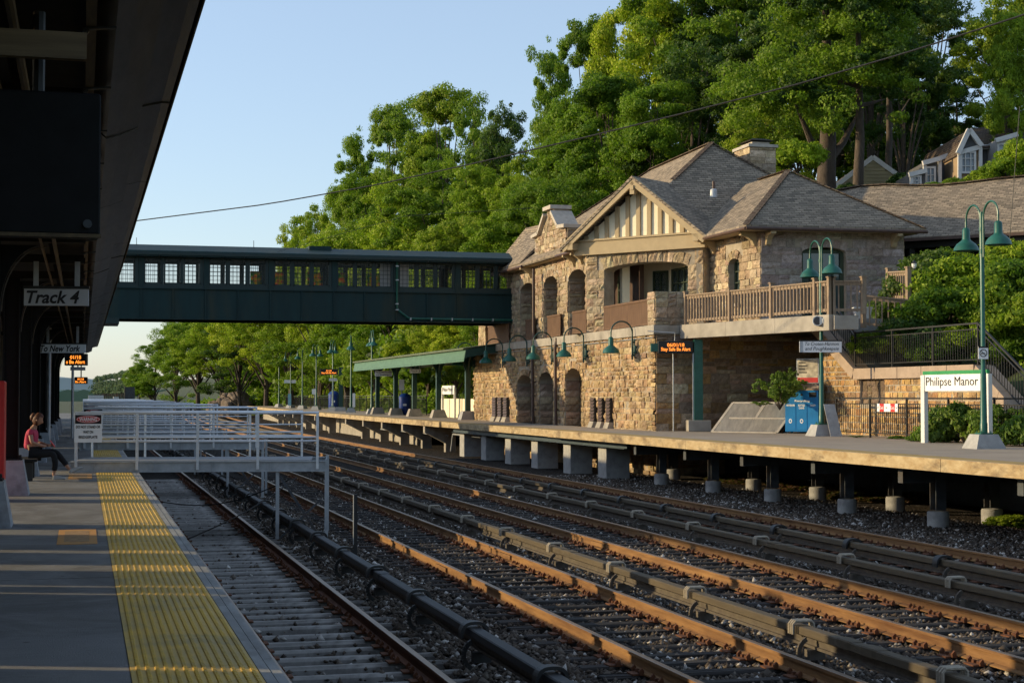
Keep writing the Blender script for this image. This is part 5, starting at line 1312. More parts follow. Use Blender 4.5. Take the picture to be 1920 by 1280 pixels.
# far end wall and arch reveals
masonry(ws, st, (XU+6, YU1+.02, PT), (-1, 0, 0), 5.9, EZ-PT, [dict(u0=2, u1=4.6, v0=.02, v1=2.6, rise=.3)], seed=22, depth=.5, pal=PAL2)
masonry(ws, st, (XU+.1, YU1-WU+.0, PT), (1, 0, 0), .8, EZ-PT-.4, [], seed=24, depth=.1, pal=PAL2)
for o in ops: masonry(ws, st, (XU+.03, YU1-o['u0']-.0, PT), (1, 0, 0), .70, o['v1'], [], seed=5, depth=.02, prot=(.04, .07), rough=.02, pal=PAL2)
# gable side of stepped parapet
ws.build('upper_mortar', 'mortar', B); st.build('arcade_wall', 'stone', B)
b = MB(); GTf = GT()
def cop(u0, v0, u1, v1, th=.16): 
    p0_ = Vector((0, YU1-u0, PT+v0)); p1_ = Vector((0, YU1-u1, PT+v1)); b.beam(p0_+Vector((XU+.32, 0, th/2)), p1_+Vector((XU+.32, 0, th/2)), 1.05, th)
cop(gc-.66, 10.35-PT, gc+.66, 10.35-PT, .18); cop(gc-gw-.05, 9.25-PT, gc-gw*.60, 9.32-PT); cop(gc-gw*.62, 9.30-PT, gc-.60, 10.12-PT); cop(gc+.60, 10.12-PT, gc+gw*.62, 9.35-PT); cop(gc+gw*.60, 9.32-PT, gc+gw+.08, 9.25-PT)
b.build('parapet_coping', 'coping_light', B)
ws, st = MB(), MB()
ye = YU1-gu1
masonry(ws, st, (XU+.0, ye-.02, 8.0), (1, 0, 0), .78, 1.25, [], seed=31, depth=.3, pal=[tuple(x*.8 for x in c) for c in PAL2]); ws.build('parapet_mortar', 'mortar', B); st.build('parapet_return', 'stone', B)
# ---------------------------------------------------------------- gable porch (turned 36 degrees)
ug = lambda px: ULN(px, G0, GD)
ws, st = MB(), MB()
u0, u1 = ug(1101), ug(1320)
WG = u1-u0; o1 = dict(u0=ug(1134)-u0, u1=ug(1291)-u0, v0=.02, v1=2.62, rise=.30)
masonry(ws, st, tuple(G0+GD*u0+Vector((0, 0, PT))), tuple(GD), WG, 3.45, [o1], seed=41, depth=.7, pal=PAL2, course=(.22, .38), blk=(.3, .75), prot=(.03, .11), rough=.042, gap=.02, ring=.42)
# right return of the porch and jamb
eR = G0+GD*u1
masonry(ws, st, tuple(eR+Vector((0, 0, PT))), tuple((Vector((25.2, 61.9, 0))-eR).normalized()), (Vector((25.2, 61.9, 0))-eR).length, 3.6, [], seed=43, depth=.3, pal=PAL2)
ws.build('porch_mortar', 'mortar', B); st.build('porch_wall', 'stone', B)
gz0, gz1 = 7.62, 8.22
Gp = lambda u, z, d=0.0: G0+GD*u+GN*d+Vector((0, 0, z))
ua, ub, uc = ug(1083), ug(1325), ug(1203)
b = MB(); b.beam(Gp(ua-.0, (gz0+gz1)/2, .12), Gp(ub+.1, (gz0+gz1)/2, .12), .30, gz1-gz0); b.beam(Gp(ua, gz1+.02, .16), Gp(ub, gz1+.02, .16), .36, .08); b.build('gable_beam', 'trim', B)
ga = 10.55
b = MB(); b.face([Gp(ua+.2, gz1, .05), Gp(ub-.2, gz1, .05), Gp(uc, ga-.25, .05)]); b.build('gable_infill', 'cream', B)
zr = lambda u: gz1+(ga-gz1)*(1-abs(u-uc)/((ub-ua)/2))-.1
for i in range(1, 12):
    u_ = ua+(ub-ua)*i/12
    if zr(u_) > gz1+.1: b = MB(); b.beam(Gp(u_, gz1, .085), Gp(u_, zr(u_), .085), .19 , .09, up=tuple(GN)); b.build('gable_timber', 'trim', B)
b = MB()
OV = .62
for uend in (ua-.35, ub+.35):
    pe = gz1-.32; b.beam(Gp(uend, pe, OV), Gp(uc, ga+.02, OV), .10, .34)
b.beam(Gp(uc, ga-.20, OV-.05), Gp(uc, ga-.55, OV-.05), .22, .22, up=tuple(GN))
b.build('barge_board', 'trim', B)
b = MB()
for uend in (ua+.1, ub-.1): b.beam(Gp(uend, 8.0, 0), Gp(uend, 8.0, OV+.05), .26, .30)
b.beam(Gp(uc, ga-.28, 0), Gp(uc, ga-.28, OV+.1), .18, .2); b.build('gable_bracket', 'trim', B)
def roof_slab(b, pts, th=.14):
    pts = [Vector(p) for p in pts]; n = (pts[1]-pts[0]).cross(pts[2]-pts[0]).normalized()
    if n.z < 0: n = -n
    lo = [p-Vector((0, 0, th)) for p in pts]; k_ = len(pts)
    b.faces(pts+lo, [tuple(range(k_)), tuple(reversed(range(k_, 2*k_)))]+[(i, i+k_, (i+1) % k_+k_, (i+1) % k_) for i in range(k_)])
b = MB(); BK = -7.0
sl_ = (ga-(gz1-.32))/((ub+.35)-uc)
for uend in (ua-.45, ub+.45):
    ze = ga+.22-sl_*abs(uend-uc)
    roof_slab(b, [Gp(uend, ze, OV+.08), Gp(uc, ga+.22, OV+.08), Gp(uc, ga+.22, BK), Gp(uend, ze, BK if uend > uc else -3.2)], .13)
b.build('gable_roof', 'shingle', B)
# porch interior: floor, cream back wall, windows
b = MB(); b.face([Gp(u0-1, PT+.012, 0), Gp(u1+.5, PT+.012, 0), Gp(u1+.5, PT+.012, -4), Gp(u0-1, PT+.012, -4)]); b.build('porch_floor', 'concrete', B)
b = MB(); b.box(23.3, 23.5, 65.5, 80, PT, 8.2); q_ = b.build('back_wall', 'brown_pipe', B)  # dark brown colour stands in for shade inside the arches
b = MB(); b.box(24.55, 24.65, 61.95, 65, PT, 8.1); b.faces([Gp(ug(1120), PT, -2.6), Gp(2.1, PT, -2.6), Gp(2.1, 8.2, -2.6), Gp(ug(1120), 8.2, -2.6)], [(0, 1, 2, 3)]); b.faces([Gp(ug(1120), PT, -2.8), Gp(2.1, PT, -2.8), Gp(2.1, 8.2, -2.8), Gp(ug(1120), 8.2, -2.8)], [(0, 1, 2, 3)]); b.build('porch_back_wall', 'cream', B)
b = MB(); b.face([Gp(u0-.5, 7.55, -.6), Gp(u1+.3, 7.55, -.6), Gp(u1+.3, 7.55, -4), Gp(u0-.5, 7.55, -4)]); b.box(XU+.7, 30, 67, 80, 7.9, 7.95); b.build('porch_ceiling', 'trim', B)
def window(P, ud, W_, z0, z1, nu, nv, parent, fw=.09, arch=0, mat='win_green', gm='glass_dark', name='window'):
    P = Vector(P); ud = Vector(ud).normalized(); n = ud.cross(Vector((0, 0, 1))); w_ = MB()
    pt = lambda a, z, d=0: Vector((P.x, P.y, 0))+ud*a+Vector((0, 0, z))+n*d
    def bar(a0, z0_, a1, z1_, t_): w_.beam(pt(a0, z0_, .03), pt(a1, z1_, .03), t_ if abs(z1_-z0_) > .01 else .07, .07 if abs(z1_-z0_) > .01 else t_, up=tuple(n) if abs(z1_-z0_) > .01 else (0, 0, 1))
    for z_ in (z0+fw/2, z1-fw/2): bar(0, z_, W_, z_, fw)
    for a in (fw/2, W_-fw/2): bar(a, z0+fw, a, z1-fw, fw)
    for i in range(1, nu): bar(W_*i/nu, z0+fw, W_*i/nu, z1-fw, .04 if nu > 2 else .06)
    for j in range(1, nv): z_ = z0+(z1-z0)*j/nv; bar(fw, z_, W_-fw, z_, .035)
    f_ = w_.build(name, mat, parent); g_ = MB(); g_.face([pt(.02, z0+.02, -.02), pt(W_-.02, z0+.02, -.02), pt(W_-.02, z1-.02, -.02), pt(.02, z1-.02, -.02)]); g_.build('pane', gm, f_); return f_
window((24.52, 64.7, 0), (0, -1, 0), 2.2, PT+.8, PT+2.75, 3, 3, B)
for pa_, pb2 in ((1186, 1208), (1226, 1254)):
    G2 = G0+GN*-2.58; a_, b_ = ULN(pa_, G2, GD), ULN(pb2, G2, GD); window(tuple(G2+GD*a_), tuple(GD), b_-a_, PT+.9, PT+2.75, 2, 3, B)
b = MB(); a_ = ULN(1172, G0+GN*-1.2, GD); q = G0+GN*-1.2+GD*a_; b.box(q.x-.17, q.x+.17, q.y-.17, q.y+.17, PT, 7.6); b.build('porch_column', 'cream', B)
for y in (66.9, 70.5, 74.5, 78): window((23.28, y+1.3, 0), (0, -1, 0), 1.3, PT+.7, PT+2.7, 2, 3, B)
# ---------------------------------------------------------------- right wing
WA = Vector((24.9, 61.6, 0)); WB = Vector((25.15, 56.8, 0)); WC = Vector((31.0, 56.4, 0))
ws, st = MB(), MB()
L1 = (WB-WA).length; d1 = (WB-WA).normalized(); d2 = (WC-WB).normalized(); L2 = (WC-WB).length
p1, p2 = ULN(1368, WA, d1), ULN(1389, WA, d1); ow = dict(u0=p1, u1=p2, v0=.95, v1=2.55, rise=.22)
q1, q2 = ULN(1505, WB, d2), ULN(1588, WB, d2); ow2 = dict(u0=q1, u1=q2, v0=.05, v1=2.85, rise=.22)
masonry(ws, st, tuple(WA+Vector((0, 0, PT))), tuple(d1), L1, EZ-PT-.05, [ow], seed=51, depth=.4, course=(.2, .36), blk=(.28, .72), gap=.02, pal=PAL2, prot=(.03, .11), rough=.042)
masonry(ws, st, tuple(WB+Vector((0, 0, PT))), tuple(d2), L2, EZ-PT-.05, [ow2], seed=52, depth=.4, pal=[(.27, .23, .20), (.31, .27, .235), (.24, .205, .18), (.34, .295, .26), (.29, .235, .20)], blk=(.4, 1.1), prot=(.02, .07))
masonry(ws, st, tuple(WC+Vector((0, 0, PT))), (0.05, 1, 0), 6, EZ-PT-.05, [], seed=53, depth=.3, pal=PAL2)
ws.build('wing_mortar', 'mortar', B); st.build('wing_wall', 'stone', B)
n1 = d1.cross(Vector((0, 0, 1))); n2 = d2.cross(Vector((0, 0, 1)))
window(tuple(WA+d1*p1-n1*.30), tuple(d1), p2-p1, PT+.95, PT+2.72, 2, 4, B)
window(tuple(WB+d2*q1-n2*.30), tuple(d2), q2-q1, PT+.05, PT+3.0, 4, 1, B, fw=.14)
b = MB(); b.beam(WA+d1*(p1-.1)+Vector((0, 0, PT+.9))+n1*.05, WA+d1*(p2+.1)+Vector((0, 0, PT+.9))+n1*.05, .3, .12); b.build('sill', 'coping_light', B)
# ---------------------------------------------------------------- roofs
RZ = 12.66
def hip(pts, name, th=.14, mat='shingle'):
    b = MB()
    for p in pts: roof_slab(b, p, th)
    return b.build(name, mat, B)
RZ = 12.95; rA = (27.3, 67.0, RZ); rB = (27.6, 75.9, RZ)
ez = 8.05; xw, xe, yn, yf = 20.75, 33.6, 61.5, 81.5
def clip(poly, P0, n_, d0):
    out = []; poly = [Vector(p) for p in poly]; f = lambda p: (p-P0).dot(n_)-d0
    for a, c in zip(poly, poly[1:]+poly[:1]):
        fa, fc = f(a), f(c)
        if fa <= 0: out.append(a)
        if fa*fc < 0: out.append(a.lerp(c, fa/(fa-fc)))
    return out
hip([clip(q_, G0, GN, -.25) if i_ < 2 else q_ for i_, q_ in enumerate([[(xw, yf, ez), (xw, yn, ez), rA, rB], [(xw, yn, ez), (xe, yn, ez), rA], [(xe, yn, ez), (xe, yf, ez), rB, rA], [(xe, yf, ez), (xw, yf, ez), rB]])], 'main_roof')
wP = (27.75, 59.9, 10.75); wQ = (27.75, 67.5, 10.75)
hip([[(24.2, 68, ez+.02), (24.25, 56.15, ez+.02), wP, wQ], [(24.25, 56.15, ez+.02), (31.6, 55.7, ez+.02), wP], [(31.6, 55.7, ez+.02), (31.6, 68, ez+.02), wQ, wP]], 'wing_roof')
hip([[(20.8, 81.9, 8.15), (20.8, 76, 8.15), (23.0, 76, 10.35), (22.35, 80.6, 10.35)], [(20.8, 81.9, 8.15), (22.35, 80.6, 10.35), (25.5, 80.4, 10.35), (26, 82.4, 8.15)]], 'end_roof')
# cut: eave soffits and gutters
b = MB()
b.tube([(xw-.02, yf, ez-.14), (xw-.02, YU1-gu0+.3, ez-.14)], .075, 8); b.tube([(xw-.02, YU1-gu1-.1, ez-.14), (xw-.02, 66.6, ez-.14)], .075, 8)
b.tube([(24.2, 60.6, ez-.12), (24.22, 56.1, ez-.12)], .07, 8); b.tube([(24.22, 56.08, ez-.12), (31.6, 55.62, ez-.12)], .07, 8); b.build('eave_gutter', 'brown_pipe', B, smooth=True)
b = MB(); b.face([(xw+.05, yf, ez-.17), (xw+.05, yn+5, ez-.17), (XU+.4, yn+5, ez-.17), (XU+.4, yf, ez-.17)]); b.face([(24.25, 61, ez-.15), (24.3, 56.2, ez-.15), (31.5, 55.8, ez-.15), (31.5, 61, ez-.15)]); b.build('soffit', 'trim', B)
for y in (79.6, 75.6, 68.4, 67.2):
    b = MB(); b.prism([(0, 0), (-.62, 0), (-.62, -.10), (-.40, -.16), (-.2, -.30), (-.14, -.5), (0, -.52)], (XU, y-.09, ez-.18), (1, 0, 0), (0, 0, 1), (0, 1, 0), .18); b.build('eave_bracket', 'trim', B)
for P_, dd in ((WB+n1*.0-d1*.25, n1), (WA+d1*.9, n1), (WB+d2*.35, n2), (WC-d2*.35, n2)):
    b = MB(); b.prism([(0, 0), (.72, 0), (.72, -.12), (.45, -.18), (.25, -.32), (.16, -.5), (0, -.52)], tuple(P_+Vector((0, 0, ez-.17))), tuple(dd), (0, 0, 1), tuple(dd.cross(Vector((0, 0, 1)))), .2); b.build('eave_bracket', 'trim', B)
# ridge caps, valleys, vent
b = MB()
for p, q in ((rA, rB), (rA, tuple(Vector(rA).lerp(Vector((xw, yn, ez)), .42))), (rA, (xe, yn, ez)), (rB, (xw, yf, ez)), (wP, (24.25, 56.15, ez)), (wP, (31.6, 55.7, ez)), (wP, (27.75, 62.8, 10.75))):
    p, q = Vector(p), Vector(q); n_ = max(1, int((q-p).length/.32))
    for i in range(n_): b.beam(p.lerp(q, i/n_)+Vector((0, 0, .045)), p.lerp(q, (i+1)/n_)+Vector((0, 0, .03)), .26, .035)
b.build('ridge_cap', 'roof_brown', B)
b = MB(); v0_ = PD(1338, 357, 66.5)
b.lathe([(.16, -.3), (.14, .02), (.10, .06)], v0_, 12); b.build('vent_flashing', 'galv', B); b = MB(); b.tube([v0_, v0_+Vector((0, 0, .38))], .06, 10); b.build('vent_pipe', 'brown_pipe', B)
# chimney
cq = Vector((28.9, 67.6, 0)); ws, st = MB(), MB()
masonry(ws, st, (29.1, 68.6, 10.5), (0, -1, 0), 1.7, 2.35, [], seed=61, depth=.2, pal=PAL2); masonry(ws, st, (29.1, 66.9, 10.5), (1, 0, 0), 1.25, 2.35, [], seed=62, depth=.2, pal=PAL2)
masonry(ws, st, (30.35, 66.9, 10.5), (0, 1, 0), 1.7, 2.35, [], seed=63, depth=.2, pal=PAL2)
ch = ws.build('chimney', 'mortar', B); st.build('chimney_stone', 'stone', ch)
b = MB(); b.box(29.0, 30.45, 66.8, 68.7, 12.85, 12.98); b.box(29.3, 30.15, 67.1, 68.4, 12.98, 13.12); b.build('chimney_cap', 'coping_light', ch)
b = MB(); b.frustum(29.72, 67.75, 13.18, 13.30, .62, .8, .3, .5); b.build('chimney_cowl', 'black', ch)
# copper valley flashing
b = MB()
vv_ = Gp(ub+.30, gz1-.02, .1)

# ---------------------------------------------------------------- low brown board parapets between piers
for i, (pa_, pb2) in enumerate(((912, 955), (986, 1003), (1027, 1052), (1074, 1101), (1133, 1217))):
    X = XF+.12; ya, yb = YX(pa_, X), YX(pb2, X)
    t = thing('board_railing', ['brown board railing at the bridge end of the terrace', 'brown board railing in the leftmost arch of the stone building', 'brown board railing in the middle arch', 'brown board railing in the arch beside the gable porch', 'widest brown board railing, below the timbered gable'][i], 'railing', (X, ya, PT), 0, 'brown board railings between the stone piers')
    L = ya-yb; b = MB(); b.box(-.05, .05, -L, 0, .98, 1.06); b.box(-.04, .04, -L, 0, .05, .12); b.build('rail', 'wood_red', t)
    b = MB()
    for k_ in range(int(L/.085)): y_ = -k_*.085; b.box(-.018, .018, y_-.072, y_, .10, .99)
    b.build('boards', 'wood_red', t).name = 'board_panel'
# stone piers of the terrace
for (x0, x1, y0_, y1_, sd, lb) in ((XF-.02, XF+1.25, Y0+.02, YX(1217, XF), 71, 'low stone pier on the corner of the terrace beside the wooden balustrade'), (XF, XF+.9, YX(911, XF), YX(899, XF)+.1, 72, 'low stone pier at the bridge end of the terrace')):
    t = thing('stone_pier', lb, 'pier', (0, 0, 0)); ws, st = MB(), MB()
    masonry(ws, st, (x0, y1_, PT), (0, -1, 0), y1_-y0_, 1.28, [], seed=sd, depth=.2, pal=PAL2); masonry(ws, st, (x0, y0_, PT), (1, 0, 0), x1-x0, 1.28, [], seed=sd+5, depth=.2, pal=PAL2, blk=(.3, .6))
    ws.box(x0+.05, x1-.02, y0_+.05, y1_-.05, PT, PT+1.24); ws.build('mortar_core', 'mortar', t); st.build('stonework', 'stone', t)
# ---------------------------------------------------------------- terrace slab and balustrade
T0 = Vector((22.05, 57.0, 0)); T1 = Vector((23.95, 48.3, 0)); td = (T1-T0).normalized(); tn = td.cross(Vector((0, 0, 1)))
t = thing('terrace_slab', 'concrete terrace slab with a sunlit edge beam projecting beside the building', 'terrace', (0, 0, 0))
b = MB(); TE = Vector((30.5, 48.9, 0)); b.prism([(0, 0), (1, 0), (2, 0), (3, 0)], (0, 0, 0), (0, 0, 0), (0, 0, 0), (0, 0, 0), 0) if False else None
z0, z1 = PT-.52, PT-.0
tp_ = [T0+Vector((.1, .2, 0)), T1+Vector((.05, 0, 0)), Vector((24.8, 48.2, 0)), Vector((25.2, 52.2, 0)), Vector((31, 52.2, 0)), Vector((31, 57.15, 0))]
b.faces([p+Vector((0, 0, z1-.02)) for p in tp_]+[p+Vector((0, 0, z0+.25)) for p in tp_], [tuple(range(6)), tuple(reversed(range(6, 12)))]+[(i, i+6, (i+1) % 6+6, (i+1) % 6) for i in range(6)]); b.build('slab', 'concrete', t)
Lt = (T1-T0).length
b = MB()
for i in range(3):
    p, q = T0+td*(Lt*i/3+.006), T0+td*(Lt*(i+1)/3-.006); b.beam(p+Vector((0, 0, (z0+z1)/2)), q+Vector((0, 0, (z0+z1)/2)), .34, z1-z0)
b.beam(T1+Vector((0, 0, (z0+z1)/2)), Vector((24.75, 48.15, (z0+z1)/2)), .3, z1-z0-.06); b.build('edge_beam', 'concrete', t)
def balustrade(label, pts, h=1.08, step=.19, posts=None, pw=.15, mat='wood_rail', z_=PT):
    t = thing('wooden_balustrade', label, 'balustrade', (0, 0, 0))
    br, bk = MB(), MB()
    for (a, c) in zip(pts[:-1], pts[1:]):
        a, c = Vector(a), Vector(c); L = (c-a).length; n_ = int(L/step); up = Vector((0, 0, 1))
        br.beam(a+up*h, c+up*h, .14, .05); br.beam(a+up*(h-.09), c+up*(h-.09), .05, .10); br.beam(a+up*.13, c+up*.13, .05, .09)
        for i in range(1, n_): p = a.lerp(c, i/n_); bk.beam(p+up*.06, p+up*(h-.04), .085, .04, up=tuple((c-a).normalized()))
    for p in (posts or pts):
        b = MB(); p = Vector(p); b.box(p.x-pw/2, p.x+pw/2, p.y-pw/2, p.y+pw/2, p.z-.02, p.z+h+.12); b.box(p.x-pw/2-.025, p.x+pw/2+.025, p.y-pw/2-.025, p.y+pw/2+.025, p.z+h+.12, p.z+h+.16); b.build('post', mat, t)
    br.build('rail', mat, t); bk.build('balusters', mat, t).name = 'baluster_panel'
    return t
e_ = T0+tn*.0; tt = lambda px: (lambda u: T0+td*u+Vector((0, 0, PT+.03)))(ULN(px, T0, td))
pp = [tt(1287), tt(1370), tt(1448), tt(1530), tt(1557)]
balustrade('long weathered wooden balustrade along the sunlit terrace edge', [pp[0], pp[-1]], posts=pp)
c0 = pp[-1]; c1 = Vector((24.95, 48.1, PT+.03)); 
balustrade('short shaded wooden balustrade on the right end of the terrace', [c0+Vector((.1, 0, 0)), c1])
q0 = PD(1620, 741, 54.5); q1_ = PD(1714, 741, 54.0)
balustrade('lower wooden railing of the ramp to the right of the terrace', [(q0.x, q0.y, PT-.35), (q1_.x, q1_.y, PT-.55)], mat='wood_rail')
r0 = PD(1668, 741, 56.2); r1 = PD(1705, 741, 54.4)
balustrade('raised wooden railing at the right corner of the stone wing', [(r0.x, r0.y, PT+.65), (r1.x, r1.y, PT+.55)], h=1.0)
# small lantern on its post
q = PD(1714, 505, 54.3)
t = thing('post_lantern', 'small black lantern with white glass on the corner post by the wing', 'lantern', q)
b = MB(); b.lathe([(.05, 0), (.05, .04), (.02, .05)], (0, 0, -.02), 10); b.lathe([(.10, .20), (.02, .30), (.0, .33)], (0, 0, 0), 10); b.build('frame', 'black', t); b = MB(); b.lathe([(.045, .03), (.08, .10), (.085, .2)], (0, 0, 0), 10); b.build('glass', 'white', t)
# white planter on a ledge
q = PD(1618, 741, 55.8)
t = thing('planter_box', 'white rectangular planter box on the concrete ledge above the stairs', 'planter', (q.x, q.y, PT+.0), -TH)
b = MB(); b.frustum(0, 0, 0, .36, .23, .15, .30, .2); b.box(-.32, .32, -.22, .22, .35, .40); b.build('box', 'white', t)
b = MB(); q2_ = PD(1640, 741, 56); b.box(-.27, .92, -.28, .5, -.75, -.002); b.build('ledge', 'concrete_grey', t)
# ---------------------------------------------------------------- stair wall
XS = 25.5; t = thing('stair_wall', 'rubble stone stair wall with a pink coping, sunlit, behind the iron fence', 'wall', (0, 0, 0))
yA = YX(1545, XS); yB = YX(1607, XS); yC = YX(1835, XS); yD = YX(1925, XS)
ws, st = MB(), MB(); zt = 2.28
class ST:
    cuts = (yA-yB, yA-yC)
    def __call__(s, a):
        if a < yA-yB: return 3.9-(3.9-zt)*a/(yA-yB)-Z3
        if a < yA-yC: return zt-Z3
        return max(.2, zt-.62*(a-(yA-yC))-Z3)
masonry(ws, st, (XS, yA, Z3), (0, -1, 0), yA-yD, zt-Z3, [dict(u0=yA-YX(1613, XS), u1=yA-YX(1660, XS), v0=1.05, v1=1.95)], seed=81, depth=.5, course=(.12, .30), blk=(.14, .42), pal=PALY, top=ST(), prot=(.01, .05), gap=.035)
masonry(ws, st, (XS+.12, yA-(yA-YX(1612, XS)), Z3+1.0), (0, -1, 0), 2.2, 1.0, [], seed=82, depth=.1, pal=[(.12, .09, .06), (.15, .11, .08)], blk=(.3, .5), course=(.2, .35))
ws.build('mortar_bed', 'mortar', t); st.build('rubble', 'stone', t)
b = MB(); f_ = ST()
P_ = [(yA+.6, 4.0), (yB, zt), (yC, zt), (yD, Z3+f_(yA-yD))]
for (ya_, za_), (yb_, zb_) in zip(P_[:-1], P_[1:]):
    L = math.hypot(ya_-yb_, za_-zb_); n_ = max(1, int(L/1.3))
    for i in range(n_):
        f0, f1 = i/n_+.002, (i+1)/n_-.002
        b.beam((XS+.15, ya_+(yb_-ya_)*f0, za_+(zb_-za_)*f0+.05), (XS+.15, ya_+(yb_-ya_)*f1, za_+(zb_-za_)*f1+.05), .62, .36)
b.build('coping', 'coping', t)
zr_ = zt+.23
fence('stair_railing', 'black iron railing following the stair wall down and across the landing', [(XS, yA+.3, 4.3), (XS, yB+.1, zr_), (XS, yC, zr_), (XS, yD, Z3+f_(yA-yD)+.25)], 1.22, cat='railing', step=.14, post=2.6)
# steps behind the wall
g = MB()
for i in range(12): g.box(XS+.45, XS+2.6, yB+.0+i*.28, yB+.0+(i+1)*.28, 2.0, zt+.2+i*.165)
tag(g.build('stair_steps', 'concrete'), 'concrete steps behind the stair wall rising to the terrace', 'steps')
# ---------------------------------------------------------------- covered walkway with long shingle roof
t = thing('covered_walkway', 'long low shingled roof on dark timber behind the station wing at the right', 'shelter', (0, 0, 0))
K0 = Vector((32.6, 65.4, 10.75)); kd = Vector((4.4, -4.9, 0)).normalized(); kn = kd.cross(Vector((0, 0, 1)))
b = MB(); Lk = 19; nseg = 16
rz_ = lambda s: 10.75+.18*math.sin(s*.9)*max(0, 1-s/10)+.0*s
top_ = [K0+kd*(Lk*i/nseg)+Vector((0, 0, rz_(Lk*i/nseg)-10.75)) for i in range(nseg+1)]
ev = [K0+kd*(Lk*i/nseg)+kn*4.4+Vector((0, 0, 8.05-10.75)) for i in range(nseg+1)]
bk_ = [K0+kd*(Lk*i/nseg)-kn*4.4+Vector((0, 0, 8.05-10.75)) for i in range(nseg+1)]
for i in range(nseg):
    roof_slab(b, [ev[i], ev[i+1], top_[i+1], top_[i]], .16); roof_slab(b, [bk_[i], bk_[i+1], top_[i+1], top_[i]], .16)
b.build('roof', 'shingle', t)
b = MB()
for i in range(nseg):
    for j in range(4): p = top_[i].lerp(top_[i+1], j/4); q = top_[i].lerp(top_[i+1], (j+1)/4); b.beam(p+Vector((0, 0, .05)), q+Vector((0, 0, .035)), .3, .05)
b.build('ridge_cap', 'roof_brown', t)
b = MB(); lo = Vector((0, 0, -.28)); b.beam(ev[0]+lo-kn*.5, ev[-1]+lo-kn*.5, .2, .25)
for i in range(0, nseg+1, 4): p = ev[i]-kn*.6; b.box(p.x-.12, p.x+.12, p.y-.12, p.y+.12, 3.8, 7.9)
b.build('timber_frame', 'black', t)
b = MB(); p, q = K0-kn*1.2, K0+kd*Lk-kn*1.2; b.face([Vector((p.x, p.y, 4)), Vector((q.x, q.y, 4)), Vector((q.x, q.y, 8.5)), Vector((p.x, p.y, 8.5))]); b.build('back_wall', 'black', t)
b = MB(); b.beam(ev[0]+Vector((0, 0, -.1)), ev[-1]+Vector((0, 0, -.1)), .1, .12); b.build('eave_gutter', 'brown_pipe', t)
# low stone wall under the walkway
ws, st = MB(), MB(); a_ = PD(1690, 741, 58.0); c_ = PD(1960, 741, 54); dd = (c_-a_); dd.z = 0
t = thing('garden_wall', 'mossy grey stone wall below the long shingled roof', 'wall', (0, 0, 0))
masonry(ws, st, (a_.x, a_.y, 3.6), tuple(dd.normalized()), dd.length, 2.35, [], seed=91, depth=.4, pal=[(.16, .15, .12), (.13, .13, .10), (.2, .18, .15)]); ws.build('mortar_bed', 'mortar', t); st.build('stonework', 'stone', t)
# ---------------------------------------------------------------- houses on the hill
def siding(b, O, u, W_, z0, z1f, step=.2):
    O, u = Vector(O), Vector(u).normalized(); n = u.cross(Vector((0, 0, 1)))
    z_ = z0
    while z_ < z1f(.5)+3:
        a0, a1 = None, None
        for i in range(41):
            x = i/40
            if z1f(x) > z_+step*.6: a0 = x if a0 is None else a0; a1 = x
        if a0 is None: break
        p, q = O+u*(W_*a0), O+u*(W_*a1)
        b.faces([Vector((p.x, p.y, z_))+n*.03, Vector((q.x, q.y, z_))+n*.03, Vector((q.x, q.y, z_+step)), Vector((p.x, p.y, z_+step)), Vector((p.x, p.y, z_)), Vector((q.x, q.y, z_))], [(0, 1, 2, 3), (0, 1, 5, 4)]); z_ += step
DH = 92.0
t = thing('hillside_house', 'yellow sided house with a gable, half hidden behind the dark tree trunks', 'house', (0, 0, 0))
D = 88; p = PD(1560, 741, D); q = PD(1725, 741, D); zz = lambda y: 1.6+(741-y)*D/F
pk = (1640-1560)/165
b = MB(); siding(b, p, q-p, (q-p).length, zz(380), lambda x: zz(355)+(zz(296)-zz(355))*(1-abs(x-pk)/(pk if x < pk else 1-pk))); b.build('siding', 'siding_yellow', t)
b = MB(); bk = Vector((math.sin(TH), math.cos(TH), 0))*9; P_ = [Vector((p.x, p.y, zz(355))), Vector((p.lerp(q, pk).x, p.lerp(q, pk).y, zz(293))), Vector((q.x, q.y, zz(355)))]
roof_slab(b, [P_[0], P_[1], P_[1]+bk, P_[0]+bk], .2); roof_slab(b, [P_[1], P_[2], P_[2]+bk, P_[1]+bk], .2); b.build('roof', 'roof_brown', t)
b = MB(); b.beam(P_[0], P_[1], .12, .25); b.beam(P_[1], P_[2], .12, .25); b.build('barge_board', 'white_trim', t)
t = thing('hillside_house', 'grey shingled house with white trimmed dormers up on the hill at the right', 'house', (0, 0, 0))
D = 78; zz = lambda y, D=D: 1.6+(741-y)*D/F; UU = Vector((math.cos(TH), -math.sin(TH), 0)); FW = Vector((math.sin(TH), math.cos(TH), 0))
hp = lambda px, py, d=0.0: (lambda p: p)(PD(px, py, D+d))
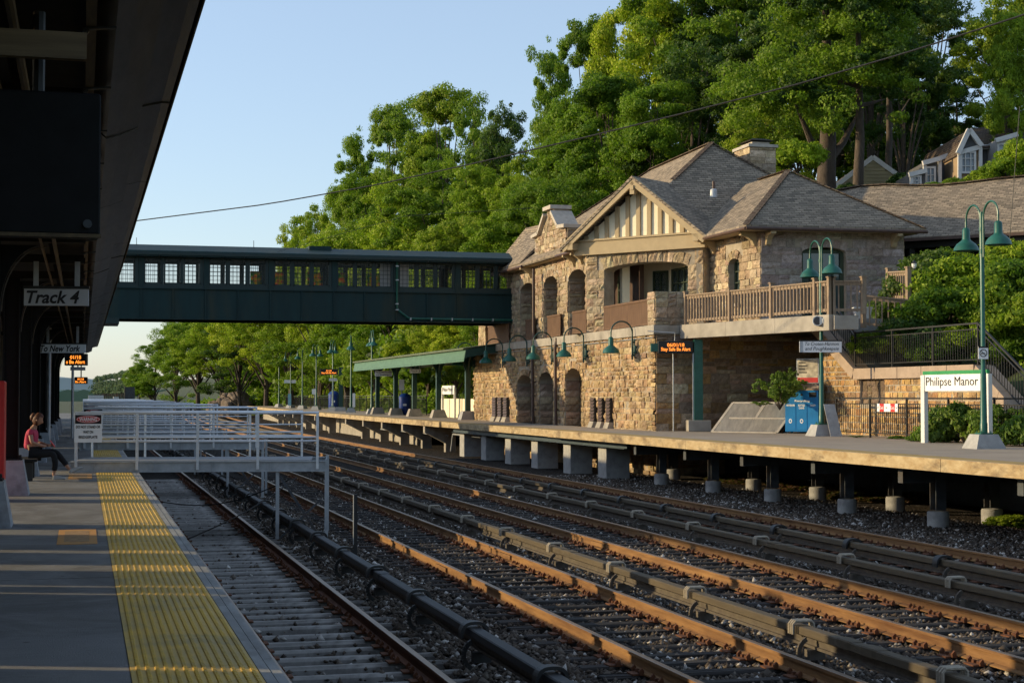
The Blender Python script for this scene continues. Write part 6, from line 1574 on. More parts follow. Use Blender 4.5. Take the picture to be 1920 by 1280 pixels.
# left low dormer, taller dormer, gabled bay, right dormer
def quad_block(px0, px1, yt0, yt1, yb, d0, d1, name, mat):
    b = MB(); a = [hp(px0, yb, d0), hp(px1, yb, d0), hp(px1, yt1, d0), hp(px0, yt0, d0)]; c = [v_+FW*(d1-d0) for v_ in a]
    b.faces(a+c, [(0, 1, 2, 3), (7, 6, 5, 4), (0, 4, 5, 1), (1, 5, 6, 2), (2, 6, 7, 3), (3, 7, 4, 0)]); return b.build(name, mat, t)
quad_block(1707, 1735, 325, 319, 349, 0, 3, 'low_dormer', 'siding_dark'); quad_block(1733, 1762, 304, 297, 346, .4, 4, 'tall_dormer', 'siding_dark')
quad_block(1760, 1800, 297, 285, 350, 1.6, 6, 'house_wall', 'siding_dark'); quad_block(1798, 1838, 287, 280, 350, -1, 5, 'gable_bay', plain('warm_siding', (.34, .24, .14), (.26, .18, .11), .8)); quad_block(1838, 1990, 276, 240, 350, 1, 6, 'house_wall', 'siding_dark')
quad_block(1869, 1905, 262, 250, 350, -.5, 4, 'right_dormer', 'white_trim')
def wn(px0, px1, yt0, yb, d, nu, nv):
    a = hp(px0, 741, d); c = hp(px1, 741, d); window(tuple(a), tuple(c-a), (c-a).length, zz(yb), zz(yt0), nu, nv, t, fw=.10, mat='white_trim', gm=M['win_pale'])
k = N('pale_pane'); k.b.inputs['Roughness'].default_value = .1; v = k.coord('Object'); k.l(k.ramp(k.noise(v, .8, 2), [(.4, (.16, .19, .22)), (.6, (.30, .34, .38))]), k.b.inputs['Base Color']); M['win_pale'] = k.m
wn(1712, 1731, 328, 348, -.1, 3, 2); wn(1738, 1758, 309, 342, .3, 2, 2); wn(1804, 1834, 288, 330, -1.1, 3, 3); wn(1874, 1900, 270, 295, -.6, 2, 2)
b = MB()
for (a0, b0, a1, b1, d) in ((1704, 328, 1737, 320, -.15), (1730, 306, 1764, 297, .2), (1762, 297, 1800, 283, 1.4), (1796, 288, 1817, 243, -1.2), (1817, 243, 1840, 274, -1.2), (1797, 287, 1840, 275, -1.1), (1838, 276, 1870, 276, .8), (1866, 264, 1908, 252, -.7)): b.beam(hp(a0, b0, d), hp(a1, b1, d), .22, .22)
for (x, y0_, y1_, d) in ((1709, 349, 326, -.1), (1734, 349, 302, .3), (1762, 348, 298, .3), (1799, 352, 285, -1.1), (1838, 352, 277, -1.1)): b.beam(hp(x, y0_, d), hp(x, y1_, d), .16, .16, up=tuple(FW))
b.build('white_trim', 'white_trim', t)
b = MB(); g0, g1, g2 = hp(1797, 287, -1.15), hp(1817, 243, -1.15), hp(1840, 275, -1.15); b.face([g0+FW*.1, g1+FW*.1, g2+FW*.1]); b.build('gable_siding', 'siding_dark', t)
b = MB(); roof_slab(b, [g0, g1, g1+FW*8, g0+FW*8], .1); roof_slab(b, [g1, g2, g2+FW*8, g1+FW*8], .1); roof_slab(b, [hp(1825, 276, .6), hp(1990, 262, .6), hp(1990, 215, 5), hp(1815, 243, 5)], .1); roof_slab(b, [hp(1700, 352, 1), hp(1798, 350, 1), hp(1798, 283, 4.5), hp(1735, 320, 4.5)], .1); b.build('roof', 'roof_brown', t)
# small brown shed on the slope at right
q = PD(1907, 499, 60); t = thing('garden_shed', 'small brown wooden box with a dark lid on the slope at the right edge', 'box', q)
b = MB(); b.box(-.35, .5, -.3, .3, -.5, .05); b.build('box', 'wood_red', t); b = MB(); b.prism([(-.45, 0), (.55, .18), (.55, .25), (-.45, .07)], (0, -.36, .03), (1, 0, 0), (0, 0, 1), (0, 1, 0), .72); b.build('lid', 'roof_brown', t)
q = PD(1868, 482, 60); b = MB(); b.beam(q+Vector((0, 0, -.5)), q+Vector((.12, 0, .45)), .08, .05); tag(b.build('wooden_stake', 'wood_rail'), 'thin pale wooden stake on the rocky slope', 'stake')
# ================================================================ FOOTBRIDGE
t = thing('footbridge', 'dark green enclosed steel footbridge with a row of gridded windows spanning the tracks', 'footbridge', (0, 0, 0))
YB, WBr = 79.4, 3.0
zb0, zg, zw, zr0, zr1 = 5.32, 7.02, 8.30, 8.36, 8.80
XB0, XB1 = -3.6, 21.5
b = MB(); 
for y in (YB, YB+WBr): b.box(XB0, XB1, y-.02, y+.02, zb0, zg-.25); b.box(XB0, XB1, y-.14, y+.14, zb0-.03, zb0); b.box(XB0, XB1, y-.12, y+.12, zg-.25, zg-.2)
b.box(XB0, XB1, YB, YB+WBr, zb0+.2, zb0+.3); b.build('girder', 'bridge_green', t)
edges = [PY(px, 741, YB).x for px in (208, 263, 323, 384, 445, 506, 565, 625, 683, 742, 800, 857, 905)]
for i, x in enumerate(edges[1:-1]):
    b = MB(); b.box(x-.03, x+.03, YB-.10, YB-.02, zb0, zg-.25); b.build('stiffener', 'bridge_green', t)
mains = [PY(px, 741, YB).x for px in (263, 385, 507, 626, 742, 857)]
for x in mains:
    b = MB(); b.box(x-.13, x+.13, YB-.12, YB+.03, zg-.2, zw+.1); b.box(x-.13, x+.13, YB+WBr-.03, YB+WBr+.1, zg-.2, zw+.1); b.build('frame_post', 'bridge_green', t)
b = MB()
for y in (YB, YB+WBr): b.box(XB0, XB1, y-.07, y+.03, zg-.20, zg); b.box(XB0, XB1, y-.07, y+.03, zw-.02, zw+.12)
b.build('window_rail', 'bridge_frame', t)
b = MB(); b.prism([(-.55, zr0-.05), (-.55, zr0+.02), (-.45, zr1-.20), (WBr/2, zr1+.25), (WBr+.45, zr1-.20), (WBr+.55, zr0+.02), (WBr+.55, zr0-.05)], (XB0, YB, 0), (0, 1, 0), (0, 0, 1), (1, 0, 0), XB1-XB0); b.build('roof', 'bridge_green', t)
b = MB(); b.box(XB0, XB1, YB-.62, YB-.5, zr0+.02, zr0+.16); b.build('roof_gutter', 'bridge_frame', t)
b = MB()
for i in range(24): x = XB0+1+i*1.02; b.box(x-.03, x+.03, YB-.55, YB-.05, zr0-.05, zr0+.0)
b.build('rafter_end', 'concrete_grey', t)
b = MB(); x0, x1 = PY(578, 741, YB+1).x, PY(620, 741, YB+1).x; b.box(x0, x1, YB+.9, YB+2.1, zr1, zr1+.32); b.build('roof_hatch', 'bridge_green', t)
def mk_window(x0, x1, y, far=False):
    b = MB()
    for x in (x0+.03, x1-.03): b.box(x-.035, x+.035, y-.05, y+.0, zg, zw)
    for z_ in (zg+.03, zw-.05): b.box(x0, x1, y-.05, y, z_-.03, z_+.03)
    n_ = 3 if x1-x0 > .6 else 2
    for i in range(1, n_+1): x = x0+(x1-x0)*i/(n_+1); b.box(x-.010, x+.010, y-.03, y-.015, zg, zw)
    for z_ in np.linspace(zg, zw, 7)[1:-1]: b.box(x0, x1, y-.03, y-.015, z_-.009, z_+.009)
    f_ = b.build('window', 'bridge_frame', t); g_ = MB(); g_.face([(x0, y-.01, zg), (x1, y-.01, zg), (x1, y-.01, zw), (x0, y-.01, zw)]); g_.build('pane', 'glass_clear', f_)
    b = MB(); b.box(x1, x1+.09, y-.06, y+.02, zg, zw); b.build('mullion', 'bridge_frame', t)
ms = [XB0+.3, mains[0]-2*(mains[1]-mains[0]), mains[0]-(mains[1]-mains[0])]+mains+[mains[-1]+(mains[-1]-mains[-2])]
for k_, (xa, xb) in enumerate(zip(ms[1:-1], ms[2:])):
    if xa < -1.5: continue
    w_ = (xb-xa-.26)/3
    for j in range(3):
        x0 = xa+.13+w_*j
        if x0+w_ > XB1: continue
        mk_window(x0, x0+w_-.10, YB); mk_window(x0+.0, x0+w_-.10, YB+WBr+.05)
# coloured glass roundels in far windows
k = N('art_glass'); v = k.coord('Object', (1, 0, 1)); vo = k.n('ShaderNodeTexVoronoi'); vo.inputs['Scale'].default_value = 5.0; k.l(v, vo.inputs['Vector'])
k.l(k.ramp(vo.outputs['Distance'], [(0, (.55, .06, .09)), (.3, (.6, .30, .05)), (.45, (.45, .42, .03)), (.8, (.04, .25, .06))]), k.b.inputs['Base Color']); k.b.inputs['Roughness'].default_value = .3
tr = k.n('ShaderNodeBsdfTranslucent'); k.l([n for n in k.t.nodes if n.type == 'VALTORGB'][0].outputs[0], tr.inputs[0]); mx = k.n('ShaderNodeMixShader'); mx.inputs[0].default_value = .75; k.l(k.b.outputs[0], mx.inputs[1]); k.l(tr.outputs[0], mx.inputs[2]); k.l(mx.outputs[0], k.out.inputs[0])
for px0, px1 in ((468, 490), (512, 530), (575, 583), (586, 604), (630, 648), (688, 696), (704, 712)):
    a = PY(px0, 741, YB+WBr).x; c = PY(px1, 741, YB+WBr).x; b = MB(); b.box(a, c, YB+WBr-.03, YB+WBr-.02, zg+.02, zw-.35); b.build('coloured_pane', k.m, t)
for px0, px1 in ((712, 736), (747, 766)):
    a = PY(px0, 741, YB+.6).x; c = PY(px1, 741, YB+.6).x; b = MB(); b.box(a, c, YB+.6, YB+.62, zg+.0, zw); b.build('inner_panel', 'white_trim', t)
# drain pipe
xp = PY(744, 741, YB-.2).x; xe_ = XB1-.2
b = MB(); b.tube([(xp, YB-.3, zw+.1), (xp, YB-.2, zw-.1), (xp, YB-.2, 5.98), (xp+.15, YB-.2, 5.82), (xp+.55, YB-.2, 5.52), (xp+.7, YB-.2, 5.47), (xe_, YB-.2, 5.45)], .055, 8); b.build('drain_pipe', 'green', t, smooth=True)
b = MB()
for z_ in (8.1, 7.4, 6.2, 5.9): b.box(xp-.07, xp+.07, YB-.26, YB-.02, z_-.03, z_+.03)
for x in np.linspace(xp+.7, xe_, 6): b.box(x-.03, x+.03, YB-.26, YB-.02, 5.38, 5.52)
b.build('pipe_clip', 'galv', t)
# end landing at the left with steps
b = MB(); b.box(XB0, PY(222, 741, YB).x, YB-.4, YB+WBr, 5.05, 5.32); b.prism([(0, 0), (3.2, 0), (3.8, .3), (0, .3)], (XB0, YB-.42, 4.98), (1, 0, 0), (0, 0, 1), (0, 1, 0), .4); b.build('bearing', 'bridge_frame', t)
b = MB(); b.box(XB0-3, XB0+1.2, YB-.5, YB+WBr+.5, 0, 9.0); tag(b.build('stair_tower', 'bridge_green'), 'dark green stair tower of the footbridge behind the left canopy', 'stair tower')
# overhead cable
b = MB(); p = PD(150, 417, 62); q = PD(2050, -20, 30); m_ = PD(900, 300, 45)
import itertools
pp_ = []
for i in range(41):
    s = i/40; px = 150+1900*s; ypx = np.interp(px, [150, 240, 500, 700, 900, 1100, 1300, 1500, 1700, 1920, 2050], [424, 416, 383, 348, 304, 257, 208, 157, 99, 28, -18]); pp_.append(PD(px, ypx, 62-26*s))
b.tube(pp_, .022, 6); tag(b.build('overhead_cable', 'black'), 'thick black overhead cable sagging across the sky and trees', 'cable')
b = MB(); b.tube([PD(520, 462+10, 60), PD(760, 405, 58), PD(1000, 390, 56)], .008, 4)
q = PD(1905, 330, 44)
b.tube([PD(1893, 450, 44), PD(1912, 200, 44)], .010, 4); tag(b.build('thin_wire', 'black'), 'thin guy wire near the right edge', 'wire')
# roof antennas of bridge
for px in (254, 475):
    x = PY(px, 741, YB+1).x; b = MB(); b.tube([(x, YB+1.2, zr1), (x, YB+1.2, zr1+.55)], .015, 5); b.build('rod', 'black', t)
# ================================================================ TREES AND PLANTS
def leafset(q, C, Rr, per, size, up=.25):
    """C: clump centres (n,3), Rr radii (n,), leaves per clump"""
    n = len(C)*per; cid = np.repeat(np.arange(len(C)), per)
    d = q.normal(size=(n, 3)); d /= np.linalg.norm(d, axis=1)[:, None]; d[:, 2] = d[:, 2]*.8+up*.6
    r = Rr[cid]*(.55+.5*q.rand(n)**.6)*(1+.25*q.randn(n)*.5)
    P = C[cid]+d*r[:, None]*np.array([1, 1, .72])
    nr = d+q.normal(scale=.55, size=(n, 3)); nr /= np.linalg.norm(nr, axis=1)[:, None]
    t = np.cross(nr, q.normal(size=(n, 3))); t /= np.linalg.norm(t, axis=1)[:, None]; b = np.cross(nr, t)
    s = size*q.uniform(.55, 1.25, n)[:, None]
    V = np.stack([P-t*s, P-b*s*.55+t*s*.1, P+t*s, P+b*s*.55+t*s*.1], 1)
    V[:, 0] -= nr*s*.2; V[:, 2] -= nr*s*.2
    return V.reshape(-1, 3)
def mesh_quads(name, V, mat):
    n = len(V)//4; me = bpy.data.meshes.new(name); me.vertices.add(n*4); me.vertices.foreach_set('co', V.ravel())
    me.loops.add(n*4); me.loops.foreach_set('vertex_index', np.arange(n*4, dtype=np.int32)); me.polygons.add(n)
    me.polygons.foreach_set('loop_start', np.arange(0, n*4, 4, dtype=np.int32)); me.polygons.foreach_set('loop_total', np.full(n, 4, dtype=np.int32)); me.update(calc_edges=True)
    me.materials.append(M[mat]); return me
def tree_template(seed, H=18., Rc=6., base=3., clumps=170, per=290, leaf=.118, mat='leaf_a', shape=1.0, gaps=.0):
    q = np.random.RandomState(seed); C = []; Rr = []
    lobes = []
    for _ in range(13):
        a = q.uniform(0, 6.28); h = q.uniform(.12, .97); env = math.sin(math.pi*min(1, (h*.80+.17)))**.75
        lobes.append((Rc*env*q.uniform(.35, .78)*math.cos(a), Rc*env*q.uniform(.35, .78)*math.sin(a), base+(H-base)*h, Rc*q.uniform(.26, .46)))
    lobes.append((0, 0, H-Rc*.3, Rc*.35)); lobes.append((0, 0, base+(H-base)*.5, Rc*.5))
    while len(C) < clumps:
        lb = lobes[q.randint(len(lobes))]; d = q.normal(size=3); d /= np.linalg.norm(d)
        if d[2] < -.55: continue
        p = np.array(lb[:3])+d*lb[3]*q.uniform(.75, 1.12)*np.array([1, 1, .85])
        if p[2] < base*.7 or p[2] > H*1.03: continue
        C.append(p); Rr.append(q.uniform(.45, 1.05)*Rc/6)
    for _ in range(int(clumps*.22)):
        lb = lobes[q.randint(len(lobes))]; d = q.normal(size=3); d /= np.linalg.norm(d); d[2] = abs(d[2])*.8
        C.append(np.array(lb[:3])+d*lb[3]*q.uniform(1.0, 1.1)); Rr.append(q.uniform(.25, .43)*Rc/6)
    C = np.array(C); Rr = np.array(Rr)
    big_ = np.repeat(Rr > .44*Rc/6, 1)
    V = np.concatenate([leafset(q, C[big_], Rr[big_], per, leaf), leafset(q, C[~big_], Rr[~big_], 45, leaf)])
    cm = mesh_quads('crown', V, mat)
    b = MB(); b.tube([(0, 0, -1), (0, 0, .3), (.1, .05, H*.3), (.15, -.1, H*.55), (0, 0, H*.85)], [.42, .33, .26, .17, .04], 9)
    for lb in lobes:
        z0 = min(H*.7, max(base*.6, lb[2]*.45)); m_ = Vector((lb[0]*.45, lb[1]*.45, (z0+lb[2])/2+.3)); e = Vector(lb[:3]); b.tube([(0.08, 0, z0), m_, e], [.15, .09, .03], 6)
        for j in range(5):
            cc = Vector(C[q.randint(len(C))])
            if (cc-e).length < lb[3]*1.5: b.tube([m_.lerp(e, .6), cc], [.04, .012], 4)
    o = b.build('trunk', 'bark', smooth=True, fix=False); tm = o.data; bpy.data.objects.remove(o)
    return tm, cm
TP = {'a1': tree_template(1, mat='leaf_a'), 'a2': tree_template(2, H=17, Rc=6.6, mat='leaf_a', clumps=190), 'b1': tree_template(3, mat='leaf_b'), 'b2': tree_template(4, H=20, Rc=5.6, mat='leaf_b'),
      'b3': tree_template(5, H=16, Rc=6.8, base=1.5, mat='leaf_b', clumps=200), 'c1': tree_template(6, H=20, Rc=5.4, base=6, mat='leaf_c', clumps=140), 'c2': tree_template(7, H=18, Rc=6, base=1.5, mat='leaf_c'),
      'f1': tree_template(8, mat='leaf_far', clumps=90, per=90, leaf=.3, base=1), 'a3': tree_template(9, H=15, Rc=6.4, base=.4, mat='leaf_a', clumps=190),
      'big': tree_template(10, H=19, Rc=7.5, base=6.0, mat='leaf_b', clumps=260, leaf=.11)}
HT = {'a1': 18, 'a2': 17, 'b1': 18, 'b2': 20, 'b3': 16, 'c1': 20, 'c2': 18, 'f1': 18, 'a3': 15, 'big': 19}
def put_tree(kind, x, y, z, s, rz, label, group=None, name='leafy_tree', cat='tree', sxy=None):
    t = bpy.data.objects.new(name, None); COL.objects.link(t); t.location = (x, y, z); t.rotation_euler = (0, 0, rz); t.scale = ((sxy or s), (sxy or s), s); tag(t, label, cat, group)
    for nm, me in zip(('trunk', 'crown'), TP[kind]): o = bpy.data.objects.new(nm, me); COL.objects.link(o); o.parent = t
    return t
def tree_at(px, ytop, D, kind, label, sxy=1.0, group=None, z=None):
    p = PD(px, 741, D); zt_ = 1.6+(741-ytop)*D/F; zg_ = hill(p.x, p.y) if z is None else z
    s = (zt_-zg_)/HT[kind]
    if s < .15: return
    return put_tree(kind, p.x, p.y, zg_-.2, s, random.uniform(0, 6.28), label, group, sxy=s*sxy)
G1 = 'trees on the slope behind the footbridge'
# (px, ytop, depth, kind, width factor)
L = [
 # lower left, beyond the bridge, near track
 (262, 672, 330, 'b1', 1.1, 'lowest tree at the left end of the tree line, beyond the footbridge'),
 (290, 640, 300, 'a2', 1.1, 'sunlit yellow green tree second from the left end of the tree line'),
 (330, 605, 270, 'b3', 1.15, 'rounded tree whose top meets the footbridge underside at the left of the tree line'),
 (372, 600, 240, 'a3', 1.2, 'open branched tree under the footbridge left of centre'),
 (415, 600, 232, 'a3', 1.2, 'yellow green tree under the footbridge, left of the lamps'),
 (450, 585, 215, 'c2', 1.2, 'dark tree in shade left of the far platform end'),
 (498, 560, 205, 'a3', 1.1, 'tall leafy tree at the far platform end'),
 (545, 545, 190, 'a3', 1.1, 'bright low branched tree behind the distant lamp posts'),
 (600, 550, 172, 'b3', 1.1, 'leafy tree behind the distant amber display'),
 (650, 545, 158, 'a3', 1.15, 'bright leafy tree behind the lamps left of the green shelter'),
 (705, 560, 146, 'a3', 1.1, 'leafy tree directly behind the left end of the green shelter'),
 (755, 555, 134, 'b3', 1.15, 'leafy tree behind the middle of the green shelter'),
 (805, 570, 124, 'a3', 1.15, 'leafy tree behind the far station sign'),
 (855, 580, 114, 'a3', 1.1, 'bright leafy tree between the green shelter and the stone building'),
 (905, 570, 107, 'b3', 1.1, 'leafy tree just left of the stone building'),
 # skyline
 (550, 430, 215, 'a1', .5, 'leftmost tree rising above the footbridge roof'),
 (590, 385, 205, 'a2', .6, 'second tree from the left rising above the footbridge roof'),
 (640, 372, 195, 'a1', .6, 'bushy tree above the footbridge roof below the bare twigs'),
 (672, 268, 188, 'a1', .55, 'slim tree with sparse twigs standing out against the sky'),
 (725, 210, 180, 'b2', .6, 'tall tree left of the middle of the skyline'),
 (775, 180, 172, 'b1', .68, 'tall rounded tree in the middle of the skyline'),
 (835, 172, 165, 'b2', .75, 'dark green tall tree in the middle of the skyline'),
 (888, 176, 158, 'b1', .62, 'tall rounded tree left of the highest crowns'),
 (945, 205, 150, 'c2', .55, 'shaded tree in the notch below the highest crowns'),
 (1035, 102, 142, 'a1', .42, 'tall bright tree at the left shoulder of the highest crowns'),
 (1105, 50, 136, 'b2', .55, 'very tall tree left of the picture top centre'),
 (1165, 15, 130, 'a1', .62, 'very tall tree reaching the picture top above the gable'),
 (1255, -40, 124, 'a2', .7, 'bright tall tree above the main hip roof'),
 (1300, -90, 120, 'b1', .9, 'tall tree behind the ridge of the station'),
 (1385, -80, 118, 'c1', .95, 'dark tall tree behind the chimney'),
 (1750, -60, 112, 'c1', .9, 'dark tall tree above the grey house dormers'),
 (1905, -60, 100, 'b1', .8, 'tall tree at the top right corner'),
 # second row, mid heights
 (700, 340, 165, 'a1', .75, 'bright tree in the middle row above the footbridge, left'),
 (760, 330, 150, 'a2', .9, 'bright tree in the middle row above the footbridge, centre left'),
 (830, 300, 143, 'b1', .95, 'leafy tree in the middle row above the right half of the footbridge'),
 (895, 310, 132, 'a1', .9, 'leafy tree in the middle row near the station end roof'),
 (955, 310, 125, 'a2', .75, 'leafy tree right behind the left roof end of the station'),
 (1030, 230, 120, 'b1', .7, 'tall leafy tree behind the stepped stone parapet'),
 (1095, 190, 114, 'a1', .9, 'bright tree behind the gable roof'),
 (1150, 150, 108, 'b2', .95, 'dense tree right above the gable roof'),
 (1220, 160, 103, 'a1', .85, 'bright tree above the left slope of the main roof'),
 (1300, 90, 105, 'c2', .9, 'dark tree above the roof ridge'),
 (620, 420, 178, 'a2', .6, 'low bright tree just above the footbridge roof at left'),
 (660, 440, 160, 'a3', 1.0, 'low leafy tree just above the footbridge roof'),
 (740, 450, 146, 'a3', 1.0, 'low leafy tree above the middle of the footbridge'),
 (820, 440, 132, 'a3', 1.0, 'low bright tree above the footbridge, right of middle'),
 (890, 420, 120, 'b3', 1.0, 'low leafy tree above the right end of the footbridge'),
 (960, 400, 111, 'a3', 1.0, 'low leafy tree close behind the station end roof'),
 (1040, 350, 104, 'b3', .95, 'low leafy tree close behind the parapet'),
 (1420, 60, 100, 'c1', .9, 'dark tree behind the chimney top'),
 (1465, 190, 92, 'b3', .8, 'low leafy tree right of the chimney'),
 (1640, -40, 104, 'c1', 1.0, 'dark tall tree behind the pine trunk'),
 (1700, 60, 98, 'c1', .9, 'dark tree between the yellow house and the grey house'),
 (1800, 120, 108, 'c2', .9, 'shaded tree rising behind the grey house'),
 (1560, 60, 112, 'b3', 1.0, 'leafy tree filling the background behind the thick forked trunk'),
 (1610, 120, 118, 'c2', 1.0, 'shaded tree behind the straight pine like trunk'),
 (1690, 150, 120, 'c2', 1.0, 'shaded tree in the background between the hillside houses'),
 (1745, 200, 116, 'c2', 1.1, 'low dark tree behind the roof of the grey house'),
 (1520, 10, 124, 'c1', 1.1, 'dark tree in the background right of the chimney'),
 (1600, -60, 128, 'b2', 1.1, 'very tall background tree above the yellow house'),
 (1900, 20, 80, 'a1', .55, 'bright tree at the right edge above the house'),
]
for px, yt, D, kd_, w_, lb in L: tree_at(px, yt, D, kd_, lb, w_, G1 if px < 1300 else 'tall trees above the station roof')
# fore trees with visible trunks behind the roofs
def big_trunk(px, D, ybase, r, label, forks, kd_, s, dz=0):
    p = PD(px, 741, D); zb = 1.6+(741-ybase)*D/F-1.5
    t = thing('shade_tree', label, 'tree', (p.x, p.y, zb), random.uniform(0, 6), 'trees with bare trunks behind the roofs'); t.rotation_euler.z = 0
    b = MB(); b.tube([(0, 0, -1), (0, 0, 0), (.0, 0, 2.2), (.12, 0, 4.2), (.1, 0, 8), (.0, 0, 13)], [r*1.3, r*1.15, r, r*.85, r*.55, .1], 12)
    for (a, h, dx, dz_) in forks: b.tube([(0.05, 0, h), (dx*.45, a*.4, h+dz_*.35), (dx, a, h+dz_)], [r*.55, r*.38, r*.12], 8)
    b.build('trunk', 'bark', t, smooth=True)
    o = bpy.data.objects.new('crown', TP[kd_][1]); COL.objects.link(o); o.parent = t; o.scale = (s, s, s); o.location = (0, 0, dz)
big_trunk(1552, 84, 356, .50, 'large shade tree with a thick pale forked trunk behind the station wing', [(1, 3.0, 2.6, 3.2), (-1.0, 2.8, -2.2, 3.0), (0, 4, 1.2, 5)], 'big', .9, -1.6)
big_trunk(1612, 82, 360, .27, 'dark straight pine like trunk right of the thick forked trunk', [(.5, 6, 1.8, .5), (.4, 7, -1.6, .6)], 'c1', .8, -1.2)
big_trunk(1668, 94, 350, .22, 'dark slim trunk between the two hillside houses', [(.5, 5, 1.8, 2)], 'c1', .8, -1)
# ---- shrubs --------------------------------------------------------
def shrub_template(seed, n=60, per=230, leaf=.052, mat='leaf_b', flat=.7):
    q = np.random.RandomState(seed); C = q.normal(size=(n, 3)); C /= np.linalg.norm(C, axis=1)[:, None]; C *= (.5+.5*q.rand(n)[:, None]**.5); C[:, 2] = np.abs(C[:, 2])*flat+.1
    V = leafset(q, C, q.uniform(.16, .34, n), per, leaf); m_ = mesh_quads('foliage', V, mat)
    b = MB()
    for i in range(7): e = C[q.randint(n)]; b.tube([(0, 0, -.2), (e[0]*.4, e[1]*.4, e[2]*.5), tuple(e)], [.03, .02, .008], 5)
    o = b.build('stem', 'bark', fix=False); sm = o.data; bpy.data.objects.remove(o); return sm, m_
SH = {'b': shrub_template(1), 'a': shrub_template(2, mat='leaf_a'), 'c': shrub_template(3, mat='leaf_c', leaf=.06), 'v': shrub_template(4, mat='leaf_vine', leaf=.10, n=60, per=70), 'r': shrub_template(5, mat='leaf_red', leaf=.05)}
def spray(seed=9, n=16, mat='leaf_vine'):
    q = np.random.RandomState(seed); C = []; b = MB()
    for i in range(n):
        a = q.uniform(0, 6.28); r = q.uniform(.25, .75); h = q.uniform(.45, 1.0)*(1-.45*r)
        pts = [Vector((math.cos(a)*r*t_, math.sin(a)*r*t_, h*math.sin(t_*q.uniform(1.5, 2.3)))) for t_ in np.linspace(0, 1, 7)]
        b.tube(pts, [.012*(1-.8*j/6) for j in range(7)], 4)
        for p in pts[2:]: C.append(tuple(p))
    C = np.array(C); V = leafset(q, C, q.uniform(.07, .13, len(C)), 26, .045); m_ = mesh_quads('foliage', V, mat)
    o = b.build('stem', 'bark', fix=False); sm = o.data; bpy.data.objects.remove(o); return sm, m_
SH['s'] = spray()
def shrub(k_, x, y, z, s, label, sz=None, group=None, name='shrub', cat='shrub'):
    t = bpy.data.objects.new(name, None); COL.objects.link(t); t.location = (x, y, z); t.rotation_euler = (0, 0, random.uniform(0, 6.28)); t.scale = (s, s, sz or s); tag(t, label, cat, group)
    for nm, me in zip(('stem', 'foliage'), SH[k_]): o = bpy.data.objects.new(nm, me); COL.objects.link(o); o.parent = t
def shrub_px(k_, px, py, D, s, label, sz=None, group=None, **kw): p = PD(px, py, D); shrub(k_, p.x, p.y, p.z, s, label, sz, group, **kw)
# slope at the right
GS = 'shrubs on the slope above the landing'
for k_, px, py, D, s, lb in (('b', 1775, 600, 54, 1.5, 'round shrub behind the landing railing, left of the lamp post'), ('a', 1800, 560, 55, 1.7, 'large pale green shrub left of the right hand lamp post'), ('a', 1870, 580, 54, 1.7, 'large shrub right of the lamp post above the landing'),
        ('b', 1915, 560, 54, 1.7, 'big dark green shrub at the right edge above the stairs'), ('c', 1725, 640, 54, 1.3, 'dark shrub behind the landing railing near the terrace'), ('a', 1690, 655, 54, .9, 'low yellow green plants behind the landing railing'), ('b', 1850, 640, 53, 1.4, 'shrub filling the gap behind the landing railing'),
        ('c', 1735, 555, 56, 1.4, 'dark vines hanging over the rocks by the corner lantern'), ('c', 1765, 520, 57, 1.3, 'dark climbing plant on the garden wall'), ('a', 1785, 505, 57, .9, 'bright plant over the garden wall'), ('a', 1895, 500, 57, 1.2, 'bright shrub by the small brown box'), ('b', 1930, 620, 52, 1.6, 'shrub beside the descending stairs at the right edge'),
        ('b', 1640, 655, 55, .9, 'low plants behind the upper part of the landing railing'), ('a', 1845, 530, 56, 1.2, 'pale green shrub touching the lamp post'), ('c', 1700, 600, 58, 1.3, 'dark plant right of the ramp railing'), ('b', 1800, 660, 53, 1.1, 'shrub low behind the middle of the landing railing'), ('b', 1750, 670, 53, .9, 'small shrub low behind the landing railing'), ('b', 1890, 670, 52, 1.0, 'small shrub low behind the right end of the landing railing')):
    shrub_px(k_, px, py+8, D, s, lb, group=GS)
# plants near house and hill
for k_, px, py, D, s, lb in (('a', 1850, 335, 72, .9, 'bright bush in front of the grey house gable'), ('a', 1890, 325, 70, 1.2, 'bright feathery bush at the right edge below the grey house'), ('b', 1790, 342, 72, .6, 'low bush under the grey house wall'), ('a', 1750, 345, 74, .5, 'low bush under the white trimmed dormer'), ('a', 1918, 290, 70, 1.1, 'upper bright bush at the right picture edge'),
        ('c', 1590, 350, 80, .6, 'dark bush at the foot of the yellow house'), ('c', 1665, 350, 80, .6, 'dark bush in front of the yellow house'), ('c', 1702, 340, 84, 1.0, 'dark bush between the two houses'), ('a', 1495, 300, 80, 1.5, 'bright bush right of the chimney')):
    shrub_px(k_, px, py+14, D, s, lb, group='bushes on the hill behind the roofs')
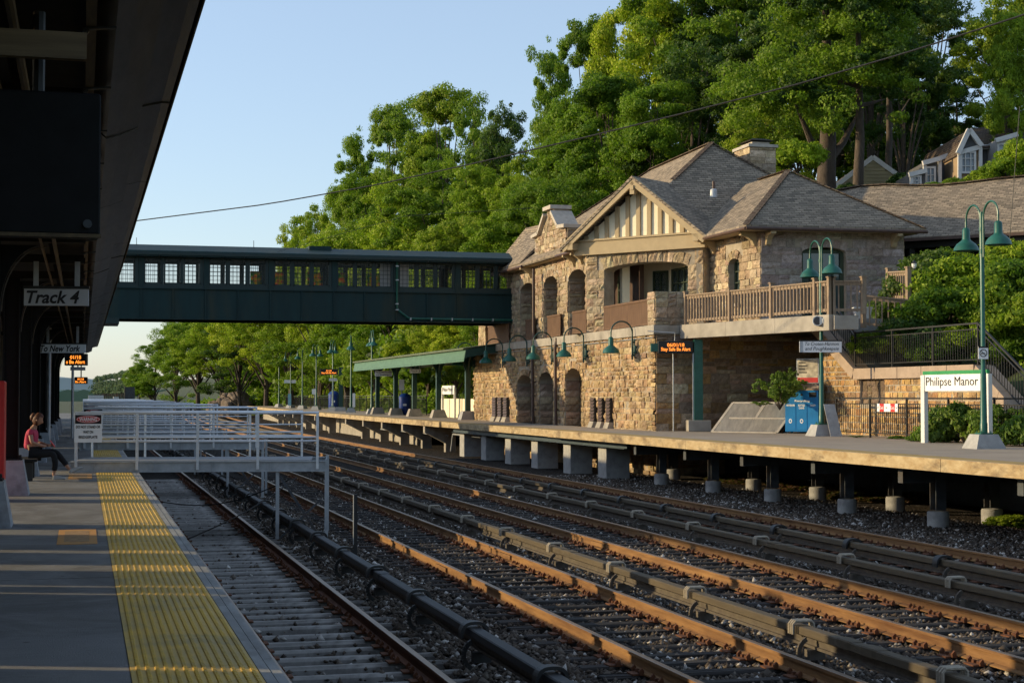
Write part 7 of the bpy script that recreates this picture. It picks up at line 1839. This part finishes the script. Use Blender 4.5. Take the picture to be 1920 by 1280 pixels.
# vines around the station sign and fence
GV = 'leafy vines along the iron fence'
for i, (px, py, D, s, sz) in enumerate(((1760, 828, 46.5, .9, 1.5), (1790, 830, 46.2, .9, 1.8), (1822, 832, 45.8, .9, 1.5), (1870, 832, 45.3, .9, 1.6), (1900, 834, 45.0, .9, 1.3), (1925, 836, 44.5, .9, 1.2), (1722, 822, 48.5, .5, .5), (1690, 822, 50, .45, .45), (1650, 820, 51.5, .4, .35), (1605, 818, 53, .35, .3), (1778, 800, 47.0, .8, 1.2), (1850, 800, 46.5, .8, 1.2))):
    X_ = 23.9; yv = YX(px, X_); zq = Z3 if py > 810 else .7
    shrub('vs'[i % 2], X_+.3*(i % 3), yv, zq, s*(.72, 1.35)[i % 2], ['leafy vine left of the middle under the Philipse Manor sign', 'tall leafy vine under the Philipse Manor sign', 'leafy vine at the foot of the right hand lamp post', 'leafy vine between the lamp base and the right sign post', 'leafy vine on the fence right of the station sign', 'leafy vine at the right picture edge on the platform', 'low vine left of the station sign post', 'low vine under the exit sign', 'small vine at the foot of the iron fence', 'small weed at the fence foot near the bins', 'upper vine leaves behind the left half of the station sign', 'upper vine leaves behind the right half of the station sign'][i], sz*.80*s, GV, name='vine', cat='vine')
# plant on the panels
shrub_px('s', 1462, 768, 56.3, 1.35, 'bright green climbing plant growing over the old slatted panels', 1.45, name='climbing_plant', cat='plant')
shrub_px('s', 1476, 730, 56.8, .55, 'top shoot of the climbing plant against the dark wall', .9, name='climbing_plant', cat='plant')
shrub_px('s', 1425, 762, 56.2, .6, 'thin trailing shoot of the climbing plant over the panel', .25, name='climbing_plant', cat='plant')
# weeds under the right platform
for i, (px, py, D) in enumerate(((1420, 905, 52), (1500, 915, 49), (1620, 935, 45), (1700, 940, 43), (1890, 985, 34), (1380, 900, 54), (1560, 925, 47))):
    p = PZ(px, py, GZ); shrub('b' if i == 4 else 'r', max(19.5, p.x), p.y, GZ-.05, .5 if i == 4 else 1.0, ['reddish weeds on the ballast under the right platform', 'green weed on the ballast at the right picture edge'][i == 4], .35, 'weeds under the right platform', name='weed_patch', cat='weeds')
# hedge mass along the track behind the platform fence and far bank
GH = 'bushes behind the far platform fence'
for i, px in enumerate(list(range(300, 480, 16))+list(range(485, 890, 24))):
    X = 25.5; Y = YX(px, X)
    for _ in range(3): X = 27.6+bend(Y)*(.95 if Y < 260 else .9); Y = YX(px, X)
    if Y > 420: continue
    shrub('b' if i % 3 else 'a', X+random.uniform(0, 1.5), Y, -.9, random.uniform(3.2, 4.6)*(1+.7*(Y > 200)), ('leafy bush filling the bank behind the far platform fence' if px > 480 else 'leafy bush on the bank beyond the far end of the right platform'), None, GH)
for i, px in enumerate(list(range(318, 900, 18))+list(range(325, 900, 22))):
    xb_ = 28.5 if i < 33 else 33.5; X = xb_; Y = YX(px, X)
    for _ in range(3): X = xb_+bend(Y)*.9; Y = YX(px, X)
    if Y > 425: continue
    shrub('bca'[i % 3], X+random.uniform(0, 2.5), Y, hill(X, Y)-.3, random.uniform(4.6, 6.6)*(1+.6*(Y > 200)), 'leafy undergrowth bush on the slope under the trees beyond the station', None, 'undergrowth bushes on the far slope')
def cover(n, seed, xr, yr, size, mat, name, label):
    q = np.random.RandomState(seed); X = q.uniform(*xr, n); Y = yr[0]+(yr[1]-yr[0])*q.rand(n)**1.3; Z = np.array([hill(x+bend(y)*.0, y) for x, y in zip(X, Y)])
    clump = .35*np.sin(X*1.9+np.sin(Y*1.1)*2)*np.cos(Y*1.4+X*.6)+.3
    P = np.stack([X, Y, Z+np.maximum(0, clump)*(1+Y/150)*q.rand(n)+.02], 1); keep = ~((X < 34) & (Y > 46) & (Y < 90)) & ~((X < 28.5) & (Y > 36) & (Y < 60))
    P = P[keep]; V = leafset(q, P, np.full(len(P), .12), 2, size); me = mesh_quads(name, V, mat); o = bpy.data.objects.new(name, me); COL.objects.link(o); tag(o, label, 'undergrowth', kind='stuff')
cover(42000, 21, (25.6, 62), (8, 100), .13, 'leaf_b', 'undergrowth', 'low leafy undergrowth covering the slope behind the station and the stairs')
cover(60000, 22, (25.0, 75), (90, 430), .38, 'leaf_b', 'undergrowth', 'low leafy undergrowth covering the far slope under the trees')
# rock outcrop
for px, py, D, s in ((428, 746, 225, 2.6), (447, 742, 222, 2.6), (404, 750, 235, 1.8)):
    p = PD(px, py, D); bm = bmesh.new(); bmesh.ops.create_icosphere(bm, subdivisions=4, radius=s)
    q = np.random.RandomState(px); ph = q.uniform(0, 6, 6)
    for v_ in bm.verts:
        c_ = v_.co; k_ = 1+.14*math.sin(c_.x*1.3+ph[0])*math.cos(c_.z*1.9+ph[1])+.10*math.sin(c_.y*2.3+ph[2]+c_.z)+.06*math.sin(c_.x*4+c_.z*3.5+ph[3]); v_.co = c_*k_*.8
    me = bpy.data.meshes.new('rock_outcrop'); bm.to_mesh(me); bm.free(); me.materials.append(M['rock']); o = bpy.data.objects.new('rock_outcrop', me); COL.objects.link(o); o.location = (p.x, p.y, p.z-1.5); tag(o, 'brown rock outcrop at the foot of the far trees', 'rock', 'rocks beyond the platform end')
for i in range(16):
    x_ = 27.5+(i*37 % 90)/10; y_ = 22+(i*53 % 220)/10
    shrub('abc'[i % 3], x_, y_, hill(x_, y_)-.1, random.uniform(1.3, 2.2), 'leafy shrub on the grassy slope right of the stairs', None, 'shrubs on the slope right of the stairs')
# far wooded shore: line of hazy trees and distant hills
GF = 'hazy trees on the far shore'
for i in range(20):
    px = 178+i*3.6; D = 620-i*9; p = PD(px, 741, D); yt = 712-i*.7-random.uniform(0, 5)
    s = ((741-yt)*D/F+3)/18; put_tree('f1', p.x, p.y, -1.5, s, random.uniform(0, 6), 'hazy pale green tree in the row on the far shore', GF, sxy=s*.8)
def hills(name, D, ys_, mat, px0=-400, px1=2400):
    g = MB(); P_ = []
    n = 90
    for i in range(n+1):
        px = px0+(px1-px0)*i/n; h = ys_(px); a = PD(px, 741, D); P_ += [(a.x, a.y, -3), (a.x, a.y, 1.6+h*D/F), (a.x+D*.1*math.sin(TH), a.y+D*.1, 1.6+h*D/F*.9)]
    g.faces(P_, [(i*3+a, i*3+a+3, i*3+a+4, i*3+a+1) for i in range(n) for a in (0, 1)]); return struct(name, g, mat, smooth=True)
M['haze_hill'] = plain('hazy_hill', (.30, .36, .37), (.26, .32, .33), 1, scale=.01); M['haze_hill2'] = plain('hazy_hill_green', (.13, .19, .12), (.10, .15, .10), 1, scale=.02)  # haze of the far view is mixed into these hill colours
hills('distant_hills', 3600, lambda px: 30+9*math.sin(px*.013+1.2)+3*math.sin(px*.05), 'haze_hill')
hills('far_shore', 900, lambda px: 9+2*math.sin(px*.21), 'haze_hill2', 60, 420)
# small far buildings and dark signal box
q = PD(243, 735, 240); t = thing('signal_box', 'small dark square structure standing beyond the bridge plates at the far left', 'structure', (q.x, q.y, -1.4)); hh = (741-725)*240/F+3
b = MB(); b.box(-.75, .75, -.6, .6, 0, hh); b.build('cabinet', 'dark_steel', t); b = MB(); b.box(-.8, -.7, -.7, -.62, 0, hh+.05); b.build('pole', 'wood_rail', t)
for px, w_, y in ((180, 28, 742), (218, 10, 745)):
    q = PD(px, y, 500); b = MB(); b.box(q.x-w_*.5*500/F, q.x+w_*.5*500/F, q.y, q.y+8, -1.4, q.z+.2); tag(b.build('distant_shed', 'white_trim'), 'long pale shed on the distant horizon' if w_ > 20 else 'tiny pale hut on the distant horizon', 'shed')
# ================================================================ one object per separate piece
def islands(me):
    n = len(me.vertices); par = list(range(n))
    def fd(a):
        while par[a] != a: par[a] = par[par[a]]; a = par[a]
        return a
    for p in me.polygons:
        vs = p.vertices; r0 = fd(vs[0])
        for v_ in vs[1:]: par[fd(v_)] = r0
    g_ = {}
    for p in me.polygons: g_.setdefault(fd(p.vertices[0]), []).append(p)
    return list(g_.values())
SPLIT = {'cover_joint', 'gutter_clip', 'hanger', 'strap', 'fence_post', 'frame_post', 'ridge_cap', 'bracket_flange', 'purlin', 'rafter_end', 'pipe_clip', 'gable_bracket', 'panel', 'far_panel', 'gutter_board', 'conduit', 'valley_flashing', 'gable_timber', 'stem'} - {'stem', 'ridge_cap'} | {'eave_gutter', 'white_trim'}
cache = {}
for o in [o for o in sc.objects if o.type == 'MESH' and o.parent and o.name.split('.')[0] in SPLIT]:
    me = o.data
    if me.name not in cache:
        gs = islands(me); new = []
        if 1 < len(gs) <= 98:
            for gp_ in gs:
                ids = sorted({v_ for p in gp_ for v_ in p.vertices}); mp_ = {v_: i for i, v_ in enumerate(ids)}
                m2 = bpy.data.meshes.new(me.name); m2.from_pydata([tuple(me.vertices[i].co) for i in ids], [], [[mp_[v_] for v_ in p.vertices] for p in gp_])
                for mm in me.materials: m2.materials.append(mm)
                uvs(m2); new.append(m2)
        cache[me.name] = new
    new = cache[me.name]
    if len(new) > 1:
        base = o.name.split('.')[0]; o.data = new[0]
        for m2 in new[1:]:
            c = bpy.data.objects.new(base, m2); COL.objects.link(c); c.parent = o.parent; c.matrix_local = o.matrix_local.copy()
